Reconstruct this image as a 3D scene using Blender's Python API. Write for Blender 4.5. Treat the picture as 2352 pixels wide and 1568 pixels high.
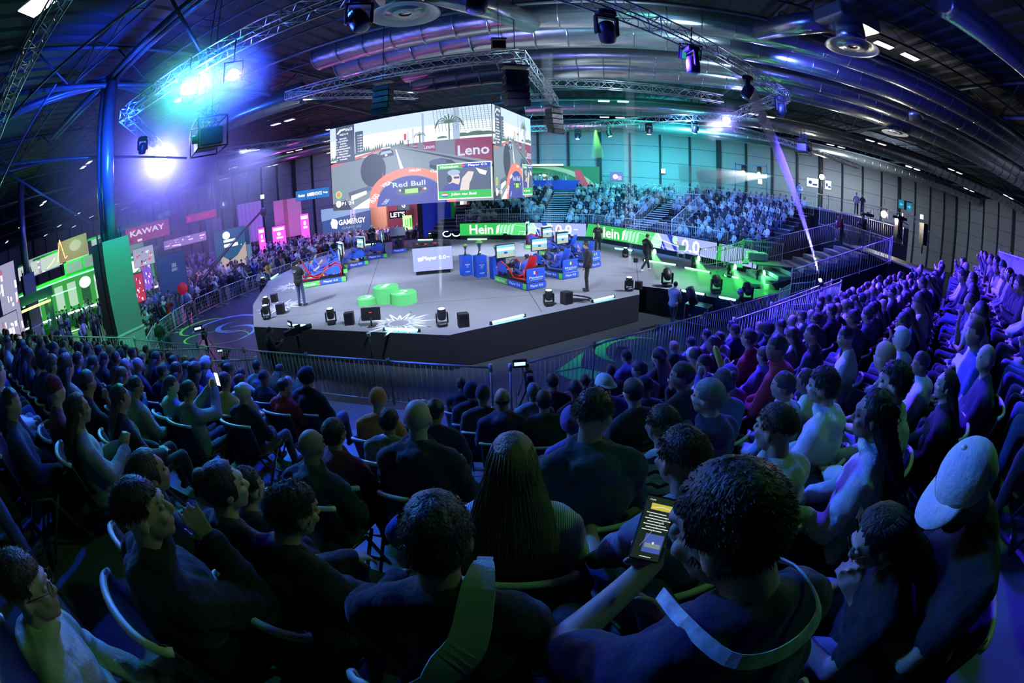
import bpy, math, random, bmesh
from mathutils import Vector, Matrix, noise, Quaternion
from math import sin, cos, pi, radians as R, atan2, hypot, sqrt
for o in list(bpy.data.objects): bpy.data.objects.remove(o)
SC = bpy.context.scene; COL = SC.collection
random.seed(7)

# ---------------------------------------------------------------- camera: 15 mm class full-frame fisheye on the back rows of the near stand
EYE = Vector((0, 0, 5.2))
a_, b_ = R(-20.05), R(-1.62)
up = Vector((sin(b_)*cos(a_), cos(b_)*cos(a_), -sin(a_)))
fw = Vector((0, 0, -1)); fw = (fw-up*fw.dot(up)).normalized(); rt = fw.cross(up)
cam = bpy.data.cameras.new('camera'); co = bpy.data.objects.new('camera', cam); COL.objects.link(co)
co.matrix_world = Matrix.Translation(EYE) @ Matrix((rt, fw, up)).to_4x4()
cam.type = 'PANO'; cam.sensor_width = 36; cam.sensor_fit = 'HORIZONTAL'; cam.clip_start = .02; cam.clip_end = 500
for holder in (cam, getattr(cam, 'cycles', None)):
    try:
        holder.panorama_type = 'FISHEYE_EQUISOLID'; holder.fisheye_lens = 1018.5/2352*36; holder.fisheye_fov = R(200)
    except Exception: pass
SC.camera = co
SC.view_settings.view_transform = 'Standard'; SC.view_settings.look = 'None'
SC.view_settings.exposure = 0.0; SC.view_settings.gamma = 1; SC.view_settings.use_curve_mapping = False
cy = SC.cycles
cy.use_light_tree = False; cy.max_bounces = 3; cy.diffuse_bounces = 1; cy.glossy_bounces = 2; cy.light_sampling_threshold = .04; cy.volume_max_steps = 24; cy.volume_step_rate = 3; cy.transparent_max_bounces = 8; cy.volume_bounces = 0
cy.use_adaptive_sampling = True; cy.adaptive_threshold = .08; cy.use_denoising = True; cy.sample_clamp_indirect = 3; cy.caustics_reflective = False; cy.caustics_refractive = False
w = bpy.data.worlds.new('world'); SC.world = w; w.use_nodes = True
w.node_tree.nodes['Background'].inputs[0].default_value = (.004, .012, .05, 1); w.node_tree.nodes['Background'].inputs[1].default_value = .12

LN = [0]
def light(kind, loc, to, col, watt, size=.3, ang=60, blend=.4, name='stage_light', spread=None, vol=1.0):
    d = bpy.data.lights.new(name, kind); d.color = col; d.energy = watt
    if kind == 'SPOT': d.spot_size = R(ang); d.spot_blend = blend; d.shadow_soft_size = size
    elif kind == 'AREA': d.shape = 'DISK'; d.size = size; 
    else: d.shadow_soft_size = size
    if kind == 'AREA' and spread: d.spread = R(spread)
    try: d.cycles.volume_factor = vol
    except Exception: pass
    d.volume_factor = vol
    o = bpy.data.objects.new(name, d); COL.objects.link(o); o.location = loc
    if to is not None: o.rotation_euler = (Vector(to)-Vector(loc)).to_track_quat('-Z', 'Y').to_euler()
    return o
WHT = (.68, .76, 1.0); BLU = (.05, .08, 1.0); CYA = (.05, .5, 1.0); GRN = (.02, 1.0, .25); VIO = (.35, .12, 1.0)
# key lights hung on the octagon truss, washing the stage
for p, t in (((-11.5, 10.8, 9.4), (-6, 21, 1)), ((11.5, 16, 9.4), (1, 21, 1)), ((12, 22.5, 9.4), (-3, 24, 1)), ((-7.8, 16.2, 9.6), (-8, 26, 1)), ((-1, 8.9, 9.4), (-2, 18, 1)), ((0, 28, 9.8), (-1.5, 27, 1))):
    light('SPOT', p, t, WHT, 6800, .22, 74, .7, vol=0)
# blue wash over the near and right-hand stands
light('SPOT', (-8.2, 9.6, 9.3), (6, 3, 3.0), (.02, .04, 1), 25000, .25, 100, .6, vol=0)
light('SPOT', (4, 12.0, 9.3), (9, 4.5, 3.0), (.05, .02, 1), 30000, .25, 90, .6, vol=0)
light('SPOT', (11.2, 15.3, 9.3), (13, 8, 3.0), (.07, .03, 1), 32000, .25, 95, .6, vol=0)
light('SPOT', (-3, 8.3, 9.3), (-3.5, 1.5, 3.5), (.01, .06, 1), 8500, .2, 90, .7, vol=0)
# green wash from the left truss
light('SPOT', (-10.6, 11.9, 9.2), (-5, 2.5, 3.2), (.01, .6, .5), 1500, .25, 75, .6, vol=0)
light('SPOT', (-11.8, 10.9, 9.2), (-16, 12.5, 2.0), (.02, 1, .45), 2600, .25, 60, .6, vol=0)
light('SPOT', (5.5, 2.5, 9.6), (0, .8, 3.8), (.2, .9, .2), 200, .2, 60, .7, vol=0)
# far stands: blue and turquoise wash
light('SPOT', (1.5, 25, 9.6), (2, 42, 3), (.03, .35, .9), 9000, .3, 90, .6, vol=0)
light('SPOT', (9, 23, 9.6), (15, 31, 3), (.10, .32, 1), 9000, .3, 95, .6, vol=0)
light('SPOT', (14, 19, 9.6), (20, 24, 3), (.10, .10, 1), 4000, .3, 85, .6, vol=0)
light('SPOT', (8, 19, 8), (8, 36, 4), (.6, .8, 1), 2500, .3, 60, .8, vol=0)
light('SPOT', (-7.5, 9.4, 9.1), (-2.4, 1.6, 3.2), (.02, 1, .2), 1500, .05, 12, .3, vol=0)
light('SPOT', (-7.0, 9.2, 9.1), (-2.2, 3.4, 2.4), (.05, .1, 1), 1500, .05, 14, .3, vol=0)
# ---------------------------------------------------------------- helpers
def put(o, label=None, cat=None, group=None, kind=None):
    if label: o['label'] = label
    if cat: o['category'] = cat
    if group: o['group'] = group
    if kind: o['kind'] = kind
    return o
MATS = {}
def nt(m): return m.node_tree.nodes, m.node_tree.links
def mat(name, col=(.5, .5, .5), rough=.6, metal=0, emit=None, es=1, bump=0, bscale=60, var=0, vscale=4, stretch=None, spec=.5, alpha=1, sheen=0):
    if name in MATS: return MATS[name]
    m = bpy.data.materials.new(name); m.use_nodes = True; N, L = nt(m); b = N['Principled BSDF']
    b.inputs['Base Color'].default_value = (*col, 1); b.inputs['Roughness'].default_value = rough; b.inputs['Metallic'].default_value = metal
    b.inputs['Specular IOR Level'].default_value = spec
    if emit: b.inputs['Emission Color'].default_value = (*emit, 1); b.inputs['Emission Strength'].default_value = es
    if alpha < 1: b.inputs['Alpha'].default_value = alpha
    if sheen: b.inputs['Sheen Weight'].default_value = sheen
    if bump or var:
        tc = N.new('ShaderNodeTexCoord'); src = tc.outputs['Object']
        if stretch:
            mp = N.new('ShaderNodeMapping'); mp.inputs['Scale'].default_value = stretch; L.new(src, mp.inputs['Vector']); src = mp.outputs['Vector']
    if bump:
        n = N.new('ShaderNodeTexNoise'); n.inputs['Scale'].default_value = bscale; n.inputs['Detail'].default_value = 3; L.new(src, n.inputs['Vector'])
        bp = N.new('ShaderNodeBump'); bp.inputs['Strength'].default_value = bump; bp.inputs['Distance'].default_value = .01
        L.new(n.outputs['Fac'], bp.inputs['Height']); L.new(bp.outputs['Normal'], b.inputs['Normal'])
    if var:
        n = N.new('ShaderNodeTexNoise'); n.inputs['Scale'].default_value = vscale; n.inputs['Detail'].default_value = 4; L.new(src, n.inputs['Vector'])
        mx = N.new('ShaderNodeMix'); mx.data_type = 'RGBA'; mx.inputs[6].default_value = (*[c*(1-var) for c in col], 1); mx.inputs[7].default_value = (*[min(1, c*(1+var)) for c in col], 1)
        L.new(n.outputs['Fac'], mx.inputs[0]); L.new(mx.outputs[2], b.inputs['Base Color'])
    if emit: m.cycles.emission_sampling = 'FRONT' if name.startswith('tube') else 'NONE'
    MATS[name] = m; return m
def glow(name, col=(1, 1, 1), s=1.0): return mat(name, (.02, .02, .02), .5, emit=col, es=s)
def objcol(name, rough=.85, bump=.5, bscale=25):
    m = mat(name, (.5, .5, .5), rough, bump=bump, bscale=bscale); N, L = nt(m)
    if 'oi' not in N:
        oi = N.new('ShaderNodeObjectInfo'); oi.name = 'oi'; L.new(oi.outputs['Color'], N['Principled BSDF'].inputs['Base Color'])
    return m

class MB:
    def __init__(s): s.v = []; s.f = []; s.m = []; s.sm = []
    def add(s, vs, fs, mi=0, sm=False, M=None):
        o = len(s.v)
        s.v += [tuple(M @ Vector(p)) for p in vs] if M is not None else [tuple(p) for p in vs]
        for f in fs: s.f.append(tuple(i+o for i in f)); s.m.append(mi); s.sm.append(sm)
        return s
    def box(s, c, sz, rz=0, mi=0, M=None, bev=0):
        x, y, z = sz[0]/2, sz[1]/2, sz[2]/2
        T = Matrix.Translation(c) @ Matrix.Rotation(rz, 4, 'Z')
        if M is not None: T = M @ T
        if bev:
            b = min(bev, x*.9, y*.9, z*.9); vs = []; 
            for zz, q in ((-z, b), (-z+b, 0), (z-b, 0), (z, b)):
                X, Y = x-q, y-q
                vs += [(-X+b, -Y, zz), (X-b, -Y, zz), (X, -Y+b, zz), (X, Y-b, zz), (X-b, Y, zz), (-X+b, Y, zz), (-X, Y-b, zz), (-X, -Y+b, zz)]
            fs = [tuple(range(7, -1, -1)), tuple(range(24, 32))]
            for r in range(3):
                for i in range(8): fs.append((r*8+i, r*8+(i+1) % 8, r*8+8+(i+1) % 8, r*8+8+i))
            return s.add(vs, fs, mi, False, T)
        vs = [(i*x, j*y, k*z) for k in (-1, 1) for j in (-1, 1) for i in (-1, 1)]
        return s.add(vs, [(0, 2, 3, 1), (4, 5, 7, 6), (0, 1, 5, 4), (2, 6, 7, 3), (0, 4, 6, 2), (1, 3, 7, 5)], mi, False, T)
    def loft(s, rings, mi=0, sm=True, caps=True, close=True, M=None):
        n = len(rings[0]); vs = [p for r in rings for p in r]; fs = []
        for j in range(len(rings)-1):
            for i in range(n if close else n-1): fs.append((j*n+i, j*n+(i+1) % n, (j+1)*n+(i+1) % n, (j+1)*n+i))
        if caps: fs += [tuple(range(n-1, -1, -1)), tuple(range((len(rings)-1)*n, len(rings)*n))]
        return s.add(vs, fs, mi, sm, M)
    def path(s, pts, r, n=6, mi=0, caps=True, sm=True, M=None):
        pts = [Vector(p) for p in pts]; rr = r if isinstance(r, (list, tuple)) else [r]*len(pts); rings = []
        u = None
        for i, p in enumerate(pts):
            d = (pts[min(i+1, len(pts)-1)]-pts[max(i-1, 0)])
            d = d.normalized() if d.length > 1e-9 else Vector((0, 0, 1))
            if u is None: u = d.cross(Vector((0, 0, 1)) if abs(d.z) < .9 else Vector((1, 0, 0))).normalized()
            else: u = (u-d*u.dot(d)).normalized()
            w_ = d.cross(u)
            rings.append([p+(u*cos(2*pi*k/n)+w_*sin(2*pi*k/n))*rr[i] for k in range(n)])
        return s.loft(rings, mi, sm, caps, True, M)
    def tube(s, a, b, r, r2=None, n=6, mi=0, M=None, sm=True): return s.path([a, b], [r, r if r2 is None else r2], n, mi, True, sm, M)
    def ell(s, c, rad, nu=10, nv=7, mi=0, M=None, rot=None):
        T = Matrix.Translation(c)
        if rot is not None: T = T @ rot.to_4x4()
        if M is not None: T = M @ T
        vs = [(0, 0, -rad[2])]; fs = []
        for j in range(1, nv):
            t = -pi/2+pi*j/nv
            for i in range(nu): vs.append((rad[0]*cos(t)*cos(2*pi*i/nu), rad[1]*cos(t)*sin(2*pi*i/nu), rad[2]*sin(t)))
        vs.append((0, 0, rad[2])); e = len(vs)-1
        for i in range(nu):
            k = (i+1) % nu; fs.append((0, 1+k, 1+i)); fs.append((e, e-nu+i, e-nu+k))
            for j in range(nv-2): fs.append((1+j*nu+i, 1+j*nu+k, 1+(j+1)*nu+k, 1+(j+1)*nu+i))
        return s.add(vs, fs, mi, True, T)
    def cap(s, a, b, r0, r1, n=10, mi=0):
        a, b = Vector(a), Vector(b); d = (b-a).normalized() if (b-a).length > 1e-6 else Vector((0, 0, 1)); pts = []; rr = []
        for k in range(1, 4): t = k/3*pi/2; pts.append(a-d*r0*cos(t)); rr.append(max(r0*sin(t), 1e-3))
        for k in range(0, 3): t = pi/2-k/3*pi/2; pts.append(b+d*r1*cos(t)); rr.append(max(r1*sin(t), 1e-3))
        return s.path(pts, rr, n, mi)
    def prism(s, pts, z0, z1, mi=0, mt=None, M=None):
        n = len(pts); vs = [(x, y, z0) for x, y in pts]+[(x, y, z1) for x, y in pts]
        s.add(vs, [tuple(range(n-1, -1, -1))]+[(i, (i+1) % n, n+(i+1) % n, n+i) for i in range(n)], mi, False, M)
        return s.add([(x, y, z1) for x, y in pts], [tuple(range(n))], mi if mt is None else mt, False, M)
    def build(s, name, mats, parent=None, **kw):
        me = bpy.data.meshes.new(name); me.from_pydata(s.v, [], s.f)
        for m in (mats if isinstance(mats, (list, tuple)) else [mats]): me.materials.append(m)
        me.polygons.foreach_set('material_index', s.m); me.polygons.foreach_set('use_smooth', s.sm); me.update()
        return link(name, me, parent, **kw)
def build_each(s, name, mats, parent=None, **kw):
    """one object per far-apart piece"""
    par = list(range(len(s.v)))
    def fd(i):
        while par[i] != i: par[i] = par[par[i]]; i = par[i]
        return i
    for f in s.f:
        for q in f[1:]: par[fd(q)] = fd(f[0])
    gr = {}
    for i in range(len(s.v)): gr.setdefault(fd(i), []).append(i)
    cl = [[set(g), [min(s.v[i][a] for i in g)-.03 for a in range(3)], [max(s.v[i][a] for i in g)+.03 for a in range(3)]] for g in gr.values()]
    go = True
    while go:
        go = False
        for a in range(len(cl)):
            for b in range(a+1, len(cl)):
                if all(cl[a][1][q] <= cl[b][2][q] and cl[b][1][q] <= cl[a][2][q] for q in range(3)):
                    cl[a][0] |= cl[b][0]; cl[a][1] = [min(p, q) for p, q in zip(cl[a][1], cl[b][1])]; cl[a][2] = [max(p, q) for p, q in zip(cl[a][2], cl[b][2])]; cl.pop(b); go = True; break
            if go: break
    for g, _, _ in cl:
        ix = sorted(g); mp = {j: i for i, j in enumerate(ix)}; m = MB(); m.v = [s.v[i] for i in ix]
        for f, mi, sm in zip(s.f, s.m, s.sm):
            if f[0] in g: m.f.append(tuple(mp[i] for i in f)); m.m.append(mi); m.sm.append(sm)
        m.build(name, mats, parent, **kw)
MB.build_each = build_each
def link(name, me, parent=None, loc=None, rz=None, label=None, cat=None, group=None, kind=None, color=None):
    o = bpy.data.objects.new(name, me); COL.objects.link(o)
    if parent: o.parent = parent
    if loc is not None: o.location = loc
    if rz is not None: o.rotation_euler = (0, 0, rz)
    if color: o.color = (*color, 1)
    return put(o, label, cat, group, kind)
def thing(name, loc, rz, label, cat, group=None, sc=None):
    o = bpy.data.objects.new(name, None); COL.objects.link(o); o.location = loc; o.rotation_euler = (0, 0, rz); o.empty_display_size = .2
    if sc: o.scale = sc
    return put(o, label, cat, group)
def copy_tree(root, loc, rz, label, group=None, color=None, sc=None):
    r = root.copy(); COL.objects.link(r); r.location = loc; r.rotation_euler = (0, 0, rz); r['label'] = label
    if group: r['group'] = group
    if sc: r.scale = sc
    if color: r.color = (*color, 1)
    def rec(a, b):
        for ch in list(a.children):
            c = ch.copy(); COL.objects.link(c); c.parent = b; rec(ch, c)
    rec(root, r); return r
_txt = {}; TS = bpy.data.scenes.new('workbench')
def text_mesh(body, bold=True):
    key = body
    if key in _txt: return _txt[key]
    c = bpy.data.curves.new('t', 'FONT'); c.body = body; c.size = 1; c.resolution_u = 2; c.align_x = 'CENTER'; c.align_y = 'CENTER'
    c.offset = .02
    o = bpy.data.objects.new('t', c); TS.collection.objects.link(o); TS.view_layers[0].update(); dg = TS.view_layers[0].depsgraph
    me = bpy.data.meshes.new_from_object(o.evaluated_get(dg))
    vs = [v.co.copy() for v in me.vertices]; fs = [tuple(p.vertices) for p in me.polygons]
    bpy.data.objects.remove(o); bpy.data.curves.remove(c); bpy.data.meshes.remove(me)
    if vs:
        xs = [v.x for v in vs]; ys = [v.y for v in vs]; cx = (max(xs)+min(xs))/2; cyy = (max(ys)+min(ys))/2
        W, Hh = max(xs)-min(xs), max(ys)-min(ys)
        vs = [((v.x-cx)/W, (v.y-cyy)/Hh) for v in vs]
    _txt[key] = (vs, fs); return _txt[key]
class Flat:
    """2-D picture laid on a real flat panel: f(x, y, layer) gives the 3-D point."""
    def __init__(s, mb, f): s.mb = mb; s.f = f
    def poly(s, pts, mi, lay=1): s.mb.add([s.f(x, y, lay) for x, y in pts], [tuple(range(len(pts)))], mi); return s
    def rect(s, x0, y0, x1, y1, mi, lay=1, n=1):
        for k in range(n):
            a, b = x0+(x1-x0)*k/n, x0+(x1-x0)*(k+1)/n; s.poly([(a, y0), (b, y0), (b, y1), (a, y1)], mi, lay)
        return s
    def disc(s, cx, cy_, rx, ry, mi, lay=1, a0=0, a1=2*pi, n=24):
        p = [(cx+rx*cos(a0+(a1-a0)*i/n), cy_+ry*sin(a0+(a1-a0)*i/n)) for i in range(n if a1-a0 > 6.2 else n+1)]; return s.poly(p, mi, lay)
    def line(s, pts, wd, mi, lay=1):
        for (x0, y0), (x1, y1) in zip(pts, pts[1:]):
            d = hypot(x1-x0, y1-y0) or 1; nx, ny = -(y1-y0)/d*wd/2, (x1-x0)/d*wd/2
            s.poly([(x0-nx, y0-ny), (x1-nx, y1-ny), (x1+nx, y1+ny), (x0+nx, y0+ny)], mi, lay)
        return s
    def text(s, body, cx, cy_, wd, ht, mi, lay=2, rot=0):
        vs, fs = text_mesh(body); c, q = cos(rot), sin(rot)
        s.mb.add([s.f(cx+(x*wd)*c-(y*ht)*q, cy_+(x*wd)*q+(y*ht)*c, lay) for x, y in vs], fs, mi); return s
    def star(s, cx, cy_, r, mi, lay=2, n=5, inner=.4, rot=pi/2):
        return s.poly([(cx+(r if i % 2 == 0 else r*inner)*cos(rot+pi*i/n), cy_+(r if i % 2 == 0 else r*inner)*sin(rot+pi*i/n)) for i in range(2*n)], mi, lay)
def plane_frame(o, x, y, n, eps=.004):
    o, x, y, n = Vector(o), Vector(x), Vector(y), Vector(n)
    return lambda u, v, l: tuple(o+x*u+y*v+n*(l*eps))
def along(a, b, t): return tuple(a[i]+(b[i]-a[i])*t for i in range(len(a)))
ORD = ['first', 'second', 'third', 'fourth', 'fifth', 'sixth', 'seventh', 'eighth', 'ninth', 'tenth', 'eleventh', 'twelfth']
# ---------------------------------------------------------------- the hall: floor, walls, roof (its grid is turned 12.5 degrees from the camera)
U = Vector((.976, -.217, 0)); V = Vector((.217, .976, 0))
def W(u, v, z=0): return tuple(U*u+V*v+Vector((0, 0, z)))
RU = atan2(U.y, U.x)
m_floor = mat('hall_floor', (.045, .055, .06), .42, var=.25, vscale=.4, spec=.4)
m_wall = mat('wall_panel', (.42, .43, .46), .7, var=.12, vscale=.3, bump=.1, bscale=3)
m_rib = mat('wall_rib', (.03, .035, .045), .6)
m_roof = mat('roof_deck', (.055, .06, .07), .6)
mb = MB(); mb.add([W(-100, -14), W(56, -14), W(56, 52.2), W(-100, 52.2)], [(0, 1, 2, 3)]); mb.build('floor', m_floor, kind='structure')
def wall(name, a, b, n, h=12.3, flip=1):
    mb = MB(); a, b = Vector(a), Vector(b); d = (b-a).normalized(); nn = Vector((-d.y, d.x, 0))*flip; L = (b-a).length
    c = (a+b)/2-nn*.15; ang = atan2(d.y, d.x)
    mb.box((c.x, c.y, h/2), (L, .3, h), ang, 0)
    for i in range(int(n)+1):
        p = a+d*(L*i/n)+nn*.09; wd = .55 if i % 4 == 0 else .26
        mb.box((p.x, p.y, h/2), (wd, .22 if i % 4 else .5, h), ang, 1)
    for z in (2.6, 4.6, 6.5, 8.4, 10.3): p = c+nn*.17; mb.box((p.x, p.y, z), (L, .03, .04), ang, 1)
    return mb.build(name, [m_wall, m_rib], kind='structure')
wall('wall_back', W(-100, 52), W(56, 52), 44, flip=-1)
wall('wall_right', W(56, 52), W(56, -14), 19, flip=-1)
wall('wall_left', W(-100, 52), W(-100, -14), 19)
# corrugated roof deck
mb = MB(); n = 312
for i in range(n):
    u0 = -100+156*i/n; u1 = u0+.5; z0, z1 = (14.2, 14.27) if i % 2 else (14.27, 14.2)
    mb.add([W(u0, -14, 14.2+(i % 2)*.09), W(u0+.36, -14, 14.2+(i % 2)*.09), W(u0+.36, 52, 14.2+(i % 2)*.09), W(u0, 52, 14.2+(i % 2)*.09)], [(0, 3, 2, 1)])
    mb.add([W(u0+.36, -14, 14.2+(i % 2)*.09), W(u1, -14, 14.29-(i % 2)*.09), W(u1, 52, 14.29-(i % 2)*.09), W(u0+.36, 52, 14.2+(i % 2)*.09)], [(0, 3, 2, 1)])
mb.build('ceiling', m_roof, kind='structure')
m_steel = mat('painted_roof_steel', (.14, .16, .19), .45, .3)
def warren(mb, a, b, zt, zb, n, r=.09, rb=.12):
    a, b = Vector(a), Vector(b)
    P = lambda t, z: Vector((a.x+(b.x-a.x)*t, a.y+(b.y-a.y)*t, z))
    mb.tube(P(0, zt), P(1, zt), r, n=5); mb.tube(P(0, zb), P(1, zb), rb, n=6)
    for i in range(n):
        mb.tube(P(i/n, zb), P((i+.5)/n, zt), r*.5, n=4); mb.tube(P((i+.5)/n, zt), P((i+1)/n, zb), r*.5, n=4)
for i, u in enumerate((-96, -83, -70, -57, -44, -31, -18, -5, 8, 21, 34, 47)):
    mb = MB(); warren(mb, W(u, -12), W(u, 51.5), 14.0, 12.2, 14, .1, .13)
    mb.build('trim_%d' % (i+1), m_steel, kind='structure')
for i, v in enumerate(range(-9, 52, 4)):
    mb = MB(); warren(mb, W(-99, v), W(55, v), 14.05, 13.2, 52, .045, .05)
    mb.build('trim_%d' % (i+20), m_steel, kind='structure')
# steel columns on panelled plinths
m_plinth = mat('grey_plinth_panel', (.22, .23, .25), .6, bump=.15, bscale=30)
m_band = mat('pale_band', (.6, .62, .62), .5); m_plinthlow = mat('lower_plinth_panel', (.34, .36, .36), .6)
m_colsteel = mat('column_steel', (.32, .36, .42), .3, .55)
def column(x, y, s, label, brace=False):
    t = thing('roof_column', (x, y, 0), RU, label, 'column', 'hall columns')
    mb = MB(); mb.box((0, 0, 3.65), (1.42*s, 1.42*s, 3.8)); mb.box((0, 0, .85), (1.46*s, 1.46*s, 1.7), mi=1); mb.box((.18*s, -.715*s, 2.78), (.04, .02, 5.5), mi=2); mb.build('plinth', [m_plinth, m_plinthlow, m_rib], t)
    MB().box((0, 0, 1.75), (1.52*s, 1.52*s, .09)).build('plinth_band', m_band, t)
    mb = MB()
    for dx in (-.27, .27): mb.tube((dx*s, 0, 5.5), (dx*s, 0, 12.3), .31*s, n=20)
    mb.tube((0, .12, 5.5), (0, .12, 12.3), .26*s, n=12); mb.build('shaft', m_colsteel, t)
    mb = MB()
    for k in range(15): a = 2*pi*k/15; mb.tube((.6*s*cos(a), .6*s*sin(a), 5.5), (.6*s*cos(a), .6*s*sin(a), 5.75+.12*(k % 3)), .03, n=5)
    mb.build('spikes', m_rib, t)
    return t
column(-15.95, 12.1, 1, 'large blue-lit steel column on a grey plinth left of the stage')
column(-33.2, 42.0, .95, 'slimmer steel column far back in the booth hall')
column(-33.6, 15.5, .8, 'steel column at the left edge beside the green bar')
m_girder = mat('girder_steel', (.2, .24, .3), .35, .5)
for i, (a, b) in enumerate((((-15.95, 12.1), (-7.6, 9.6)), ((-15.95, 12.1), (-26, 2)), ((-15.95, 12.1), (-24, 13.6)), ((-15.95, 12.1), (-20, 30)))):
    mb = MB(); A = Vector((*a, 12.45)); B = Vector((*b, 12.45)); d = (B-A).normalized(); q = Vector((-d.y, d.x, 0))*.17
    for sx in (-1, 1): mb.tube(A+q*sx, B+q*sx, .13, n=8)
    mb.box(((A+B)/2+Vector((0, 0, .2)))[:], ((B-A).length, .3, .14), atan2(d.y, d.x)); mb.build('trim_%d' % (40+i), m_girder, kind='structure')
for i, (a, b) in enumerate((((-19.5, 7.7, 11.9), (-9.5, 8.3, 12.4)), ((-24, 6, 11.5), (-15, 17, 8.6)), ((-26, 9, 9), (-15.5, 8.6, 12)), ((-9.2, 8.9, 12.4), (-8.6, 11.4, 9.6)), ((-25, 9, 12), (-23, 16, 7)), ((20, 13, 11.6), (26, 8, 12.3)))):
    MB().tube(a, b, .06, n=6).build('trim_%d' % (50+i), m_girder, kind='structure')
# spiral ducts
m_duct = mat('galvanised_duct', (.62, .66, .68), .24, .9, bump=.25, bscale=2.5, spec=.8)
def duct(u0, u1, v, z, r, label, seam=1.25, group='roof ducts', along_v=False):
    mb = MB(); pts = []; n = int((u1-u0)/seam)
    P = (lambda q: W(v, q, z)) if along_v else (lambda q: W(q, v, z))
    mb.path([P(u0-.05), P(u0)], [r*.55, r], 28); mb.tube(P(u0), P(u1), r, n=28)
    for k in range(n+1): q = u0+(u1-u0)*k/n; mb.tube(P(q-.02), P(q+.02), r*1.015, n=28)
    return mb.build('air_duct', m_duct, label=label, cat='duct', group=group)
duct(-11.5, 54, 15.5, 11.85, .62, 'large silver spiral duct nearest the stage seating, upper of the pair')
duct(-11.3, 54, 17.1, 11.75, .78, 'large silver spiral duct above the stage front, lower of the nearest pair')
duct(-10, 54, 21.2, 11.9, .62, 'silver spiral duct above the screen, upper of the second pair')
duct(-10, 54, 22.5, 11.6, .7, 'silver spiral duct above the screen, lower of the second pair')
duct(-6, 54, 34.5, 11.7, .75, 'green-lit silver duct high over the far stand')
duct(-60, -13, 34.5, 11.7, .75, 'blue-lit silver duct over the booth hall')
duct(-60, -16, 20, 11.8, .7, 'silver duct behind the large column')
duct(-70, -20, 42, 11.7, .7, 'farthest silver duct over the booth hall')
duct(-8, 54, 45, 11.6, .7, 'farthest silver duct before the back wall')
duct(10, 54, 8.5, 12.1, .6, 'silver duct at the upper right over the seated crowd')
for i, v in enumerate((14.4, 23.9, 33, 43)): MB().tube(W(-60 if i else -30, v, 11.9), W(54, v, 11.9), .07, n=6).build('cable_conduit', m_steel, label='thin grey conduit along the %s roof duct' % ('nearest', 'second', 'third', 'farthest')[i], cat='conduit')
def diffuser(x, y, z, tx, ty, label):
    t = thing('air_diffuser', (x, y, z), 0, label, 'air diffuser', 'round ceiling diffusers'); mb = MB()
    rs = [(.95, .03), (.97, 0), (.9, .02), (.62, .16), (.58, .06), (.4, .1), (.3, .02), (.17, .03)]
    mb.loft([[(r*cos(2*pi*i/28), r*sin(2*pi*i/28), h) for i in range(28)] for r, h in rs], caps=False); mb.build('louvre', mat('diffuser_white', (.75, .77, .78), .35, .3), t)
    mb = MB(); mb.tube((0, 0, .05), (0, 0, .75), .55, n=24); mb.box((0, 0, 1.0), (1.9, 1.5, .5), bev=.05); mb.build('neck', m_duct, t)
    mb = MB(); mb.tube((0, 0, 1.05), (tx-x, ty-y, 1.1), .42, n=20); mb.build('branch_duct', m_duct, t)
diffuser(-2.6, 11.4, 10.35, 1.0, 15.5, 'round silver air diffuser with a branch duct at the top centre')
diffuser(10.4, 9.9, 10.6, 9.0, 13.6, 'round white-ringed air diffuser hanging at the upper right')
diffuser(22.5, 18.2, 10.7, 22, 15.5, 'small round air diffuser below the ducts at the far right')
diffuser(31, 10.5, 10.8, 31, 8, 'round air diffuser close to the right wall')
# paired roof lamps
m_lampbody = mat('lamp_body', (.5, .52, .55), .5); m_lampglow = glow('lamp_white', (.95, .9, 1.0), 2.2); m_lampoff = mat('lamp_unlit', (.62, .68, .72), .4)
t0 = thing('roof_lamp', W(-14, 12.6, 11.3), RU, 'flat panel roof lamp over the left truss', 'ceiling lamp', 'flat roof lamps')
MB().box((0, 0, .05), (.85, .4, .08), bev=.02).build('housing', m_lampbody, t0); lp = MB().box((0, 0, 0), (.78, .34, .03)).build('diffuser_panel', m_lampglow, t0)
k = 0
for v in (12.6, 24.4, 31.5, 39, 47):
    for nu_, u in enumerate(range(-88, 54, 11 if v > 13 else 14)):
        for q in (0, 1.35):
            if (u, v, q) == (-88, 12.6, 0): continue
            k += 1
            copy_tree(t0, W(u+q, v, 11.5), RU, 'flat panel roof lamp, %s of a pair, %s from the left in the %s row' % ('left' if q == 0 else 'right', (ORD+['thirteenth', 'fourteenth', 'fifteenth'])[nu_], {12.6: 'nearest', 24.4: 'second', 31.5: 'third', 39: 'fourth', 47: 'farthest'}[v]), 'flat roof lamps')
t = thing('roof_lamp', (-9.6, 4.2, 11.5), .3, 'bright roof lamp beside the truss at the top left', 'ceiling lamp'); t.scale = (1.6, 2.2, 1)
MB().box((0, 0, .05), (.85, .4, .08), bev=.02).build('housing', m_lampbody, t); MB().box((0, 0, 0), (.78, .34, .03)).build('diffuser_panel', glow('lamp_hot', (1, .95, .9), 6), t)

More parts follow.
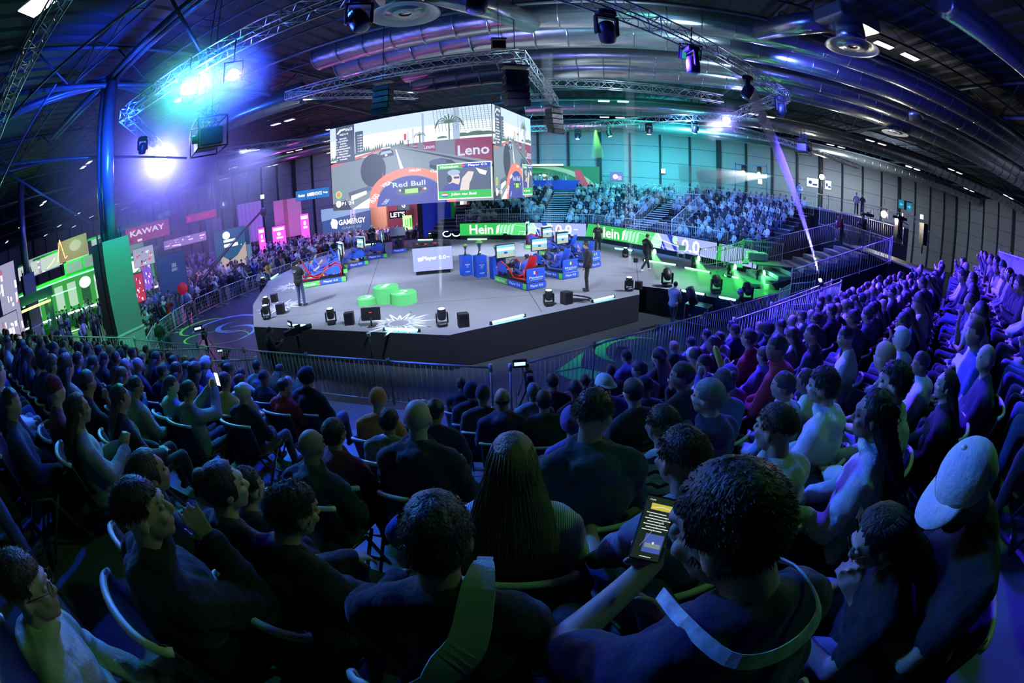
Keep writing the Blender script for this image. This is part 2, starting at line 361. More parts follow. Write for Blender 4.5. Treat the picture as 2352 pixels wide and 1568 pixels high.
# ---------------------------------------------------------------- rigging: aluminium trusses, lamps, loudspeakers
m_alu = mat('truss_aluminium', (.72, .75, .8), .3, .8); m_blk = mat('black_metal', (.012, .013, .016), .45, .2); m_blkp = mat('black_plastic', (.02, .02, .022), .4)
def truss(a, b, label, s=.2, name='lighting_truss', group='aluminium trusses', mt=None, step=None):
    a, b = Vector(a), Vector(b); L = (b-a).length; d = (b-a)/L; q = Vector((-d.y, d.x, 0)).normalized(); zz = d.cross(q); mb = MB()
    C = [(q*i+zz*j)*s for i, j in ((-1, -1), (1, -1), (1, 1), (-1, 1))]
    for c in C: mb.tube(a+c, b+c, .026, n=6)
    n = max(2, int(L/(step or s*2.2)))
    for i in range(n):
        for k in range(4):
            p, r = C[k], C[(k+1) % 4]
            if i % 2: p, r = r, p
            mb.tube(a+d*(L*i/n)+p, a+d*(L*(i+1)/n)+r, .014, n=3)
        if i % 6 == 0:
            for k in range(4): mb.tube(a+d*(L*i/n)+C[k], a+d*(L*i/n)+C[(k+1) % 4], .018, n=4)
    return mb.build(name, mt or m_alu, label=label, cat='truss', group=group)
ZT = 9.7
OV = [(-12.5, 10.4), (-.8, 7.65), (11.1, 15.1), (12.4, 22), (4.5, 33), (-6, 35.5), (-20.6, 22)]
names = ['front left edge of the octagon', 'front right edge over the near stand', 'short right edge of the octagon', 'far right edge over the screen wall', 'far edge before the back wall', 'back left edge over the booth hall', 'left edge beside the white spotlight']
for i in range(7): truss((*OV[i], ZT), (*OV[(i+1) % 7], ZT), 'aluminium lighting truss, %s' % names[i], .2)
truss((-8.3, 15.6, ZT), (.5, 14.2, ZT), 'aluminium truss carrying loudspeakers above the screen front', .17)
truss((.5, 14.2, ZT), (2.5, 22.6, ZT), 'aluminium truss running back beside the big screen', .17)
truss((1.6, 18.3, ZT), (9.6, 18.2, ZT), 'aluminium cross truss to the right of the big screen', .17)
truss((-8.3, 15.6, ZT), (-3.9, 19.6, ZT), 'short aluminium truss slanting behind the left loudspeaker', .15)
truss((-.2, 22.4, ZT+.2), (2.5, 22.3, ZT+.2), 'short aluminium truss above the screen corner', .15)
truss((-17, 6.0, ZT+.2), (-2.4, 2.35, ZT+.2), 'green-lit aluminium truss crossing the top left corner', .2)
truss((12.4, 22, ZT-.7), (25, 24.5, ZT-.9), 'thin aluminium truss running off to the right wall', .15)
truss((-20.6, 22, ZT-.2), (-38, 38, ZT-.4), 'thin aluminium truss over the booths', .15)
truss((11.2, 15.3, ZT-.1), (10.3, 17.6, ZT-.5), 'short aluminium truss near the blue lamp', .15)
# moving head lamp (yoke, base, head, lens)
def moving_head():
    t = thing('moving_head_lamp', (0, 0, -50), 0, 'prototype', 'stage lamp'); mb = MB()
    mb.box((0, 0, .07), (.32, .26, .13), bev=.03); mb.box((0, .14, .07), (.2, .03, .08)); mb.build('base', m_blk, t)
    mb = MB(); mb.box((-.19, 0, .3), (.05, .12, .38), bev=.02); mb.box((.19, 0, .3), (.05, .12, .38), bev=.02); mb.box((0, 0, .14), (.42, .12, .04), bev=.01); mb.build('yoke', m_blk, t)
    mb = MB(); rs = [(.06, -.2), (.12, -.17), (.15, -.06), (.155, .08), (.14, .18), (.13, .2)]
    mb.loft([[(r*cos(2*pi*i/16), r*sin(2*pi*i/16), h) for i in range(16)] for r, h in rs]); h = mb.build('head', m_blkp, t, loc=(0, 0, .42))
    l = MB().ell((0, 0, .2), (.115, .115, .03), 14, 5).build('lens', mat('lens_glass', (.5, .55, .6), .1, spec=1), h); return t
MH = moving_head(); MHN = 0
def mh(loc, label, rz=0, tilt=None, hang=False, s=1.0, lens=None, first=[True]):
    if first[0]: r = MH; first[0] = False; r['label'] = label; r.location = loc; r['group'] = 'moving head lamps'
    else: r = copy_tree(MH, loc, rz, label, 'moving head lamps')
    r.rotation_euler = (pi if hang else 0, 0, rz); r.scale = (s, s, s)
    for c in r.children:
        if c.name.startswith('head'):
            c.rotation_euler = tilt or (0, 0, 0)
            if lens:
                for l in c.children: l.data = l.data.copy(); l.data.materials[0] = lens
    return r
g_blue = glow('lens_blue', (.25, .2, 1), 40); g_green = glow('lens_green', (.2, 1, .45), 60); g_white = glow('lens_white', (.9, .95, 1), 60); g_cyan = glow('lens_cyan', (.3, 1, .9), 12)
def on(i, t, dz=-.2): return along((*OV[i], ZT+dz), (*OV[(i+1) % 7], ZT+dz), t)
for i, t, lab, tl in ((0, .36, 'black moving head hanging from the front left truss beside the flat lamps', (.5, 0, 0)), (0, .83, 'black moving head lamp near the top centre-left', (-.4, .3, 0)), (1, .03, 'black moving head lamp hanging at the very top centre', (.2, 0, 0)),
    (1, .26, 'black moving head with bent neck on the front right truss', (.6, .4, 0)), (1, .5, 'black moving head facing down right of the green flood', (0, 0, 0)), (1, .74, 'black moving head on the front right truss near the corner', (.5, 0, 0)), (1, .95, 'black moving head at the right corner of the octagon', (.3, 0, 0)),
    (2, .4, 'black moving head on the short right truss', (.3, 0, 0)), (6, .25, 'black moving head far along the left truss', (.3, 0, 0)), (6, .75, 'black moving head beside the white spotlight', (.3, 0, 0)),
    (3, .2, 'small moving head on the far right truss, rightmost', (.3, 0, 0)), (3, .45, 'small moving head on the far right truss, second from the right', (.1, 0, 0)), (3, .7, 'small moving head on the far right truss, third from the right', (-.3, 0, 0)), (3, .92, 'small moving head on the far right truss, leftmost', (.2, 0, 0))):
    p = on(i, t); mh(p, lab, random.random()*3, tl, True, 1.35 if i < 2 else 1.2, g_cyan if i == 3 else None)
# the bright lamps are boxes/discs with glowing fronts facing the stands
def flood(loc, to, w_, h_, m, label, watt=0, col=None, ang=100, name='flood_lamp', rnd=False):
    t = thing(name, loc, 0, label, 'stage lamp'); d = Vector(to)-Vector(loc); t.rotation_euler = d.to_track_quat('Y', 'Z').to_euler()
    mb = MB()
    if rnd: mb.path([(0, -.35, 0), (0, -.3, 0), (0, .0, 0)], [w_*.3, w_*.5, w_*.56], 18)
    else: mb.box((0, -.09, 0), (w_+.08, .16, h_+.08), bev=.02)
    mb.build('housing', m_blk, t); mb = MB(); mb.box((-w_/2-.08, -.08, .08), (.03, .05, h_+.2)); mb.box((w_/2+.08, -.08, .08), (.03, .05, h_+.2)); mb.box((0, -.08, h_/2+.18), (w_+.2, .05, .03)); mb.tube((0, -.08, h_/2+.18), (0, -.08, h_/2+.75), .02); mb.build('yoke', m_blk, t)
    mb = MB()
    if rnd: mb.loft([[(w_*.5*cos(2*pi*i/20), .01+.03*(k == 1), w_*.5*sin(2*pi*i/20)*(1-.4*k)) for i in range(20)] for k in (0, 1)])
    else: mb.box((0, .0, 0), (w_, .03, h_))
    mb.build('lens', m, t)
    return t
flood((-8.05, 9.12, 8.98), (0, 0, 5), .42, .3, glow('flood_green', (.25, 1, .5), 220), 'dazzling green flood lamp on the front left truss')
flood((-6.15, 8.65, 8.66), (0, 0, 5), .3, .3, glow('flood_blue', (.35, .3, 1), 180), 'dazzling round blue lamp right of the green flood', rnd=True)
flood((-17.4, 17.4, 9.1), (0, 0, 5), .7, .7, glow('flood_white', (.7, .75, 1), 260), 'dazzling blue-white spotlight on the left truss', rnd=True)
flood((11.5, 21.4, 9.3), (0, 0, 5), .42, .42, glow('flood_blue2', (.4, .4, 1), 120), 'bright blue-white spotlight at the right end of the far truss', rnd=True)
flood((5.2, 11.6, 9.3), (4, 4, 4), .5, .28, glow('flood_dimgreen', (.02, .35, .12), 1.0), 'green-glass flood lamp hanging from the front right truss')
def line_array(loc, rz, n, label, s=1):
    t = thing('line_array_loudspeaker', loc, rz, label, 'loudspeaker', 'hanging line array loudspeakers', (s, s, s))
    MB().box((0, 0, .12), (.9, .5, .07)).tube((0, 0, .12), (0, 0, 5.0/s), .02).build('rigging_frame', m_blk, t)
    for k in range(n):
        a = .06*k; M = Matrix.Translation((0, -.02*k*k*.5, -.27*k-.05)) @ Matrix.Rotation(a, 4, 'X'); mb = MB()
        mb.box((0, 0, -.12), (.82, .5, .25), M=M, bev=.02)
        for j in range(-6, 7): mb.box((j*.06, -.255, -.12), (.03, .02, .2), M=M, mi=1)
        mb.build('cabinet', [m_blk, m_blkp], t)
line_array((-4.15, 14.9, 9.2), -.2, 5, 'black line array loudspeaker hanging left above the screen', .8)
line_array((.35, 14.35, 9.2), .25, 5, 'black line array loudspeaker hanging above the screen corner', .95)
line_array((2.35, 21.9, 9.2), .7, 5, 'black line array loudspeaker hanging right of the screen', .95)
line_array((-.15, 13.2, 9.9), .2, 2, 'small black loudspeaker hung from a chain near the top centre', .5)
line_array((-18.3, 24.6, 9.2), .9, 4, 'black line array loudspeaker over the booth hall', .9)
def projector(loc, rz, s, label):
    t = thing('projector_frame', loc, rz, label, 'projector', 'hung projectors', (s, s, s)); mb = MB()
    for x in (-.85, .85):
        for y in (-.5, .5): mb.tube((x, y, -.5), (x, y, .5), .025)
    for z in (-.5, .5):
        for y in (-.5, .5): mb.tube((-.85, y, z), (.85, y, z), .025)
        for x in (-.85, .85): mb.tube((x, -.5, z), (x, .5, z), .025)
    for x in (-.7, .7): mb.tube((x, 0, .5), (x*.6, 0, 6.2), .015)
    mb.build('cage', m_blk, t); MB().box((0, 0, -.1), (1.35, .8, .6), bev=.04).build('projector_body', mat('projector_grey', (.03, .035, .06), .35), t)
    MB().tube((.3, -.4, -.1), (.3, -.62, -.1), .14, n=16).build('lens_barrel', m_blkp, t)
    mb = MB(); random.seed(3)
    for k in range(16):
        p = [Vector((random.uniform(-.7, .7), random.uniform(-.4, .4), .3+random.random()*.7)) for _ in range(4)]; mb.path(p, .018, 4)
    mb.build('cables', mat('cable_sheath', (.1, .16, .16), .35), t)
projector((-9.4, 11.8, 8.05), -.7, 1.0, 'black caged projector with tangled cables below the green lamp')
projector((16.8, 21.3, 8.65), .7, .8, 'black caged projector hanging at the right before the back wall')
# ---------------------------------------------------------------- the stage
m_carpet = mat('grey_stage_carpet', (.25, .26, .29), .85, var=.28, vscale=.45, bump=.2, bscale=120)
m_fascia = mat('black_drape', (.018, .02, .03), .8, bump=.3, bscale=3)
PAL = {}
def gc(n, c, s=1.0): return glow('screen_'+n, c, s)
SG = [(-9.5, 13.6), (-1.81, 11.9), (4.99, 16.14), (5.39, 17.6), (6.2, 17.2), (8.9, 14.95), (12.6, 17.0), (12.9, 21.2), (11.9, 22.75), (9, 28.6), (6.1, 32.75), (1, 34.35), (-3.9, 35.5), (-7.5, 37.6), (-12.5, 36), (-14.6, 30), (-14.3, 23), (-11.7, 17)]
st = thing('stage', (0, 0, 0), 0, 'wide grey octagonal stage with black fascia', 'stage')
mb = MB(); mb.prism(SG, .02, 1.1, 0, 1); mb.build('deck', [m_fascia, m_carpet], st)
m_seam = mat('seam_black', (.03, .03, .035), .8)
mb = MB()
for a, b in (((5.39, 17.6), (6.9, 23.2)), ((-9.5, 14.6), (5.2, 17.0)), ((-12, 19), (6, 19.8)), ((-13.8, 27), (8, 28)), ((-5, 13.2), (-9, 30)), ((1, 14), (-1, 34))):
    a, b = Vector((*a, 1.103)), Vector((*b, 1.103)); q = (b-a).normalized().cross(Vector((0, 0, 1)))*.012; mb.add([a-q, b-q, b+q, a+q], [(0, 1, 2, 3)])
mb.build('deck_seams', m_seam, st)
m_starw = mat('white_starburst', (.95, .95, .97), .6)
def starburst(x, y, r, rz, n=20):  # thin white starburst lines laid just above the deck
    mb = MB(); F = Flat(mb, lambda u, v, l: (x+u*cos(rz)-v*sin(rz), y+u*sin(rz)+v*cos(rz), 1.1+.003*l))
    for i in range(n):
        a = 2*pi*i/n; L = r*(1 if i % 2 == 0 else .72); da = pi/n*1.5
        for s_ in (-1, 1): F.line([(.26*r*cos(a+s_*da), .26*r*sin(a+s_*da)), (L*cos(a), L*sin(a))], .045*r, 0, 1)
    mb.build('starburst_shape', m_starw, st)
starburst(-3.6, 13.25, 1.25, .2); starburst(-9.75, 16.4, 1.15, .4); starburst(1.2, 32.0, 1.4, 0); starburst(-11.4, 20.6, 1.1, .3)
starburst(-6.8, 33.2, 1.1, .1)
# vinyl patterns on the hall floor around the stage
mb = MB(); F = Flat(mb, lambda u, v, l: (u, v, .004*l))
def arc(cx, cy_, r, a0, a1, wd, mi, n=18, k=1.0, rot=0):
    for i in range(n):
        t0, t1 = a0+(a1-a0)*i/n, a0+(a1-a0)*(i+1)/n; w0, w1 = wd*sin(pi*(i+.02)/n)+.02, wd*sin(pi*min(i+1, n-.02)/n)+.02
        f = lambda t, rr: (cx+rr*cos(t)*cos(rot)-rr*k*sin(t)*sin(rot), cy_+rr*cos(t)*sin(rot)+rr*k*sin(t)*cos(rot))
        F.poly([f(t0, r-w0), f(t1, r-w1), f(t1, r+w1), f(t0, r+w0)], mi)
arc(-14.2, 17.6, 1.9, .3, 3.6, .12, 0); arc(-13.1, 17.6, 1.4, 2.2, 5.4, .16, 0, k=.7); arc(-12.9, 16.3, 1.3, -.6, 2.2, .1, 0)
arc(-13.6, 15.9, 2.0, 0, 6.28, .06, 1, 30, .5); arc(-15.9, 17.8, 1.4, 1.2, 4.8, .1, 1)
F.poly([(1.2, 11.6), (2.3, 13.1), (2.0, 11.9)], 2); F.poly([(1.25, 11.5), (1.7, 10.9), (3.0, 11.2), (2.0, 11.8)], 2); arc(4.0, 13.0, 1.2, 1.0, 3.6, .22, 2, rot=.3); arc(4.2, 12.6, 1.7, .9, 2.8, .08, 2)
ft = thing('floor_print', (0, 0, 0), 0, 'curved green and blue leaf shapes printed on the floor round the stage', 'floor print'); mb.build_each('leaf_shape', [mat('vinyl_blue', (.25, .5, .95), .5), mat('vinyl_lime', (.35, .9, .05), .5), mat('vinyl_green', (.05, .75, .12), .5)], ft)
# podium
m_pod = mat('podium_green', (.16, .78, .22), .6)
def drum(x, y, r, h, num, label, rz=-.1):
    t = thing('podium_step', (x, y, 1.1), rz, label, 'podium', 'winners podium steps')
    mb = MB(); mb.loft([[(q*cos(2*pi*i/40), q*sin(2*pi*i/40), z) for i in range(40)] for q, z in ((r, 0), (r, h-.02), (r-.02, h))], sm=False); mb.build('drum', m_pod, t)
    mb = MB(); F = Flat(mb, lambda u, v, l: (u, v, h+.003*l)); F.text(num, 0, -.05, .36 if num != '1' else .22, .6*r/.5, 0, 3); mb.build('numeral', mat('white_paint', (.95, .95, .95), .6), t)
drum(-4.78, 16.15, .5, .62, '1', 'tallest round green podium drum marked 1'); drum(-4.02, 15.85, .5, .42, '2', 'round green podium drum marked 2, right of the tallest'); drum(-5.5, 15.95, .42, .27, '3', 'lowest round green podium drum marked 3')
# LED desk cube
m_ledblue = gc('ledblue', (.25, .32, .95), .95); m_lw = gc('white', (.95, .97, 1), 1.4); m_lg = gc('ledgreen', (.04, .62, .10), .95); m_lsky = gc('lcyan', (.25, .75, .95), 1); m_lred = gc('lred', (.9, .08, .12), 1)
m_lb = gc('deepblue', (.03, .07, .65), .9); m_lpale = gc('paleblue', (.42, .5, .95), 1.0)
t = thing('video_desk', (-3.98, 22.3, 1.1), .2, 'low block-shaped video desk showing white lettering on pale blue', 'desk')
mb = MB(); mb.box((0, 0, .1), (1.7, 2.1, .2)); mb.build('plinth', m_blk, t)
mb = MB(); mb.box((0, 0, .78), (1.95, 2.4, 1.16)); mb.build('cabinet', m_blk, t)
mb = MB(); F = Flat(mb, plane_frame((-.97, -1.2, .2), (1, 0, 0), (0, 0, 1), (0, -1, 0))); F.rect(0, 0, 1.94, 1.15, 0); F.text('Player 0.0', 1.05, .6, 1.15, .26, 1); F.rect(.25, .5, .46, .68, 1, 2); F.rect(1.66, .6, 1.82, .63, 1, 2); mb.build('front_display', [m_lpale, m_lw], t)
mb = MB(); F = Flat(mb, plane_frame((.975, -1.2, .2), (0, 1, 0), (0, 0, 1), (1, 0, 0))); F.rect(0, 0, 2.4, 1.15, 0)
for x0, x1, q in ((.35, .8, 1), (1.1, 1.35, 2), (1.45, 1.6, 3), (1.75, 2.1, 2)): F.rect(x0, .1 if q > 1 else .4, x1, 1.1, q, 2)
mb.build('side_display', [m_lpale, m_lw, m_lsky, m_lred], t)
mb = MB(); random.seed(5)
for k in range(26):
    x, y = random.uniform(-.8, .8), random.uniform(-1, 0); mb.box((x, y, 1.4), (random.uniform(.06, .22), random.uniform(.05, .2), random.uniform(.06, .14)), random.random()*3, 1 if k % 9 == 0 else 0, bev=.01)
for k in range(8): a = random.random()*6; mb.path([(random.uniform(-.8, .8), random.uniform(-1, .2), 1.39+.05*random.random()) for _ in range(4)], .012, 4)
mb.build('racing_helmets_and_cables', [m_blkp, mat('red_plastic', (.7, .04, .03), .4)], t)
# trophy pedestals
m_pedblue = mat('pedestal_blue', (.02, .10, .62), .45); m_chrome = mat('trophy_silver', (.85, .87, .9), .12, 1); m_wp = mat('white_print', (.9, .92, .95), .6); m_rp = mat('red_print', (.9, .05, .05), .5)
def pedestal(x, y, h, label, hs):
    t = thing('trophy_pedestal', (x, y, 1.1), .42, label, 'pedestal', 'blue trophy pedestals')
    MB().box((0, 0, h/2), (.5, .5, h), bev=.01).build('plinth', m_pedblue, t); mb = MB()
    for fr in (plane_frame((0, -.25, 0), (1, 0, 0), (0, 0, 1), (0, -1, 0)), plane_frame((.25, 0, 0), (0, 1, 0), (0, 0, 1), (1, 0, 0))):
        F = Flat(mb, fr); F.star(0, h*.68, .05, 1); F.text('Heineken', 0, h*.58, .26, .05, 0); F.text('0.0', 0, h*.5, .12, .045, 0); F.text('Player', 0, h*.43, .17, .035, 0); F.rect(-.12, h*.2, .12, h*.22, 0); F.rect(-.08, h*.16, .08, h*.17, 0)
    mb.build('printed_logo', [m_wp, m_rp], t)
    g = thing('trophy', (x, y, 1.1+h), .42, 'tall silver trophy on the %s blue pedestal' % hs[1], 'trophy', 'trophies', (hs[0]*1.35, hs[0]*1.35, hs[0])); mb = MB()
    mb.loft([[(r*cos(2*pi*i/12), r*sin(2*pi*i/12), z) for i in range(12)] for r, z in ((.09, 0), (.09, .03), (.05, .06), (.035, .2), (.04, .32), (.09, .5), (.105, .52))]); mb.build('cup', m_chrome, g)
    mb = MB(); mb.loft([[(r*cos(2*pi*i/12), r*sin(2*pi*i/12), z) for i in range(12)] for r, z in ((.105, .52), (.12, .55), (.08, .58))], mi=0); mb.ell((.03, 0, .6), (.05, .04, .04), 8, 5, 1); mb.ell((-.04, .02, .59), (.04, .04, .03), 8, 5, 0); mb.build('laurel', [mat('laurel_green', (.05, .5, .1), .5), mat('laurel_orange', (1, .3, .05), .5)], g)
pedestal(-2.08, 20.65, .95, 'blue pedestal nearest the video desk', (.85, 'left')); pedestal(-1.38, 20.15, 1.0, 'middle blue pedestal with the tallest trophy', (1.1, 'middle')); pedestal(-.6, 19.6, .98, 'blue pedestal beside the red simulator', (.85, 'right'))
# LED light tubes lying on the stage edge
m_tube = glow('tube_cyan', (.25, .85, 1), 9); m_tubeg = glow('tube_green', (.3, 1, .5), 9)
def ltube(a, b, label, m=None, z=1.1):
    a, b = Vector((*a, z+.06)), Vector((*b, z+.06)); t = thing('light_tube', (0, 0, 0), 0, label, 'light tube', 'glowing tubes on the stage')
    MB().tube(a, b, .035, n=8).build('tube', m or m_tube, t); d = (b-a).normalized(); mb = MB()
    for p in (a, b): mb.tube(p-d*.03, p+d*.03, .045, n=8); mb.box((p.x, p.y, z+.015), (.1, .1, .03))
    mb.build_each('end_cap', m_blkp, t)
for i, (a, b, l, g) in enumerate((((-.62, 12.78), (.42, 13.5), 'glowing cyan tube on the front right stage edge, nearer one', 0), ((2.9, 15.05), (3.85, 15.7), 'glowing cyan tube on the stage edge by the standing man', 0), ((-3.9, 12.55), (-2.75, 12.3), 'glowing cyan tube before the starburst on the front edge', 0), ((-7.6, 13.35), (-6.9, 13.2), 'glowing cyan tube behind the camera operator', 0),
    ((-14.2, 23), (-14.5, 24.6), 'pale tube on the left stage edge near the fence', 1), ((-12.8, 35.6), (-11.2, 36.0), 'green tube on the far left stage edge', 1), ((-7.6, 36.3), (-6.2, 35.9), 'green tube before the blue portal', 1), ((-3.3, 34.9), (-1.7, 34.5), 'green tube under the left of the long display', 1), ((1.0, 34.1), (2.4, 33.7), 'green tube under the middle of the long display', 1),
    ((7.5, 23.7), (9.0, 22.4), 'green tube behind the walking man in black', 1), ((9.2, 21.7), (10.2, 20.5), 'green tube before the metal stairs', 1), ((10.7, 19.9), (11.6, 18.9), 'green tube right of the metal stairs', 1), ((6.95, 16.6), (7.75, 15.9), 'cyan tube on the side stage edge by the flight case', 0), ((8.2, 15.55), (8.8, 15.05), 'cyan tube on the side stage edge by the man in the cap', 0), ((11.9, 18.5), (12.4, 17.6), 'pale tube at the right end of the side stage', 0), ((6.9, 28.4), (7.9, 27.4), 'pale tube behind the man before the long display', 0))):
    ltube(a, b, l, m_tubeg if g else None)
# moving heads, speakers and cases on the stage
GL = glow('lens_glare', (.85, .95, 1), 14)
for x, y, l, s in ((-2.1, 12.75, 'black moving head lamp on the stage front near the starburst', 1), (-6.05, 13.4, 'black moving head lamp left of the monitor on the stage front', 1), (1.3, 14.7, 'black moving head lamp on the front right stage edge', 1), (4.7, 16.7, 'black moving head lamp at the right corner of the stage', 1), (-9.4, 14.5, 'black moving head lamp at the left stage corner', 1), (-10.4, 16.2, 'black moving head lamp on the left stage edge', .9), (-13.6, 21.2, 'moving head lamp by the left fence', .9),
    (6.75, 25.0, 'moving head lamp on the stage below the long display', 1), (-6.6, 36.6, 'moving head lamp before the blue portal', .9), (-.3, 33.9, 'moving head lamp under the long display', 1)):
    mh((x, y, 1.1), l, .3, (0, .0, 0), False, s*.9, GL)
for x, y, rz, l in ((6.62, 17.45, 0, 'moving head lamp with green glow on the side stage, nearer the flight case'), (8.45, 16.3, 0, 'moving head lamp with green glow on the side stage, behind the man in white'), (9.25, 14.98, 0, 'moving head lamp at the edge of the side stage beside the man in the cap')):
    mh((x, y, 1.1), l, rz, (-.9, .2, 0), False, 1.25, g_green)
for x, y, l in ((8.0, 23.9, 'glaring green moving head at the far side of the walking man'), (9.9, 21.9, 'glaring green moving head at the foot of the metal stairs'), (11.0, 19.7, 'glaring green moving head under the stair platform'), (12.0, 18.4, 'glaring green moving head at the right end under the platform')):
    mh((x, y, 1.1), l, .5, (1.25, .5, 0), False, 1.2, g_green)
def stage_speaker(x, y, rz, label, s=1):
    t = thing('stage_loudspeaker', (x, y, 1.1), rz, label, 'loudspeaker', 'loudspeakers on the stage', (s*.72, s*.72, s*.8)); mb = MB(); mb.prism([(-.22, -.2), (.22, -.2), (.22, .2), (-.22, .2)], 0, .52); mb.build('cabinet', m_blkp, t)
    mb = MB(); mb.box((0, -.21, .28), (.36, .02, .4)); mb.build('grille', m_blk, t)
stage_speaker(-1.45, 12.7, .3, 'black loudspeaker beside the central moving head'); stage_speaker(-5.35, 13.35, .2, 'black loudspeaker left of the monitor'); stage_speaker(1.95, 14.95, .6, 'black loudspeaker on the front right stage edge', 1.05); stage_speaker(5.2, 17.0, .8, 'black loudspeaker at the right stage corner', .8); stage_speaker(-9.1, 15.2, .2, 'black loudspeaker at the left stage corner'); stage_speaker(-10.6, 17.3, .2, 'black loudspeaker on the left stage edge', .9); stage_speaker(-.0, 34.2, 0, 'black loudspeaker under the long display', .9); stage_speaker(6.9, 23.3, .4, 'small black box on the stage before the walking man', .6)
mb = MB(); random.seed(9)
for k in range(5): mb.path([(2.55+.3*cos(a*1.1+k), 15.2+.2*sin(a*1.1+k*.7), 1.12+.02*k+.02*a) for a in range(7)], .022, 5)
mb.build('cable_heap', m_blkp, label='heap of black cable on the stage edge beside a loudspeaker', cat='cable')
t = thing('monitor', (-4.45, 12.95, 1.1), .05, 'dark computer monitor seen from behind on the stage front', 'monitor')
MB().box((0, 0, .42), (.66, .05, .42), bev=.02, M=Matrix.Rotation(-.15, 4, 'X')).build('screen_back', m_blkp, t); MB().tube((0, .02, .02), (0, .02, .3), .03).box((0, .02, .01), (.26, .2, .02)).build('stand', m_blkp, t); MB().box((0, -.03, .47), (.08, .02, .03), M=Matrix.Rotation(-.15, 4, 'X')).build('red_badge', glow('badge_red', (1, .05, .03), 1), t)
t = thing('stand_with_clamp', (-4.0, 11.3, 0), 0, 'thin black pole with a clamp before the stage front', 'stand'); MB().tube((0, 0, 0), (0, 0, 1.35), .025).build('pole', m_blk, t); MB().box((0, 0, 1.4), (.1, .08, .12), bev=.02).build('clamp', m_alu, t)
for i in range(3):
    MB().path([(-5.2+.8*i+.33*cos(a*pi/12), 37.0+.04*sin(a), 1.45+.22*sin(a*pi/12)) for a in range(25)], .045, 8).build('lit_arch', glow('arch_white', (.6, .75, 1), 3), label='small glowing arch on the stage before the portal, %s of three' % ('left', 'middle', 'right')[i], cat='lamp', group='glowing arches')
t = thing('chair', (9.95, 24.1, 1.1), -.6, 'thin metal chair before the long display', 'chair'); mb = MB(); mb.box((0, 0, .45), (.42, .42, .03)); mb.build('seat', m_alu, t)
for x in (-.19, .19):
    for y in (-.19, .19): MB().tube((x, y, 0), (x, y, .45), .015).build('leg', m_alu, t)
MB().box((0, .2, .75), (.42, .02, .3)).build('backrest', m_alu, t)

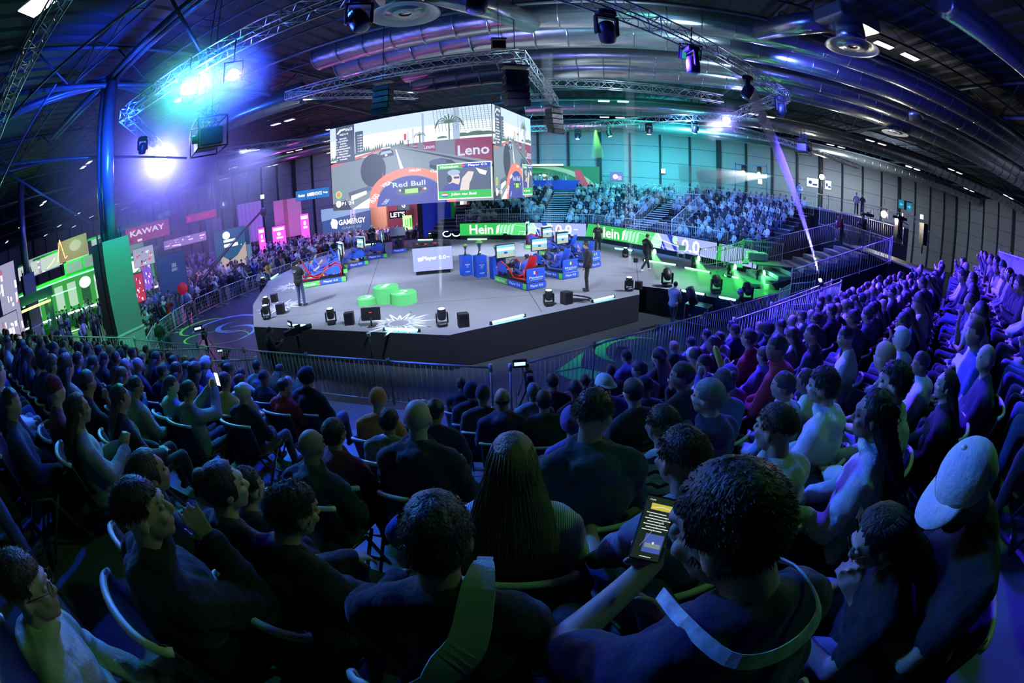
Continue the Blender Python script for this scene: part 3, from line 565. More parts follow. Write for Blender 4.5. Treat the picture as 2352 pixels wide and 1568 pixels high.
# simulator rigs
m_white = mat('white_panel', (.9, .92, .95), .4); m_simblue = mat('sim_blue', (.04, .12, .72), .4); m_simgreen = mat('sim_green', (.12, .72, .12), .5); m_red = mat('red_tube', (.75, .02, .03), .35)
m_simscreen = gc('race', (.45, .55, .45), 1.1)
def simulator(x, y, yaw, red, label, name, flag, whiteback=True, big=False):
    t = thing('racing_simulator', (x, y, 1.1), R(yaw-90), label, 'racing simulator', 'racing simulators')
    mb = MB(); mb.box((0, 0, .15), (.98, 2.35, .28), bev=.02); mb.build('base', m_blkp, t)
    mb = MB()
    for fr, L in ((plane_frame((-.49, 1.17, 0), (0, -1, 0), (0, 0, 1), (-1, 0, 0), .008), 2.34), (plane_frame((.49, -1.17, 0), (0, 1, 0), (0, 0, 1), (1, 0, 0), .008), 2.34), (plane_frame((-.49, -1.175, 0), (1, 0, 0), (0, 0, 1), (0, -1, 0), .008), .98), (plane_frame((.49, 1.175, 0), (-1, 0, 0), (0, 0, 1), (0, 1, 0), .008), .98)):
        F = Flat(mb, fr)
        if L > 2:
            F.rect(0, .03, L*.42, .27, 1); F.rect(L*.42, .03, L*.9, .27, 0); F.rect(L*.9, .03, L, .27, 1); F.text('Heineken', L*.2, .15, .7, .12, 2); F.text('Player 0.0', L*.66, .15, .75, .13, 2); F.star(L*.42, .15, .09, 3)
        else: F.rect(0, .03, L, .27, 0); F.text('Player 0.0', L/2, .15, .62, .13, 2)
    mb.build('side_graphics', [m_simblue, m_simgreen, m_wp, m_rp], t)
    mb = MB(); mb.box((0, -1.14, .58), (.9, .05, .56), bev=.01); mb.build('name_board', m_simblue, t)
    mb = MB(); F = Flat(mb, plane_frame((0, -1.166, .3), (1, 0, 0), (0, 0, 1), (0, -1, 0), .006)); F.text(name, 0, .2, .7, .09, 0); F.rect(-.3, .1, .3, .115, 0)
    for k in range(3): F.rect(-.13+.087*k, .32, -.043+.087*k, .45, 1+k)
    mb.build('name_and_flag', [m_wp]+[mat('flag_%s' % str(c), c, .5) for c in flag], t)
    fr = m_red if red else m_simblue; mb = MB()
    for s in (-1, 1): mb.path([(s*.42, -1.05, .42), (s*.42, -.2, .38), (s*.4, .15, .72), (s*.4, .75, .95), (s*.4, 1.0, .8), (s*.4, .95, .3)], .032, 6); mb.path([(s*.42, -.9, .8), (s*.42, -.95, .4)], .025, 6)
    mb.build('tube_frame', fr, t)
    mb = MB()
    for s in (-1, 1): mb.add([(s*.435, .2, .5), (s*.435, .95, .5), (s*.435, .9, .92), (s*.435, .4, .85)], [(0, 1, 2, 3)]); mb.box((s*.43, .6, .7), (.02, .5, .3), bev=.01)
    mb.build_each('side_shield', m_simblue, t)
    mb = MB()
    mb.loft([[(x_*w_, -.35-y_, z_+h) for x_, h in ((-.5, .1), (-.42, 0), (0, -.02), (.42, 0), (.5, .1), (.42, .03), (0, .01), (-.42, .03))] for w_, y_, z_ in ((.5, -.35, .42), (.52, 0, .38), (.5, .3, .5), (.5, .5, .85), (.42, .62, 1.15), (.28, .68, 1.32))]); mb.build('bucket_seat', m_simblue if not red else m_red, t)
    mb = MB(); mb.path([(.17*cos(a*pi/8), .38+.05*sin(a*pi/8), .86+.15*sin(a*pi/8)) for a in range(17)], .02, 6); mb.box((0, .4, .86), (.2, .04, .08)); mb.tube((0, .42, .86), (0, .7, .78), .04); mb.build('steering_wheel', m_blkp, t)
    mb = MB(); mb.box((0, .75, .7), (.5, .25, .18), bev=.03)
    for k in (-1, 0, 1): mb.box((k*.12, .85, .42), (.07, .03, .16))
    mb.build('pedals', m_blk, t)
    sz = 1.0; M = Matrix.Translation((0, 1.0, 1.32)); mb = MB(); mb.box((0, 0, 0), (1.0*sz, .06, .62*sz), M=M, bev=.015); mb.build('monitor', m_blkp, t); MB().tube((0, 1.06, .2), (0, 1.06, 1.2), .05).build('monitor_post', m_blkp, t)
    mb = MB(); F = Flat(mb, plane_frame((-.46, .965, 1.05), (1, 0, 0), (0, 0, 1), (0, -1, 0), .005)); F.rect(0, 0, .92, .54, 0); F.rect(0, 0, .92, .2, 1, 2); F.disc(.45, .2, .1, .05, 2, 3); F.rect(0, .3, .92, .42, 3, 2); mb.build('race_picture', [m_lsky, m_simscreen, m_lb, m_lw], t)
    if whiteback:
        mb = MB(); mb.box((0, .98, 1.72), (1.06, .22, .05)); mb.box((0, 1.07, 1.45), (1.06, .03, .56)); mb.build('monitor_hood', m_white, t)
    return t
FLG = {'se': ((.9, .7, .0), (.02, .1, .6), (.9, .7, 0)), 'mx': ((0, .4, .1), (.9, .9, .9), (.7, 0, 0)), 'pa': ((.9, .9, .9), (.7, 0, .05), (.05, .1, .6)), 'nl': ((.7, 0, .05), (.9, .9, .9), (.05, .1, .6))}
SIMS = [(-9.45, 20.6, 25, 1, 'red-framed simulator at the left beside the man in the black shirt', 'Spain', 'se', 0), (-10.2, 22.7, 33, 0, 'blue simulator second from the left behind the red one', 'Brasil', 'mx', 1), (-9.7, 25.0, 42, 0, 'blue simulator third from the left, seen past its monitor post', 'Croatia', 'nl', 1), (-9.2, 27.8, 20, 0, 'blue simulator fourth from the left with white panel behind', 'Ireland', 'se', 1), (-7.9, 30.8, -75, 1, 'red-framed simulator at the back facing the camera', 'Malaysia', 'pa', 1),
        (.38, 18.2, 124, 1, 'red-framed simulator in front right with race picture on its monitor', 'Panama', 'pa', 0), (2.0, 20.15, 126, 0, 'blue simulator behind the red one with flag board', 'Mexico', 'mx', 0), (3.5, 22.6, 134, 0, 'blue simulator behind the standing man', 'Sweden', 'se', 1), (3.0, 25.5, 140, 0, 'blue simulator second from the back at the right', 'Chile', 'nl', 1), (2.2, 28.9, 175, 1, 'red-framed simulator at the back of the right group', 'Poland', 'pa', 1)]
for s in SIMS: simulator(s[0], s[1], s[2], s[3], s[4], s[5], FLG[s[6]], bool(s[7]))

# ---------------------------------------------------------------- the hanging video cube
SL, SC_, SR_ = Vector((-9.6, 23.3, 0)), Vector((-.65, 21.0, 0)), Vector((1.4, 26.4, 0)); SB = SL+SR_-SC_; Z0, Z1 = 4.6, 9.32
t = thing('video_cube', (0, 0, 0), 0, 'large white-edged hanging video cube showing a car race', 'video screen')
mb = MB(); inn = [p+((SL+SR_)/2-p)*.01 for p in (SL, SC_, SR_, SB)]; mb.prism([(p.x, p.y) for p in inn], Z0, Z1); mb.build('cabinet', m_blk, t)
mb = MB()
for p in (SL, SC_, SR_, SB): mb.tube((p.x, p.y, Z1), (p.x+.2, p.y, ZT), .02)
for a, b in ((SL, SC_), (SC_, SR_), (SR_, SB), (SB, SL)): mb.tube((a.x, a.y, Z1+.03), (b.x, b.y, Z1+.03), .04)
mb.build('hanging_frame', m_blk, t)
PICM = [gc('sky', (.62, .78, 1.0), 1.1), gc('haze', (.85, .93, 1.0), 1.15), gc('track', (.25, .32, .38), 1), gc('wallred', (.30, .06, .13), 1), gc('wallgrey', (.20, .24, .30), 1), gc('text', (.65, .78, 1), 1), gc('halo', (1.0, .28, .20), 1), gc('carblue', (.07, .08, .42), 1), gc('dark', (.045, .06, .10), 1), gc('palm', (.12, .20, .16), 1), gc('white', (.95, .97, 1), 1.4), gc('ledgreen', (.04, .62, .10), .95), gc('skin', (.85, .72, .68), 1), gc('pole', (.42, .55, .72), 1), gc('panel', (.10, .14, .22), 1), gc('lred', (.9, .08, .12), 1), gc('lime', (.45, .9, .2), 1), gc('deepblue', (.03, .07, .65), .9), gc('kerb', (.65, .2, .22), 1)]
SKY, HZ, TRK, WRD, WGR, TXT, HAL, CAR, DRK, PLM, WH, GRNs, SKN, POL, PAN, RED, LIM, DBL, KRB = range(19)
def race_picture(F, k=1):
    A = 1.92
    def RC(x0, y0, x1, y1, m, l=1): F.rect(x0, 1-y1, x1, 1-y0, m, l)
    def PL(p, m, l=1): F.poly([(x, 1-y) for x, y in p], m, l)
    def TX(b, x, y, w_, h, m, l=6, rot=0): F.text(b, x, 1-y, w_, h, m, l, rot)
    def LN_(p, w_, m, l=2): F.line([(x, 1-y) for x, y in p], w_, m, l)
    RC(0, 0, 1, .16, SKY); RC(0, .16, 1, .42, HZ); PL([(0, .42), (.0, .47), (.25, .42), (.43, .34), (.47, .33), (1, .40), (1, 1), (0, 1)], TRK, 2)
    random.seed(4)
    for i in range(34):
        x = .0+.5*i/34; h = random.uniform(.02, .06)*(1.6-x*1.6+.4); PL([(x, .40-.12*x), (x+.02, .40-.12*x), (x+.012, .40-.12*x-h)], PLM, 2)
    PL([(.0, .44), (.22, .39), (.42, .33), (.42, .35), (.22, .42), (0, .48)], KRB, 3)
    PL([(.43, .335), (1, .345), (1, .60), (.75, .49)], WGR, 3); PL([(.8, .345), (1, .345), (1, .60), (.8, .515)], WRD, 4); PL([(.62, .34), (.69, .34), (.69, .45), (.62, .425)], WRD, 4); PL([(.56, .338), (.585, .338), (.585, .4), (.56, .39)], WRD, 4); PL([(.52, .338), (.535, .338), (.535, .37), (.52, .365)], WRD, 4)
    PL([(.43, .345), (.80, .56), (1, .66), (1, .63), (.80, .535)], DRK, 3)
    TX('Leno', .90, .47, .17, .11, TXT); TX('Lenovo', .655, .395, .062, .045, TXT); TX('Lenovo', .572, .37, .022, .02, TXT)
    for x, w_, y0 in ((.81, .035, -.0), (.62, .013, .02), (.56, .006, .17), (.53, .004, .2)): RC(x-w_/2, max(0, y0), x+w_/2, .345, POL, 3)
    for i in range(16): x = .68+.02*i; LN_([(min(x, 1), 0), (min(1, x+.015), .25)], .0022, PLM, 3) if x < .99 else None
    for i in range(11): y = .02+.023*i; LN_([(.70+.008*i, y+.01), (1, y+.015)], .0022, PLM, 3)
    for cx, cy_, s in ((.77, .16, .13), (.60, .26, .055), (.53, .31, .02)):
        for j in range(11):
            a = pi*j/10; LN_([(cx, cy_), (cx+s*.5*cos(a), cy_-s*.55*sin(a)-.005), (cx+s*.62*cos(a), cy_-s*.75*sin(a)+s*.35*abs(cos(a)))], .006*s/.1, PLM, 4)
        RC(cx-.004, cy_, cx+.004, .34, PLM, 3)
    for cx, r in ((.84, .05), (.92, .06), (.97, .05), (.73, .03)): F.disc(cx, 1-.32, r, r*.8, PLM, 2, 0, pi)
    RC(.505, .22, .52, .29, RED, 4)
    PL([(.34, .46), (.345, .39), (.37, .36), (.41, .36), (.435, .39), (.44, .44)], DRK, 4); RC(.36, .34, .42, .355, SKY, 5); PL([(.35, .42), (.43, .41), (.42, .38), (.36, .385)], POL, 5); F.disc(.39, 1-.43, .008, .012, WH, 6)
    PL([(.45, .38), (.475, .60), (.495, .60), (.455, .38)], WH, 3)
    # halo, cockpit, wheels
    F.disc(.30, .42, .085, .19, DRK, 4); RC(.36, .62, .365, .8, RED, 5); PL([(.65, .62), (.66, .55), (.72, .53), (.78, .56), (.82, .63), (.7, .66)], DRK, 4); F.disc(.70, .43, .05, .035, PAN, 5)
    pts_o = [(.52+.25*cos(a), .90-.30*sin(a)) for a in [pi*i/24 for i in range(25)]]; pts_i = [(.53+.205*cos(a), .92-.235*sin(a)) for a in [pi*i/24 for i in range(25)]]
    F.disc(.53, .0, .215, .31, CAR, 5, 0, pi)
    for i in range(24): PL([pts_o[i], pts_o[i+1], pts_i[i+1], pts_i[i]], HAL, 6)
    PL([pts_o[24], pts_i[24], (.31, 1.0), (.26, 1.0)], HAL, 6); PL([pts_o[0], pts_i[0], (.75, 1), (.80, 1)], HAL, 6)
    PL([(.14, 1.0), (.30, .86), (.28, 1.0)], WH, 5); PL([(.0, .99), (.0, .92), (.1, .88), (.14, 1)], DRK, 5); PL([(.14, .84), (.25, .80), (.25, .84), (.14, .90)], WH, 6); PL([(.12, .80), (.27, .75), (.29, .80), (.13, .87)], PAN, 5)
    TX('HUGO', .30, .90, .1, .045, WH, 8, 1.1); TX('VISA', .385, .755, .075, .04, WH, 8, .6); TX('Red Bull', .525, .775, .2, .055, TXT, 8); TX('TURBO', .375, .95, .07, .03, TXT, 8, 1.1); TX('ORLEN', .565, .635, .07, .025, WH, 8); TX('Cash', .68, .665, .05, .025, WH, 8, -.35)
    F.disc(.54, .15, .10, .055, PAN, 7); F.disc(.54, .16, .07, .035, DRK, 8); RC(.5, .83, .58, .88, LIM, 9)
    for x, m in ((.61, RED), (.625, LIM), (.47, WH), (.62, WH)): F.disc(x, .16, .006, .012, m, 9)
    # score panel
    RC(.045, .0, .18, .44, PAN, 7); RC(.185, .1, .24, .36, PAN, 6)
    PL([(.05, .085), (.075, .035), (.115, .03), (.11, .05), (.085, .055), (.065, .085)], WH, 8); TX('RACE', .142, .05, .05, .033, WH, 9); TX('VUELTA 1/5', .105, .10, .065, .022, WH, 9)
    for i, n in enumerate(('BRASIL', 'SLOVENIA', 'INDIA', 'CROATIA', 'NETHERLANDS', 'MALAYSIA', 'IRELAND', 'NEW ZEALAND', 'PANAMA')):
        TX(n, .10, .15+.031*i, .009*len(n), .018, WH, 9); TX('%d' % (i+1), .052, .15+.031*i, .006, .018, WH, 9)
        if i < 7: TX('+1.2%02d' % (i*13), .218, .15+.031*i, .034, .016, WH, 9)
    F.disc(.05, .19, .024, .045, LIM, 8); F.disc(.05, .19, .015, .03, HAL, 9); F.disc(.045, .08, .02, .04, WH, 8); TX('F1 24', .115, .92, .09, .04, WH, 9)
    # inset with the driver
    RC(.695, .60, .995, .975, WH, 10); RC(.70, .61, .99, .965, PAN, 11); RC(.70, .61, .84, .655, GRNs, 12); RC(.84, .61, .99, .655, DBL, 12); TX('Heineken', .765, .632, .1, .028, WH, 13); TX('Player 0.0', .92, .632, .1, .028, WH, 13); F.star(.84, .37, .02, RED, 13)
    RC(.70, .885, .99, .965, GRNs, 12); TX('Julian van Buel', .84, .925, .14, .035, WH, 13); RC(.72, .905, .75, .918, RED, 13); RC(.72, .918, .75, .932, WH, 13); RC(.72, .932, .75, .945, DBL, 13)
    F.disc(.79, .235, .033, .085, SKN, 12); RC(.77, .78, .815, .86, SKN, 12); PL([(.72, .885), (.74, .83), (.78, .80), (.82, .83), (.88, .885)], CAR, 13); F.disc(.765, .24, .014, .04, DRK, 13); F.disc(.79, .305, .035, .03, POL, 13); RC(.79, .74, .82, .76, DRK, 14)
    PL([(.82, .885), (.835, .76), (.87, .69), (.90, .70), (.89, .76), (.875, .82), (.87, .885)], SKN, 14); PL([(.91, .66), (.97, .70), (.96, .74), (.93, .72)], WH, 13)
def screen_face(A, B, name):
    mb = MB(); x = (B-A); n = Vector((x.y, -x.x, 0)).normalized(); o = Vector((A.x, A.y, Z0))+n*.03
    F = Flat(mb, plane_frame(o, x, (0, 0, Z1-Z0), n, .0035)); race_picture(F); mb.build(name, PICM, t)
screen_face(SL, SC_, 'front_picture'); screen_face(SC_, SR_, 'side_picture')
# ---------------------------------------------------------------- rails, long display, grandstands
m_galv = mat('galvanised_rail', (.72, .75, .8), .4, .35)
def rail(a, b, label, h=1.1, sp=.125, group='steel guard rails', name='guard_rail', legs=True, rt_=.024, sag=None):
    """a, b: (x, y, z of the foot); a sloping rail when the feet differ"""
    a, b = Vector(a), Vector(b); L = Vector((b.x-a.x, b.y-a.y, 0)).length; d = (b-a); H_ = Vector((0, 0, h))
    t = thing(name, a, 0, label, 'railing', group); z = Vector((0, 0, 0))
    MB().tube(H_, d+H_, rt_, n=8).build('top_rail', m_galv, t)
    MB().tube(Vector((0, 0, .1)), d+Vector((0, 0, .1)), .016, n=6).build('bottom_rail', m_galv, t)
    for q in (0, 1): mb = MB(); mb.tube(d*q, d*q+H_*1.05, rt_*1.05, n=8); mb.tube(d*q+H_*.98-Vector((0, 0, .06)), d*q+H_*1.07, rt_*1.7, n=8); mb.tube(d*q+Vector((0, 0, .1)), d*q+Vector((0, 0, .2)), rt_*1.6, n=6); mb.build('post', m_galv, t)
    mb = MB(); n = max(2, int(L/sp))
    for i in range(1, n): p = d*(i/n); mb.tube(p+Vector((0, 0, .1)), p+H_, .0095, n=5)
    mb.build('bars', m_galv, t)
    return t
def railrun(a, b, n, text, h=1.1, sp=.125, **k):
    for i in range(n):
        rail(along(a, b, i/n), along(b, a, 1-(i+1)/n), text % (ORD[i] if i < 12 else 'last'), h, sp, **k)
railrun((-14.3, 11.28, .5), (-.45, 8.33, .5), 6, 'guard rail before the left half of the near stand, %s section from the column', .0+1.1)
railrun((-.05, 8.33, .5), (11.65, 15.2, .5), 6, 'guard rail before the right half of the near stand, %s section from the centre post')
rail((-14.3, 11.28, .5), (-16.6, 4.4, 3.2), 'green-lit sloping guard rail at the left end of the near stand', 1.15)
rail((-14.0, 9.9, .55), (-8.9, 9.85, .55), 'blue-green rail of the left exit ramp, farther from the camera'); rail((-14.0, 9.85, .55), (-10.4, 8.75, .55), 'short slanting rail closing the left exit ramp'); rail((-10.4, 8.75, .55), (-6.4, 8.95, .55), 'blue-green rail of the left exit ramp, nearer to the camera')
rail((7.8, 11.1, 1.0), (12.2, 13.1, 1.4), 'violet rail of the right exit ramp, farther from the camera'); rail((5.6, 9.6, 1.0), (10.0, 11.2, 1.5), 'violet rail of the right exit ramp, nearer to the camera'); rail((10.0, 11.2, 1.5), (12.3, 12.6, 1.5), 'violet rail closing the right exit ramp')
for i in range(3): rail(along((11.65, 15.2, 1.3), (16.3, 13.3, 3.4), i/3), along((11.65, 15.2, 1.3), (16.3, 13.3, 3.4), (i+1)/3), 'sloping blue rail climbing beside the right-hand crowd, %s section' % ('lowest', 'middle', 'topmost')[i], 1.15)
rail((11.3, 15.5, .4), (12.9, 16.8, .4), 'short blue gate rail behind the corner of the side stage'); rail((12.9, 16.8, .4), (13.4, 15.6, .8), 'short blue rail joining the gate to the sloping rail')
for i in range(3): rail(along((10.7, 20.8, 1.1), (18.3, 19.7, 3.4), i/3), along((10.7, 20.8, 1.1), (18.3, 19.7, 3.4), (i+1)/3), 'green and blue rail beside the metal stairs, %s section' % ('lowest', 'middle', 'topmost')[i], 1.12)
for i in range(3): rail(along((18.3, 19.7, 3.45), (16.3, 13.4, 3.35), i/3), along((18.3, 19.7, 3.45), (16.3, 13.4, 3.35), (i+1)/3), 'dark mesh-backed landing rail with black emblem, %s section from the left' % ('first', 'second', 'third')[i], 1.12)
rail((11.2, 18.9, 2.1), (13.4, 18.5, 2.1), 'green-lit rail on the low stair platform', 1.0); rail((11.1, 18.8, 2.1), (10.9, 20.3, 1.5), 'green-lit short rail at the head of the stage steps', 1.0); rail((12.6, 20.4, 1.9), (10.3, 22.2, 1.1), 'green-lit rail of the stage steps before the long display', 1.0)
m_tile = mat('stair_grey', (.35, .37, .4), .6)
t = thing('stage_steps', (11.0, 20.0, 1.1), 0, 'green-lit metal steps up to the low stair platform', 'stairs')
for i in range(4): MB().box((.25*i, -.15*i, .12+.24*i), (.32, 1.1, .05), -.5).build('tread', m_tile, t)
MB().box((1.9, -1.4, .98), (2.4, 1.5, .08), -.2).build('platform', m_tile, t)
mb = MB()
for x, y in ((1, -1.8), (2.9, -2.1), (1, -.8), (2.9, -1.0)): mb.tube((x, y, 0), (x, y, .98), .03)
mb.build_each('platform_leg', m_galv, t)
t = thing('flight_case', (12.1, 19.0, 2.15), -.2, 'pale equipment case standing on the low stair platform', 'case'); MB().box((0, 0, .2), (1.1, .45, .38), bev=.02).build('body', m_white, t); MB().box((0, 0, .3), (1.12, .47, .03)).build('lid_edge', m_alu, t)
t = thing('stair_flight', (11.3, 19.9, 1.1), -.15, 'broad blue-lit stairs climbing between the right stands', 'stairs')
for i in range(10): MB().box((.7*i+.4, -1.2, .22*i+.1), (.72, 2.6, .2)).build('tread', m_tile, t)
MB().box((8.1, -3.4, 2.3), (1.8, 7.5, .08)).build('landing', m_tile, t)
mb = MB(); mb.add([(0, -2.6, -.9), (8.4, -2.6, -.9), (8.4, -2.6, 2.2), (0, -2.6, 0)], [(0, 1, 2, 3)]); mb.add([(8.6, .4, -1), (8.6, -6, -1), (8.6, -6, 2.2), (8.6, .4, 2.2)], [(0, 1, 2, 3)]); mb.build('drape', m_fascia, t)
m_emb = m_blk
for i in range(3):
    p = Vector(along((18.2, 19.5, 4.0), (16.35, 13.5, 3.9), (i+.5)/3)); mb = MB(); F = Flat(mb, plane_frame(p+Vector((-.05, 0, 0)), (-.3, -.95, 0), (0, 0, 1), (-.95, .3, 0)))
    F.poly([(-.25, -.2), (-.05, -.1), (.0, -.25), (.1, -.08), (.28, .02), (.12, .1), (.2, .25), (.02, .12), (-.15, .22), (-.1, .03)], 0); mb.build('emblem_plate', m_emb, label='black running-animal emblem on the landing rail, %s' % ('left', 'middle', 'right')[i], cat='emblem', group='emblems on the landing rail')
# long LED display
QL = [Vector(p) for p in ((-3.9, 35.4), (6.05, 32.7), (11.95, 22.7), (13.15, 20.6))]
SEGL = [(QL[i+1]-QL[i]).length for i in range(3)]
def q_at(s, off=0):
    for i in range(3):
        if s <= SEGL[i] or i == 2:
            d = (QL[i+1]-QL[i]).normalized(); n = Vector((d.y, -d.x)); p = QL[i]+d*s+n*off; return p
        s -= SEGL[i]
t = thing('display_board', (0, 0, 0), 0, 'long curved display board glowing green and pale blue behind the stage', 'display board')
mb = MB()
for i in range(3):
    a, b = QL[i], QL[i+1]; d = (b-a).normalized(); n = Vector((d.y, -d.x)); c = (a+b)/2-n*.14; mb.box((c.x, c.y, 1.9), ((b-a).length+.1, .2, 1.02), atan2(d.y, d.x)); c = (a+b)/2-n*.1; mb.box((c.x, c.y, 1.25), ((b-a).length, .3, .3), atan2(d.y, d.x))
mb.build('cabinet', m_fascia, t)
BW = 10.95
def bf(o, L): return lambda u, v, l: (*q_at(o+u*L, .01+.004*l), 1.42+v*.97)
mb = MB(); BP = [gc('ledgreen', ()), gc('ledgreen2', (.12, .8, .22), 1), gc('white', ()), gc('paleblue', ()), gc('deepblue', ()), gc('boardmint', (.55, .95, .75), 1.05), gc('lred', ())]
for o, L in ((0, SEGL[0]), (SEGL[0], SEGL[1])):
    F = Flat(mb, bf(o, L)); F.rect(0, 0, .97, 1, 3, 1, 12); F.rect(0, 0, .42, 1, 0, 2, 6); F.poly([(.42, 0), (.62, 0), (.66, 1), (.42, 1)], 5, 2); F.poly([(.36, 0), (.46, .0), (.52, 1), (.40, 1)], 1, 3); F.poly([(.30, 0), (.36, 0), (.44, 1), (.39, 1)], 0, 4); F.poly([(.47, 0), (.5, 0), (.56, 1), (.5, 1)], 1, 3)
    F.text('Hein', .175, .5, .19, .78, 2, 6)
    for i in range(9): random.seed(i); x = .29+.014*i; F.poly([(x, .1*random.random()), (x+.02, .2), (x+.035, .9), (x+.01, .75)], 1 if i % 2 else 2 if i == 0 else 5, 5)
    F.disc(.655, -.2, .06, 1.25, 4, 3, 0, pi); F.text('er', .59, .2, .03, .4, 2, 6, .7); F.poly([(.585, 1), (.64, 1), (.70, 0), (.645, 0)], 3, 5); F.line([(.575, 1), (.62, 0)], .004, 2, 6); F.text('0er', .645, .5, .035, 1.1, 2, 7, .5)
    F.disc(.70, .72, .02, .26, 5, 6); F.star(.705, .55, .04, 0, 7, 5); F.star(.705, .55, .025, 2, 8, 5); F.line([(.715, .7), (.725, .5)], .006, 6, 9)
    F.text('0.0', .805, .5, .12, .8, 2, 6); F.rect(.88, .48, .91, .54, 2, 6); F.poly([(.965, 0), (1, 0), (1, 1), (.985, 1)], 0, 3)
F = Flat(mb, bf(SEGL[0]+SEGL[1], SEGL[2])); F.rect(0, 0, 1, 1, 3, 1)
mb.build('picture', BP, t)
railrun((-4.2, 36.0, 2.0), (6.3, 33.2, 2.0), 5, 'far guard rail above the long display, %s section from the left', 1.05, .14, group='far guard rails')
railrun((6.4, 33.1, 2.0), (12.4, 22.9, 2.0), 5, 'guard rail above the right part of the long display, %s section from the middle', 1.05, .14, group='far guard rails')
def offset_poly(P, d, sgn):
    P = [Vector(p) for p in P]; out = []
    N_ = [Vector(((P[i+1]-P[i]).y, -(P[i+1]-P[i]).x)).normalized()*sgn for i in range(len(P)-1)]
    for i, p in enumerate(P):
        if i == 0: out.append(p+N_[0]*d)
        elif i == len(P)-1: out.append(p+N_[-1]*d)
        else:
            m = (N_[i-1]+N_[i]).normalized(); out.append(p+m*(d/max(.3, m.dot(N_[i]))))
    return out
def stand(name, P, sgn, rows, d0, dd, z0, dz, label, ends=None):
    t = thing(name, (0, 0, 0), 0, label, 'grandstand'); mb = MB()
    for k in range(rows):
        a, b = offset_poly(P, max(0, d0+dd*k-dd*.5-(.45 if k == 0 else 0)), sgn), offset_poly(P, d0+dd*k+dd*.5, sgn); z = z0+dz*k; n = len(a)
        for i in range(n-1):
            mb.add([(*a[i], z), (*a[i+1], z), (*b[i+1], z), (*b[i], z)], [(0, 1, 2, 3)]); mb.add([(*a[i], z-dz), (*a[i+1], z-dz), (*a[i+1], z), (*a[i], z)], [(0, 1, 2, 3)], 1)
            mb.add([(*a[i], z-.03), (*a[i+1], z-.03), (*a[i+1], z+.004), (*a[i], z+.004)], [(0, 1, 2, 3)], 2)
        for q in (0, -1): mb.add([(*a[q], 0.02), (*b[q], 0.02), (*b[q], z), (*a[q], z)], [(0, 1, 2, 3)], 1)
    b = offset_poly(P, d0+dd*(rows-.5), sgn)
    for i in range(len(b)-1): mb.add([(*b[i], .02), (*b[i+1], .02), (*b[i+1], z), (*b[i], z)], [(0, 1, 2, 3)], 1)
    mb.build('steps', [mat('stand_tread', (.16, .17, .19), .55, var=.2, vscale=1.5), m_fascia, m_galv], t); return t
NP = [(-14.7, 11.66), (-.3, 8.31), (11.7, 15.37)]
stand('near_grandstand', NP, 1, 11, .95, .85, .41, .37, 'dark stepped grandstand the camera stands on')
FP = [(-7.0, 37.1), (6.3, 33.6), (13.3, 21.7)]
stand('far_grandstand', FP, -1, 11, 1.2, .85, 1.75, .27, 'blue-lit stepped grandstand packed with people beyond the stage')
# aisle stairs in the far stand (pale treads)
for j, (x, y, dx, dy, wd, lab) in enumerate(((3.2, 34.9, .26, .966, 1.9, 'pale central stairs running up the far stand'), (8.6, 31.2, .77, .64, 1.5, 'pale slanting stairs in the bend of the far stand'))):
    t = thing('stand_stairs', (x, y, 1.85), atan2(dy, dx), lab, 'stairs', 'far stand stairs')
    for i in range(18): MB().box((.48*i+.5, 0, .152*i+.15), (.48, wd, .06)).build('tread', mat('pale_tread', (.6, .62, .66), .5), t)
railrun((-6.6, 46.5, 4.7), (2.5, 44.2, 4.7), 3, 'rail at the back of the far stand, %s section from the left', 1.0, .2, group='far guard rails')
for i in range(6): rail(along((8.5, 42.8, 4.6), (22.6, 27.2, 4.5), i/6), along((8.5, 42.8, 4.6), (22.6, 27.2, 4.5), (i+1)/6), 'rail along the top row of the far stand, %s section from the green bar' % ORD[i], 1.05, .2, group='far guard rails')
for i in range(3): rail(along((-3.5, 36.6, 2.4), (-1.2, 41, 3.6), i/3) if i == 0 else (1.0*i, 36.9, 2.4), (0.0, 37.0, 2.4) if i == 0 else (1.0*i+1, 36.8, 2.4) , 'blue box rail round the far stand exit, %s side' % ('left', 'front', 'right')[i], 1.0, .14, group='far guard rails')
for i, (a, b) in enumerate((((8.9, 30.6, 2.2), (11.6, 33.0, 4.0)), ((10.6, 27.5, 2.2), (13.6, 29.6, 4.0)), ((11.6, 33.0, 4.0), (13.6, 29.6, 4.0)))): rail(a, b, 'teal rail round the exit in the right part of the far stand, %s side' % ('left', 'right', 'back')[i], 1.05, .14, group='far guard rails')
# control platform and other rails at the back right
t = thing('control_platform', (26.5, 26.5, 0), -.72, 'raised control platform behind blue rails at the back right', 'platform'); MB().box((0, 0, 5.1), (10, 3, .15)).build('deck', m_tile, t); mb = MB(); mb.box((0, -1.45, 2.6), (10, .05, 5)); mb.build('drape', m_fascia, t)
PA, PB = Vector((22.0, 28.6, 5.15)), Vector((30.0, 22.0, 4.9))
for i in range(4): rail(along(PA, PB, i/4), along(PA, PB, (i+1)/4), 'deep blue rail of the control platform, %s section from the left' % ORD[i], 1.15, .13, group='platform rails')
rail((30.0, 22.0, 4.6), (31.8, 20.6, 3.9), 'blue rail sloping down from the control platform', 1.1)
for i in range(4): rail(along((19, 22.2, 4.1), (24.5, 19.0, 3.9), i/4), along((19, 22.2, 4.1), (24.5, 19.0, 3.9), (i+1)/4), 'grey-blue rail below the control platform, %s section' % ORD[i], 1.1, .15, group='platform rails')
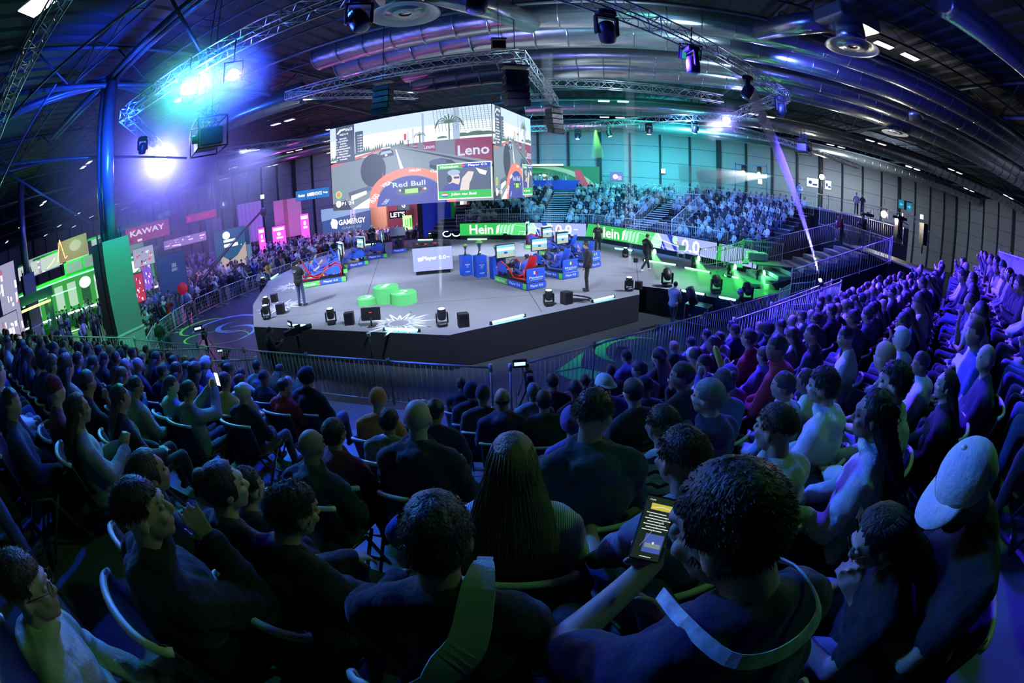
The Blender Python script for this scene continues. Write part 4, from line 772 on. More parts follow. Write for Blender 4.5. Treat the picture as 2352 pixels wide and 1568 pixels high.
# back rail of the near stand on the right
ob_ = offset_poly(NP, 9.75, 1)
A_, B_ = Vector((*ob_[1], 4.15)), Vector((*ob_[2], 4.15)); D_ = (B_-A_).normalized(); B_ = B_+D_*2.5
for i in range(9): rail(along(A_+D_*2, B_, i/9), along(A_+D_*2, B_, (i+1)/9), 'tall violet rail behind the right-hand crowd, %s section from the camera' % ORD[i], 1.15, .13, group='back rails')
MB().box(((A_+B_)/2+Vector((0, 0, -.3)))[:], (24, .04, .7), atan2(D_.y, D_.x)).build('back_kickboard', m_fascia, label='dark kickboard under the rail behind the right-hand crowd', cat='panel')

# ---------------------------------------------------------------- seats
m_shell = mat('seat_shell', (.035, .04, .055), .45, bump=.2, bscale=90); m_rim = mat('seat_rim_cream', (.78, .74, .60), .45); m_leg = mat('seat_leg', (.10, .11, .13), .4, .6)
def make_chair():
    t = thing('folding_seat', (0, 0, -60), 0, 'prototype', 'seat', 'grandstand seats')
    mb = MB(); rg = []
    for z, y, w_ in ((.46, -.20, .20), (.52, -.235, .225), (.70, -.26, .235), (.84, -.285, .235), (.875, -.29, .225)):
        rg.append([(w_*sin(a)*1.0, y+.07*(1-cos(a))*1.2+o*.012, z) for o in (0, 1) for a in ([R(q) for q in range(-80, 81, 20)] if o == 0 else [R(q) for q in range(80, -81, -20)])])
    mb.loft(rg); mb.build('backrest', m_shell, t)
    mb = MB(); mb.path([(.238*sin(R(q)), -.285+.084*(1-cos(R(q))), .872-.02*abs(q/80)**3) for q in range(-84, 85, 12)], .016, 8); mb.build('rim', m_rim, t)
    mb = MB(); mb.loft([[(x*1.0, y, z) for x, z in ((-.21*s_, .46), (-.15*s_, .435), (0, .43), (.15*s_, .435), (.21*s_, .46), (.15*s_, .455), (0, .45), (-.15*s_, .455))] for y, s_ in ((-.22, .9), (-.1, 1), (.12, 1), (.2, .95), (.225, .85))]); mb.build('seat_pan', m_shell, t)
    mb = MB()
    for s_ in (-1, 1): mb.path([(s_*.2, .18, 0), (s_*.2, .02, .42), (s_*.2, -.2, .5)], .014, 6); mb.path([(s_*.2, -.26, 0), (s_*.2, .1, .42)], .014, 6)
    mb.tube((-.2, -.26, .02), (.2, -.26, .02), .012); mb.tube((-.2, .18, .02), (.2, .18, .02), .012); mb.build('leg_frame', m_leg, t)
    return t
CH = make_chair(); CHN = [0]; chair_spots = []
def chair(x, y, z, rz, label, sc=1):
    if CHN[0] == 0: CH.location = (x, y, z); CH.rotation_euler = (0, 0, rz); CH['label'] = label; r = CH
    else: r = copy_tree(CH, (x, y, z), rz, label, 'grandstand seats')
    CHN[0] += 1; return r
# ---------------------------------------------------------------- people
SKINS = {'a': (.55, .34, .26), 'b': (.42, .25, .18), 'c': (.62, .42, .34)}
def m_skin(k): return mat('skin_'+k, SKINS[k], .5, bump=.15, bscale=90, spec=.45)
def m_hair(n, c): return mat('hair_'+n, c, .42, bump=.7, bscale=140, stretch=(1, 1, .25), spec=.6)
HAIRC = {'black': (.012, .010, .012), 'brown': (.05, .028, .018), 'grey': (.30, .30, .31), 'blond': (.42, .30, .14), 'white': (.8, .78, .76), 'light': (.26, .17, .10)}
def m_cloth(n, c): return mat('cloth_'+n, c, .85, bump=.5, bscale=45, sheen=.15)
CL = {'black': (.012, .012, .014), 'charcoal': (.045, .047, .052), 'navy': (.015, .02, .06), 'white': (.74, .75, .77), 'cream': (.62, .57, .46), 'grey': (.26, .27, .29), 'darkgreen': (.025, .05, .042), 'blue': (.05, .09, .35), 'lightblue': (.38, .48, .62), 'red': (.38, .015, .02), 'maroon': (.16, .012, .03), 'yellow': (.72, .45, .05), 'orange': (.75, .25, .06), 'khaki': (.28, .27, .19), 'denim': (.06, .09, .20), 'paledenim': (.28, .36, .46), 'olive': (.09, .10, .05), 'purple': (.2, .1, .42), 'tan': (.36, .27, .18)}
m_eye = mat('eye_dark', (.03, .02, .02), .2); m_shoe = mat('shoe_dark', (.03, .03, .035), .6); m_shoew = mat('shoe_white', (.75, .75, .76), .6)
def tf(mb, i0, M): mb.v[i0:] = [tuple(M @ Vector(p)) for p in mb.v[i0:]]
def fuse(mb, vox, smooth=4, wr=0, wsc=9, name='m', dec=None):
    me = bpy.data.meshes.new(name); me.from_pydata(mb.v, [], mb.f); o = bpy.data.objects.new('tmp', me); TS.collection.objects.link(o)
    r = o.modifiers.new('r', 'REMESH'); r.mode = 'VOXEL'; r.voxel_size = vox; r.use_smooth_shade = True
    if smooth: s = o.modifiers.new('s', 'SMOOTH'); s.factor = .5; s.iterations = smooth
    if dec: d = o.modifiers.new('d', 'DECIMATE'); d.ratio = dec
    TS.view_layers[0].update(); dg = TS.view_layers[0].depsgraph; out = bpy.data.meshes.new_from_object(o.evaluated_get(dg))
    bpy.data.objects.remove(o); bpy.data.meshes.remove(me); out.name = name
    if wr:
        ns = [v.normal.copy() for v in out.vertices]
        for v, n_ in zip(out.vertices, ns):
            c = v.co; k = noise.noise(Vector((c.x*wsc, c.y*wsc, c.z*wsc*1.8)))+.5*noise.noise(Vector((c.x*wsc*2.3, c.y*wsc*2.3+5, c.z*wsc*3.2)))
            v.co = c+n_*wr*k
    for p in out.polygons: p.use_smooth = True
    return out
def hand(mb, W_, d, n, side, curl=.5, k=1.0):
    """palm, four unequal fingers and a thumb; W_ wrist, d finger direction, n palm-facing direction"""
    d = Vector(d).normalized(); n = (Vector(n)-d*Vector(n).dot(d)).normalized(); s = d.cross(n)*side; W_ = Vector(W_)
    for j in range(4): mb.cap(W_+s*(-.012+.008*j)*k, W_+d*.085*k+s*(-.03+.02*j)*k, .015*k, .012*k, 8)
    for j, L in enumerate((.062, .074, .079, .070)):
        b = W_+d*.088*k+s*(-.036+.0245*j)*k; a1 = curl*.9; d1 = d*cos(a1)+n*sin(a1); a2 = curl*2.0; d2 = d*cos(a2)+n*sin(a2)
        m = b+d1*L*.5*k; mb.cap(b, m, .0092*k, .0084*k, 8); mb.cap(m, m+d2*L*.5*k+s*.003*(j-1.5), .0084*k, .0072*k, 8)
    t0 = W_+d*.03*k+s*.026*k; t1 = t0+(d*.55+s*.75+n*.4).normalized()*.042*k; mb.cap(t0, t1, .014*k, .011*k, 8); mb.cap(t1, t1+(d*.8+s*.15+n*.6).normalized()*.034*k, .011*k, .009*k, 8)
POSES = {
 'lap': dict(el=[(-.24, .0, .72), (.24, .0, .72)], wr=[(-.1, .22, .62), (.1, .22, .62)], hd=[(.6, .7, -.1), (-.6, .7, -.1)]),
 'cross': dict(el=[(-.25, .02, .73), (.25, .02, .73)], wr=[(.07, .17, .76), (-.07, .17, .72)], hd=[(1, .1, .1), (-1, .1, 0)]),
 'chin': dict(el=[(-.22, .04, .70), (.17, .2, .70)], wr=[(.06, .2, .68), (.06, .16, 1.02)], hd=[(.8, .4, 0), (-.3, -.2, 1)]),
 'phone': dict(el=[(-.23, .04, .73), (.23, .04, .73)], wr=[(-.06, .28, .80), (.06, .28, .80)], hd=[(.3, .5, .8), (-.3, .5, .8)]),
 'raise': dict(el=[(-.22, .16, .92), (.22, .16, .92)], wr=[(-.06, .33, 1.12), (.06, .33, 1.12)], hd=[(.2, .1, 1), (-.2, .1, 1)]),
 'knees': dict(el=[(-.22, .16, .66), (.22, .16, .66)], wr=[(-.14, .40, .62), (.14, .40, .62)], hd=[(.3, .9, -.3), (-.3, .9, -.3)]),
}
def rotlean(lean): return Matrix.Translation((0, -.08, .5)) @ Matrix.Rotation(-lean, 4, 'X') @ Matrix.Translation((0, .08, -.5))
def head_prims(mb, T):
    i0 = len(mb.v)
    mb.ell((0, -.012, .022), (.075, .095, .09), 20, 12); mb.ell((0, .022, -.045), (.058, .066, .066), 16, 10); mb.ell((0, .058, -.093), (.027, .024, .02), 10, 6)
    mb.cap((0, .084, .012), (0, .104, -.022), .009, .013, 8); mb.ell((0, .1, -.03), (.017, .011, .009), 8, 5); mb.ell((0, .078, .034), (.05, .018, .012), 10, 6)
    for s in (-1, 1): mb.ell((s*.079, -.008, -.012), (.009, .02, .032), 10, 8); mb.ell((s*.036, .07, -.028), (.022, .02, .02), 8, 6)
    mb.ell((0, .086, -.058), (.024, .009, .007), 10, 5); mb.ell((0, .083, -.07), (.02, .009, .007), 10, 5)
    mb.cap((0, -.03, -.05), (0, -.045, -.16), .052, .058, 14); tf(mb, i0, T)
def hair_shape(mb, style, T, hero):
    """hair built in head space, then moved by T"""
    i0 = len(mb.v); rnd = random.Random(hash_(style))
    nu, nv = (36, 22) if hero else (14, 9)
    def shell(rx, ry, rz, cz, keep, amp, cyy=-.014):
        vs = []; idx = {}; fs = []
        for j in range(nv+1):
            t = -pi/2+pi*j/nv
            for i in range(nu):
                a = 2*pi*i/nu; q = 1+amp*(noise.noise(Vector((cos(a)*5, sin(a)*5, t*6)))+.6*noise.noise(Vector((cos(a)*14, sin(a)*14, t*9+3))))
                vs.append((rx*q*cos(t)*cos(a), cyy+ry*q*cos(t)*sin(a), cz+rz*q*sin(t)))
        for j in range(nv):
            for i in range(nu):
                f = (j*nu+i, j*nu+(i+1) % nu, (j+1)*nu+(i+1) % nu, (j+1)*nu+i); c = sum((Vector(vs[q]) for q in f), Vector())/4
                if keep(c): fs.append(f)
        mb.add(vs, fs, 0, True)
    def tufts(n, L, th, keep, rx=.08, ry=.098, rz=.094, cz=.024, flow=(0, -.4, -.25)):
        vs = []; fs = []; k = 0
        for _ in range(n*3):
            if k >= n: break
            z = rnd.uniform(-.9, 1); a = rnd.uniform(0, 2*pi); q = sqrt(max(0, 1-z*z)); nrm = Vector((q*cos(a), q*sin(a), z)); p = Vector((rx*nrm.x, -.014+ry*nrm.y, cz+rz*nrm.z))
            if not keep(p): continue
            k += 1; d = (nrm*.5+Vector(flow)+Vector((rnd.gauss(0, .28), rnd.gauss(0, .28), rnd.gauss(0, .2)))).normalized(); l = L*rnd.uniform(.6, 1.2); u = d.cross(Vector((.3, .5, 1))).normalized()*th; v_ = d.cross(u).normalized()*th
            b = len(vs); bend = Vector((0, 0, -l*.25)); vs += [p+u, p-u*.5+v_*.86, p-u*.5-v_*.86, p+d*l*.55+u*.6, p+d*l*.55-u*.3+v_*.5, p+d*l*.55-u*.3-v_*.5, p+d*l+bend]
            fs += [(b, b+1, b+4, b+3), (b+1, b+2, b+5, b+4), (b+2, b, b+3, b+5), (b+3, b+4, b+6), (b+4, b+5, b+6), (b+5, b+3, b+6)]
        mb.add(vs, fs, 0, False)
    full = lambda p: not (p.y > .04 and p.z < .055) and not (abs(p.x) > .055 and p.z < .015 and p.y > -.035) and p.z > -.085+(.03 if p.y > -.05 else 0)
    top = lambda p: full(p) and p.z > .022
    low = lambda p: full(p) and p.z < .045 and p.y < .03
    if style in ('short', 'curly', 'quiff'):
        shell(.083, .103, .099, .026, full, .05 if style != 'curly' else .12)
        if hero: tufts(3000 if style != 'curly' else 2300, .015 if style == 'short' else .026 if style == 'curly' else .021, .0022, full if style != 'quiff' else full, flow=(0, -.35, -.35) if style != 'quiff' else (.1, .5, .1))
    elif style == 'fade':
        shell(.082, .102, .101, .026, top, .05); 
        if hero: tufts(1500, .022, .0022, top)
    elif style == 'bald': pass
    elif style == 'ring': shell(.078, .098, .092, .022, lambda p: low(p) and p.z < .02, .02)
    elif style in ('long', 'bun', 'curlylong'):
        amp = .04 if style != 'curlylong' else .12; lowlim = lambda p: not (p.y > .035 and p.z < .06) and not (p.y > .05) and p.z > -.09
        shell(.087, .107, .102, .028, lowlim, amp)
        if style == 'bun': mb.ell((0, -.09, .085), (.045, .04, .04), 12, 8)
        else:
            L = .44 if style == 'long' else .46; rg = []
            for i in range(9):
                t = i/8; z = .0-L*t; w_ = .088+.075*sin(min(1, t*1.5)*pi/2)-(.02*max(0, t-.8)/.2); th = .062-.026*t; yc = -.05-.145*min(1, t*1.7)
                rg.append([(w_*cos(a)*(1+.03*noise.noise(Vector((a*3, t*4, 1)))), yc+th*sin(a)*(1+.1*noise.noise(Vector((a*4, t*3, 7)))), z) for a in [2*pi*q/(22 if hero else 10) for q in range(22 if hero else 10)]])
            mb.loft(rg)
            if hero:
                for _ in range(420):
                    a = rnd.uniform(0, 2*pi); l = L*rnd.uniform(.75, 1.12); pts = []; wv = rnd.uniform(.002, .006) if style == 'long' else rnd.uniform(.01, .02); ph = rnd.uniform(0, 6)
                    st_ = rnd.uniform(0, .5)
                    for i in range(11):
                        t = i/10; z = .09-(l+.09)*t; tt = max(0, min(1.1, -z/L)); w_ = .089+.078*sin(min(1, tt*1.5)*pi/2)-(.01*max(0, tt-.8)/.2); th = .064-.026*tt; yc = -.05-.145*min(1, tt*1.7); r_ = 1 if z < .0 else sqrt(max(.05, 1-(z/.13)**2)); f = wv*sin(ph+t*(9 if style == 'long' else 26))
                        if z > 0: yc = -.02-.03*(1-z/.09); th = .098
                        yy = yc+th*r_*sin(a)*1.03
                        if yy > .03: yy = .03-.01
                        pts.append(((w_*r_*1.02)*cos(a)+f, yy+f, z))
                    mb.path(pts, [.0024]*9+[.0016, .0006], 4)
    elif style in ('cap', 'capback', 'beanie', 'hood'):
        if style == 'hood': shell(.105, .125, .12, .02, lambda p: not (p.y > .05 and p.z < .09) and p.z > -.1, .04)
        elif style == 'beanie': shell(.088, .108, .115, .03, lambda p: p.z > .0-(.3*p.y if p.y < 0 else 0)*.2, .03)
        else: shell(.077, .098, .092, .02, lambda p: full(p) and p.z < .03, .03)
    tf(mb, i0, T)
def hash_(s): return sum(ord(c)*(i+3) for i, c in enumerate(s))
def cap_shape(T, back=False):
    mb = MB(); nu = 32
    for a0 in range(6):
        rg = []
        for j in range(9):
            t = j/8*pi/2; rg.append([(.09*cos(t)*cos(a), -.012+.110*cos(t)*sin(a), .032+.098*sin(t)) for a in [pi/6+a0*pi/3+i*pi/3/8 for i in range(9)]])
        mb.loft(rg, caps=False, close=False)
    mb.loft([[(.0915*cos(a), -.012+.1115*sin(a), z) for a in [2*pi*i/nu for i in range(nu)]] for z in (.012, .036)], caps=False)
    s = -1 if back else 1; top = []; bot = []
    for i in range(13):
        a = pi*i/12; top.append((.088*cos(a), s*(.07+.105*sin(a)), .036-.03*sin(a)+.012*abs(cos(a))*-1)); bot.append((.088*cos(a)*.98, s*(.07+.105*sin(a))*.99, .028-.03*sin(a)-.012*abs(cos(a))))
    inner = [(.088*cos(pi*i/12), s*(.05+.04*sin(pi*i/12)), .034) for i in range(13)]
    mb.loft([inner, top, bot, [(x, y, z-.008) for x, y, z in inner]], caps=False, close=False); mb.ell((0, -.012, .131), (.01, .01, .006), 8, 4); tf(mb, 0, T); return mb
def figure(pose='lap', hair='short', hyaw=0, hpitch=0, lean=.05, vox=.014, sleeve=1, hood=False, hero=False, stand=False, extra=None, legs=None, fat=1.0, standpose=None, wr=None, el=None, hd=None, hk=1.0, side_lean=0, pn=None, hv=None):
    """returns meshes body, hair, top, trousers, shoes (person-local, facing +Y)"""
    P = dict(POSES[pose]); 
    if wr: P['wr'] = wr
    if el: P['el'] = el
    if hd: P['hd'] = hd
    if pn: P['pn'] = pn
    up_ = .45 if stand else 0
    Tl = Matrix.Translation((0, 0, up_)) @ rotlean(lean) @ Matrix.Rotation(side_lean, 4, 'Y')
    Th = Tl @ Matrix.Translation((0, -.045, 1.115)) @ Matrix.Rotation(hyaw, 4, 'Z') @ Matrix.Rotation(-hpitch, 4, 'X') @ Matrix.Translation((0, .03, .115))
    S = [(-.185, -.08, .975), (.185, -.08, .975)]
    def limbs(mb, g, upto, i_from=0):
        for k in (0, 1):
            s, e, w_ = (Tl @ Vector(S[k])), (Tl @ Vector(P['el'][k])) if not P.get('world') else Vector(P['el'][k]), (Tl @ Vector(P['wr'][k]))
            mb.cap(s, along(s, e, min(1, upto)), .05*fat+g, .045+g-.004*(1-upto if upto < 1 else 0), 12)
            if upto > 1: mb.cap(e, along(e, w_, upto-1), .042+g, .03+g*.8, 12)
    def torso(mb, g):
        i0 = len(mb.v); mb.ell((0, -.075, .54), (.165*fat+g, .125+g, .13+g), 18, 12); mb.ell((0, -.07, .70), (.15*fat+g, .115*fat+g, .17+g), 18, 12); mb.ell((0, -.08, .87), (.17*fat+g, .118*fat+g, .17+g), 18, 12); mb.cap((-.145, -.08, .985), (.145, -.08, .985), .055+g, .055+g, 12)
        mb.cap((-.07, -.075, 1.035), (.07, -.075, 1.035), .045+g, .045+g, 10); tf(mb, i0, Tl)
    if stand:
        LG = standpose or [((-.1, -.06, .98), (-.11, -.02, .52), (-.12, -.06, .09), (-.13, .06, .05)), ((.1, -.06, .98), (.11, -.0, .52), (.13, -.03, .09), (.15, .09, .05))]
    else: LG = legs or [((-.1, -.06, .50), (-.14, .40, .50), (-.14, .40, .10), (-.15, .52, .05)), ((.1, -.06, .50), (.14, .40, .50), (.14, .42, .10), (.15, .54, .05))]
    sk = MB(); torso(sk, -.02); limbs(sk, 0, 2); head_prims(sk, Th)
    for k in (0, 1):
        w_ = Tl @ Vector(P['wr'][k]); d = Tl.to_3x3() @ Vector(P['hd'][k]); n_ = Vector(P['pn']) if P.get('pn') else Vector((0, 0, -1)) if abs(Vector(P['hd'][k]).normalized().z) < .6 else Tl.to_3x3() @ Vector((1 if k == 0 else -1, .3, 0))
        hand(sk, w_, d, n_, -1 if k == 0 else 1, P.get('curl', .45) if not (P.get('pn') and k == 0) else .8, hk)
        h, kn, an, to = [Vector(q) for q in LG[k]]; sk.cap(h, kn, .075, .05, 12); sk.cap(kn, an, .048, .035, 12)
    if not stand: pass
    body = fuse(sk, hv or (vox*.8 if hero else vox), 3, name='body')
    b2 = MB()
    for s in (-1, 1): b2.ell((s*.031, .079, .008), (.013, .011, .009), 10, 6)
    tf(b2, 0, Th); bm = bmesh.new(); bm.from_mesh(body); tmp = bpy.data.meshes.new('t'); tmp.from_pydata(b2.v, [], b2.f); tmp.polygons.foreach_set('material_index', [1]*len(b2.f)); bm.from_mesh(tmp); bm.to_mesh(body); bm.free(); bpy.data.meshes.remove(tmp)
    for p in body.polygons: p.use_smooth = True
    tp = MB(); torso(tp, .03); limbs(tp, .032 if sleeve != 0 else .024, 1.97 if sleeve == 1 else .62 if sleeve == 0 else sleeve)
    i0 = len(tp.v)
    for s_ in (-1, 1): tp.cap((s_*.02, -.085, 1.075), (s_*.15, -.08, 1.015), .062, .066, 10)
    tf(tp, i0, Tl)
    if hood:
        i0 = len(tp.v); tp.path([(.085*sin(a), -.06-.055*cos(a)*1.1, 1.085-.012*cos(a)) for a in [2*pi*i/12 for i in range(13)]], .03, 8); tp.ell((0, -.155, 1.03), (.12, .06, .075), 14, 8); tp.ell((0, -.17, .95), (.075, .045, .09), 12, 8); tf(tp, i0, Tl)
    top = fuse(tp, vox, 3, .015 if hero else .008, 8, name='top')
    tr = MB()
    for h, kn, an, to in LG: h, kn, an = Vector(h), Vector(kn), Vector(an); tr.cap(h, kn, .094, .07, 12); tr.cap(kn, Vector(along(kn, an, .93)), .07, .055, 12)
    tr.ell((0, -.07, .53+up_), (.17*fat, .135, .12), 16, 10)
    trs = fuse(tr, vox*1.2, 3, .007, 8, name='trousers')
    shs = []
    for h, kn, an, to in LG:
        sh = MB(); an, to = Vector(an), Vector(to); f = to-an; f.z = 0; f = f.normalized(); b = Vector((an.x, an.y, min(an.z, to.z+.05))); sh.cap(b+Vector((0, 0, -.02)), b+Vector((0, 0, .02)), .045, .042, 10); sh.ell(b+f*.07+Vector((0, 0, -.035)), (.046, .115, .04), 12, 8, rot=Matrix.Rotation(-atan2(f.x, f.y), 3, 'Z')); sh.ell(b-f*.03+Vector((0, 0, -.03)), (.042, .05, .042), 12, 8); shs.append(fuse(sh, max(vox, .012), 2, name='shoe'))
    hb = MB(); hair_shape(hb, hair, Th, hero)
    return dict(body=body, top=top, trousers=trs, shoes=shs, hair=hb, Th=Th, Tl=Tl)
def person(x, y, z, rz, label, group=None, skin='a', hc='black', top='black', trou='black', shoes=None, sc=1.0, cat='person', **kw):
    f = figure(**kw); t = thing('person', (x, y, z), rz, label, cat, group, (sc, sc, sc) if not isinstance(sc, tuple) else sc)
    for k, ms in (('body', [m_skin(skin), m_eye]), ('top', [m_cloth(top, CL[top])]), ('trousers', [m_cloth(trou, CL[trou])]), ('shoes', [shoes or m_shoe])):
        for me in (f[k] if k == 'shoes' else [f[k]]):
            me.materials.clear()
            for m in ms: me.materials.append(m)
            link(k if k != 'shoes' else 'shoe', me, t)
    if f['hair'].f: f['hair'].build('hair', m_hair(hc, HAIRC[hc]) if kw.get('hair') not in ('hood', 'beanie') else m_cloth(top, CL[top]), t)
    if kw.get('hair') in ('cap', 'capback'): cap_shape(f['Th'], kw['hair'] == 'capback').build('baseball_cap', m_cloth('cap_'+kw.get('_c', 'w'), (.8, .82, .8)), t)
    return t, f
def glasses(f, t, dark=False):
    mb = MB()
    for s in (-1, 1): mb.path([(s*.033+.024*cos(a), .102, .006+.02*sin(a)) for a in [2*pi*i/14 for i in range(15)]], .0018, 5); mb.tube((s*.057, .1, .01), (s*.082, -.01, .008), .0018, n=5)
    mb.tube((-.01, .104, .01), (.01, .104, .01), .0018, n=5)
    if dark:
        for s in (-1, 1): mb.add([(s*.033+.024*cos(a), .103, .006+.02*sin(a)) for a in [2*pi*i/14 for i in range(14)]], [tuple(range(14))])
    tf(mb, 0, f['Th']); return mb.build('glasses', m_blkp, t)
def back_print(f, t, draw, z0=.84, y=-.235, mats=None):
    """a print on the back of the top: laid on a gently curved patch just off the cloth"""
    mb = MB(); F = Flat(mb, lambda u, v, l: tuple(f['Tl'] @ Vector((u, y-.027-.001*l+.35*u*u*1.6+.25*(v*v), z0+v)))); draw(F); return mb.build('back_print', mats, t)
# ---------------------------------------------------------------- spectators in the near rows, one by one
HXY = []
def seat(x, y, zh, az, label, haz=None, pitch=0, sc=None, **kw):
    """zh: height of the head centre; az: compass heading of the body; haz: of the head"""
    d = max(8.24-(.227*x+.974*y), 7.26-(-.508*x+.861*y)); tz = .435*d; rz = -R(az); h = zh-tz; s = max(.86, min(1.12, h/1.235))
    lean = kw.pop('lean', .05); fx, fy = sin(R(az)), cos(R(az)); off = -.02+.72*sin(lean)
    px, py = x-fx*off*s, y-fy*off*s; HXY.append((px, py)); z = zh-1.235*s
    t, f = person(px, py, z, rz, label, sc=s if sc is None else sc, hyaw=-R((haz if haz is not None else az)-az), hpitch=R(pitch), lean=lean, **kw)
    t['seat'] = 1; chair(px, py, z, rz, 'dark seat with cream rim under the '+' '.join(label.split(' ')[:9])); del t['seat']
    return t, f
NEAR = dict(hero=True, vox=.0125); MID = dict(hero=True, vox=.018); FAR = dict(hero=False, vox=.022)
# -- back row, closest to the camera
t, f = seat(-.18, .69, 4.50, 2, 'person with short dark hair in a black sweater with a grey crossbody strap', 3, 4, hair='short', top='black', trou='black', skin='b', fat=1.12, **NEAR)
m_strap = mat('strap_webbing', (.5, .58, .52), .8, bump=.8, bscale=400); T = f['Tl']
def ribbon(pts, w_, th, name, m, par, T=T, tw=None):
    pts = [Vector(p) for p in pts]; n0 = len(pts); tw = [Vector(q) for q in tw]; W0 = w_ if isinstance(w_, list) else [w_]*n0; P_, T_, W_ = [], [], []; rg = []
    for i in range(n0-1):
        for q in range(4):
            u = q/4; a, b, c, d = pts[max(0, i-1)], pts[i], pts[i+1], pts[min(n0-1, i+2)]; P_.append(.5*((2*b)+(c-a)*u+(2*a-5*b+4*c-d)*u*u+(3*b-a-3*c+d)*u**3)); T_.append(tw[i].lerp(tw[i+1], u)); W_.append(W0[i]+(W0[i+1]-W0[i])*u)
    pts, tw, w_ = P_+[pts[-1]], T_+[tw[-1]], W_+[W0[-1]]
    for i, p in enumerate(pts):
        d = (pts[min(i+1, len(pts)-1)]-pts[max(0, i-1)]).normalized(); n_ = (tw[i] if tw else Vector((0, -1, .15))); n_ = Vector(n_); s = d.cross(n_).normalized(); n_ = s.cross(d); ww = w_[i] if isinstance(w_, list) else w_; rg.append([p+s*ww/2, p+s*ww/2+n_*th, p-s*ww/2+n_*th, p-s*ww/2])
    mb = MB(); mb.loft(rg, sm=False); tf(mb, 0, T); return mb.build(name, m, par)
st_ = ribbon([(.10, .06, 1.09), (.095, -.08, 1.12), (.075, -.20, 1.07), (.0, -.265, .985), (-.08, -.285, .915), (-.16, -.28, .85), (-.22, -.245, .79), (-.265, -.17, .73), (-.28, -.06, .66)], .042, .004, 'crossbody_strap', m_strap, t, tw=[(0, 0, 1), (0, -.2, 1), (0, -.8, .8), (0, -1, .3), (0, -1, .1), (0, -1, 0), (0, -1, 0), (-.4, -1, 0), (-1, -.3, 0)])
ribbon([(.10, .02, 1.105), (.096, -.09, 1.125), (.078, -.205, 1.065), (.03, -.25, 1.015), (-.01, -.275, .97)], [.05, .08, .09, .09, .06], .012, 'strap_pad', mat('strap_pad_cloth', (.32, .38, .36), .9, bump=.4, bscale=200), t, tw=[(0, 0, 1), (0, -.2, 1), (0, -.8, .8), (0, -1, .3), (0, -1, .1)])
ribbon([(-.12, -.295, .885), (-.145, -.294, .865), (-.17, -.288, .845)], .055, .01, 'strap_buckle', m_blkp, t, tw=[(0, -1, 0)]*3)
# man with the phone
PHL = (.295, .665, 4.515)
t, f = seat(.40, .46, 4.70, -12, 'person with short dark hair and patterned lanyard holding up a lit phone', -42, 18, hair='short', top='navy', trou='navy', skin='a', el=[(-.26, .14, .82), (.24, .02, .72)], wr=[(.0, .245, .905), (.10, .26, .62)], hd=[(-.22, -.02, 1), (-.5, .8, 0)], pn=(-.2, -1, 0), hv=.0078, pose='lap', sleeve=0, hk=1.05, fat=1.1, **NEAR)
ribbon([(-.11, .04, 1.06), (-.125, -.06, 1.10), (-.10, -.16, 1.10), (-.04, -.195, 1.095), (.04, -.195, 1.095), (.10, -.16, 1.10), (.125, -.06, 1.10), (.11, .04, 1.06)], .026, .004, 'lanyard', mat('lanyard_print', (.45, .6, .7), .5, var=.9, vscale=45), t, T=f['Tl'], tw=[(-1, 0, .8), (-1, 0, .9), (-.7, -.7, .8), (0, -1, .8), (0, -1, .8), (.7, -.7, .8), (1, 0, .9), (1, 0, .8)])
back_print(f, t, lambda F: [F.poly([(.02*cos(a)*q, -.02+.05*sin(a)*q-.02), (.10*cos(a+.15)*q, -.02+.1*sin(a+.15)*q), (.02*cos(a+.3)*q, -.02+.05*sin(a+.3)*q)], 0, 1+i % 3) for i, (a, q) in enumerate([(.25*j, 1+.3*(j % 3)) for j in range(14)])], .78, -.235, [mat('gold_print', (.75, .6, .12), .5)])
ph = thing('smartphone', (.225, .625, 4.62), -R(-6), 'lit smartphone showing a chat and a video, held in front of the crowd', 'phone'); ph.rotation_euler = (R(-40), R(10), R(-18)); ph.location = PHL
MB().box((0, 0, 0), (.072, .009, .15), bev=.004).build('case', m_blkp, ph)
mb = MB(); F = Flat(mb, plane_frame((-.033, -.005, -.071), (.066, 0, 0), (0, 0, .142), (0, -1, 0), .0006)); F.rect(0, 0, 1, 1, 0); F.rect(.2, .80, .95, .9, 1, 2); F.line([(.25, .83), (.6, .86), (.9, .84)], .008, 2, 3)
for i in range(7): F.rect(.1+.1*(i % 2), .74-.045*i, .8+.1*(i % 3), .752-.045*i, 2, 2)
F.rect(.3, .12, .95, .42, 3, 2); F.rect(.35, .2, .9, .27, 4, 3); F.disc(.62, .28, .04, .02, 2, 4, n=12); F.line([(.95, .75), (.5, .5), (.2, .2)], .012, 4, 3); F.rect(.3, .04, .7, .05, 2, 2); F.text('12:24', .2, .95, .2, .02, 2, 2)
mb.build('display', [glow('phone_dark', (.01, .02, .015), 1), glow('phone_yellow', (.55, .5, .06), 1), glow('phone_white', (.8, .85, .8), 1), glow('phone_blue', (.06, .1, .4), 1), glow('phone_grey', (.2, .26, .25), 1)], ph)
seat(-1.02, .60, 4.53, 20, 'person with faded haircut in a black hooded jacket with a hand at the mouth', 48, -4, pose='chin', hair='fade', top='black', skin='a', hood=True, fat=1.3, hv=.0078, **NEAR)
t, f = seat(-1.12, .12, 4.62, 32, 'bespectacled person in a cream hoodie cut off by the lower left edge', 40, -2, hair='fade', hc='brown', top='cream', trou='tan', skin='c', hood=True, lean=.2, **NEAR); glasses(f, t)
t, f = seat(1.10, .56, 4.40, -50, 'person with long straight black hair and sunglasses pushed forward, in a black top', -62, 22, hair='long', top='black', sleeve=0, skin='c', lean=.22, pose='phone', hv=.0078, **NEAR); glasses(f, t, True)
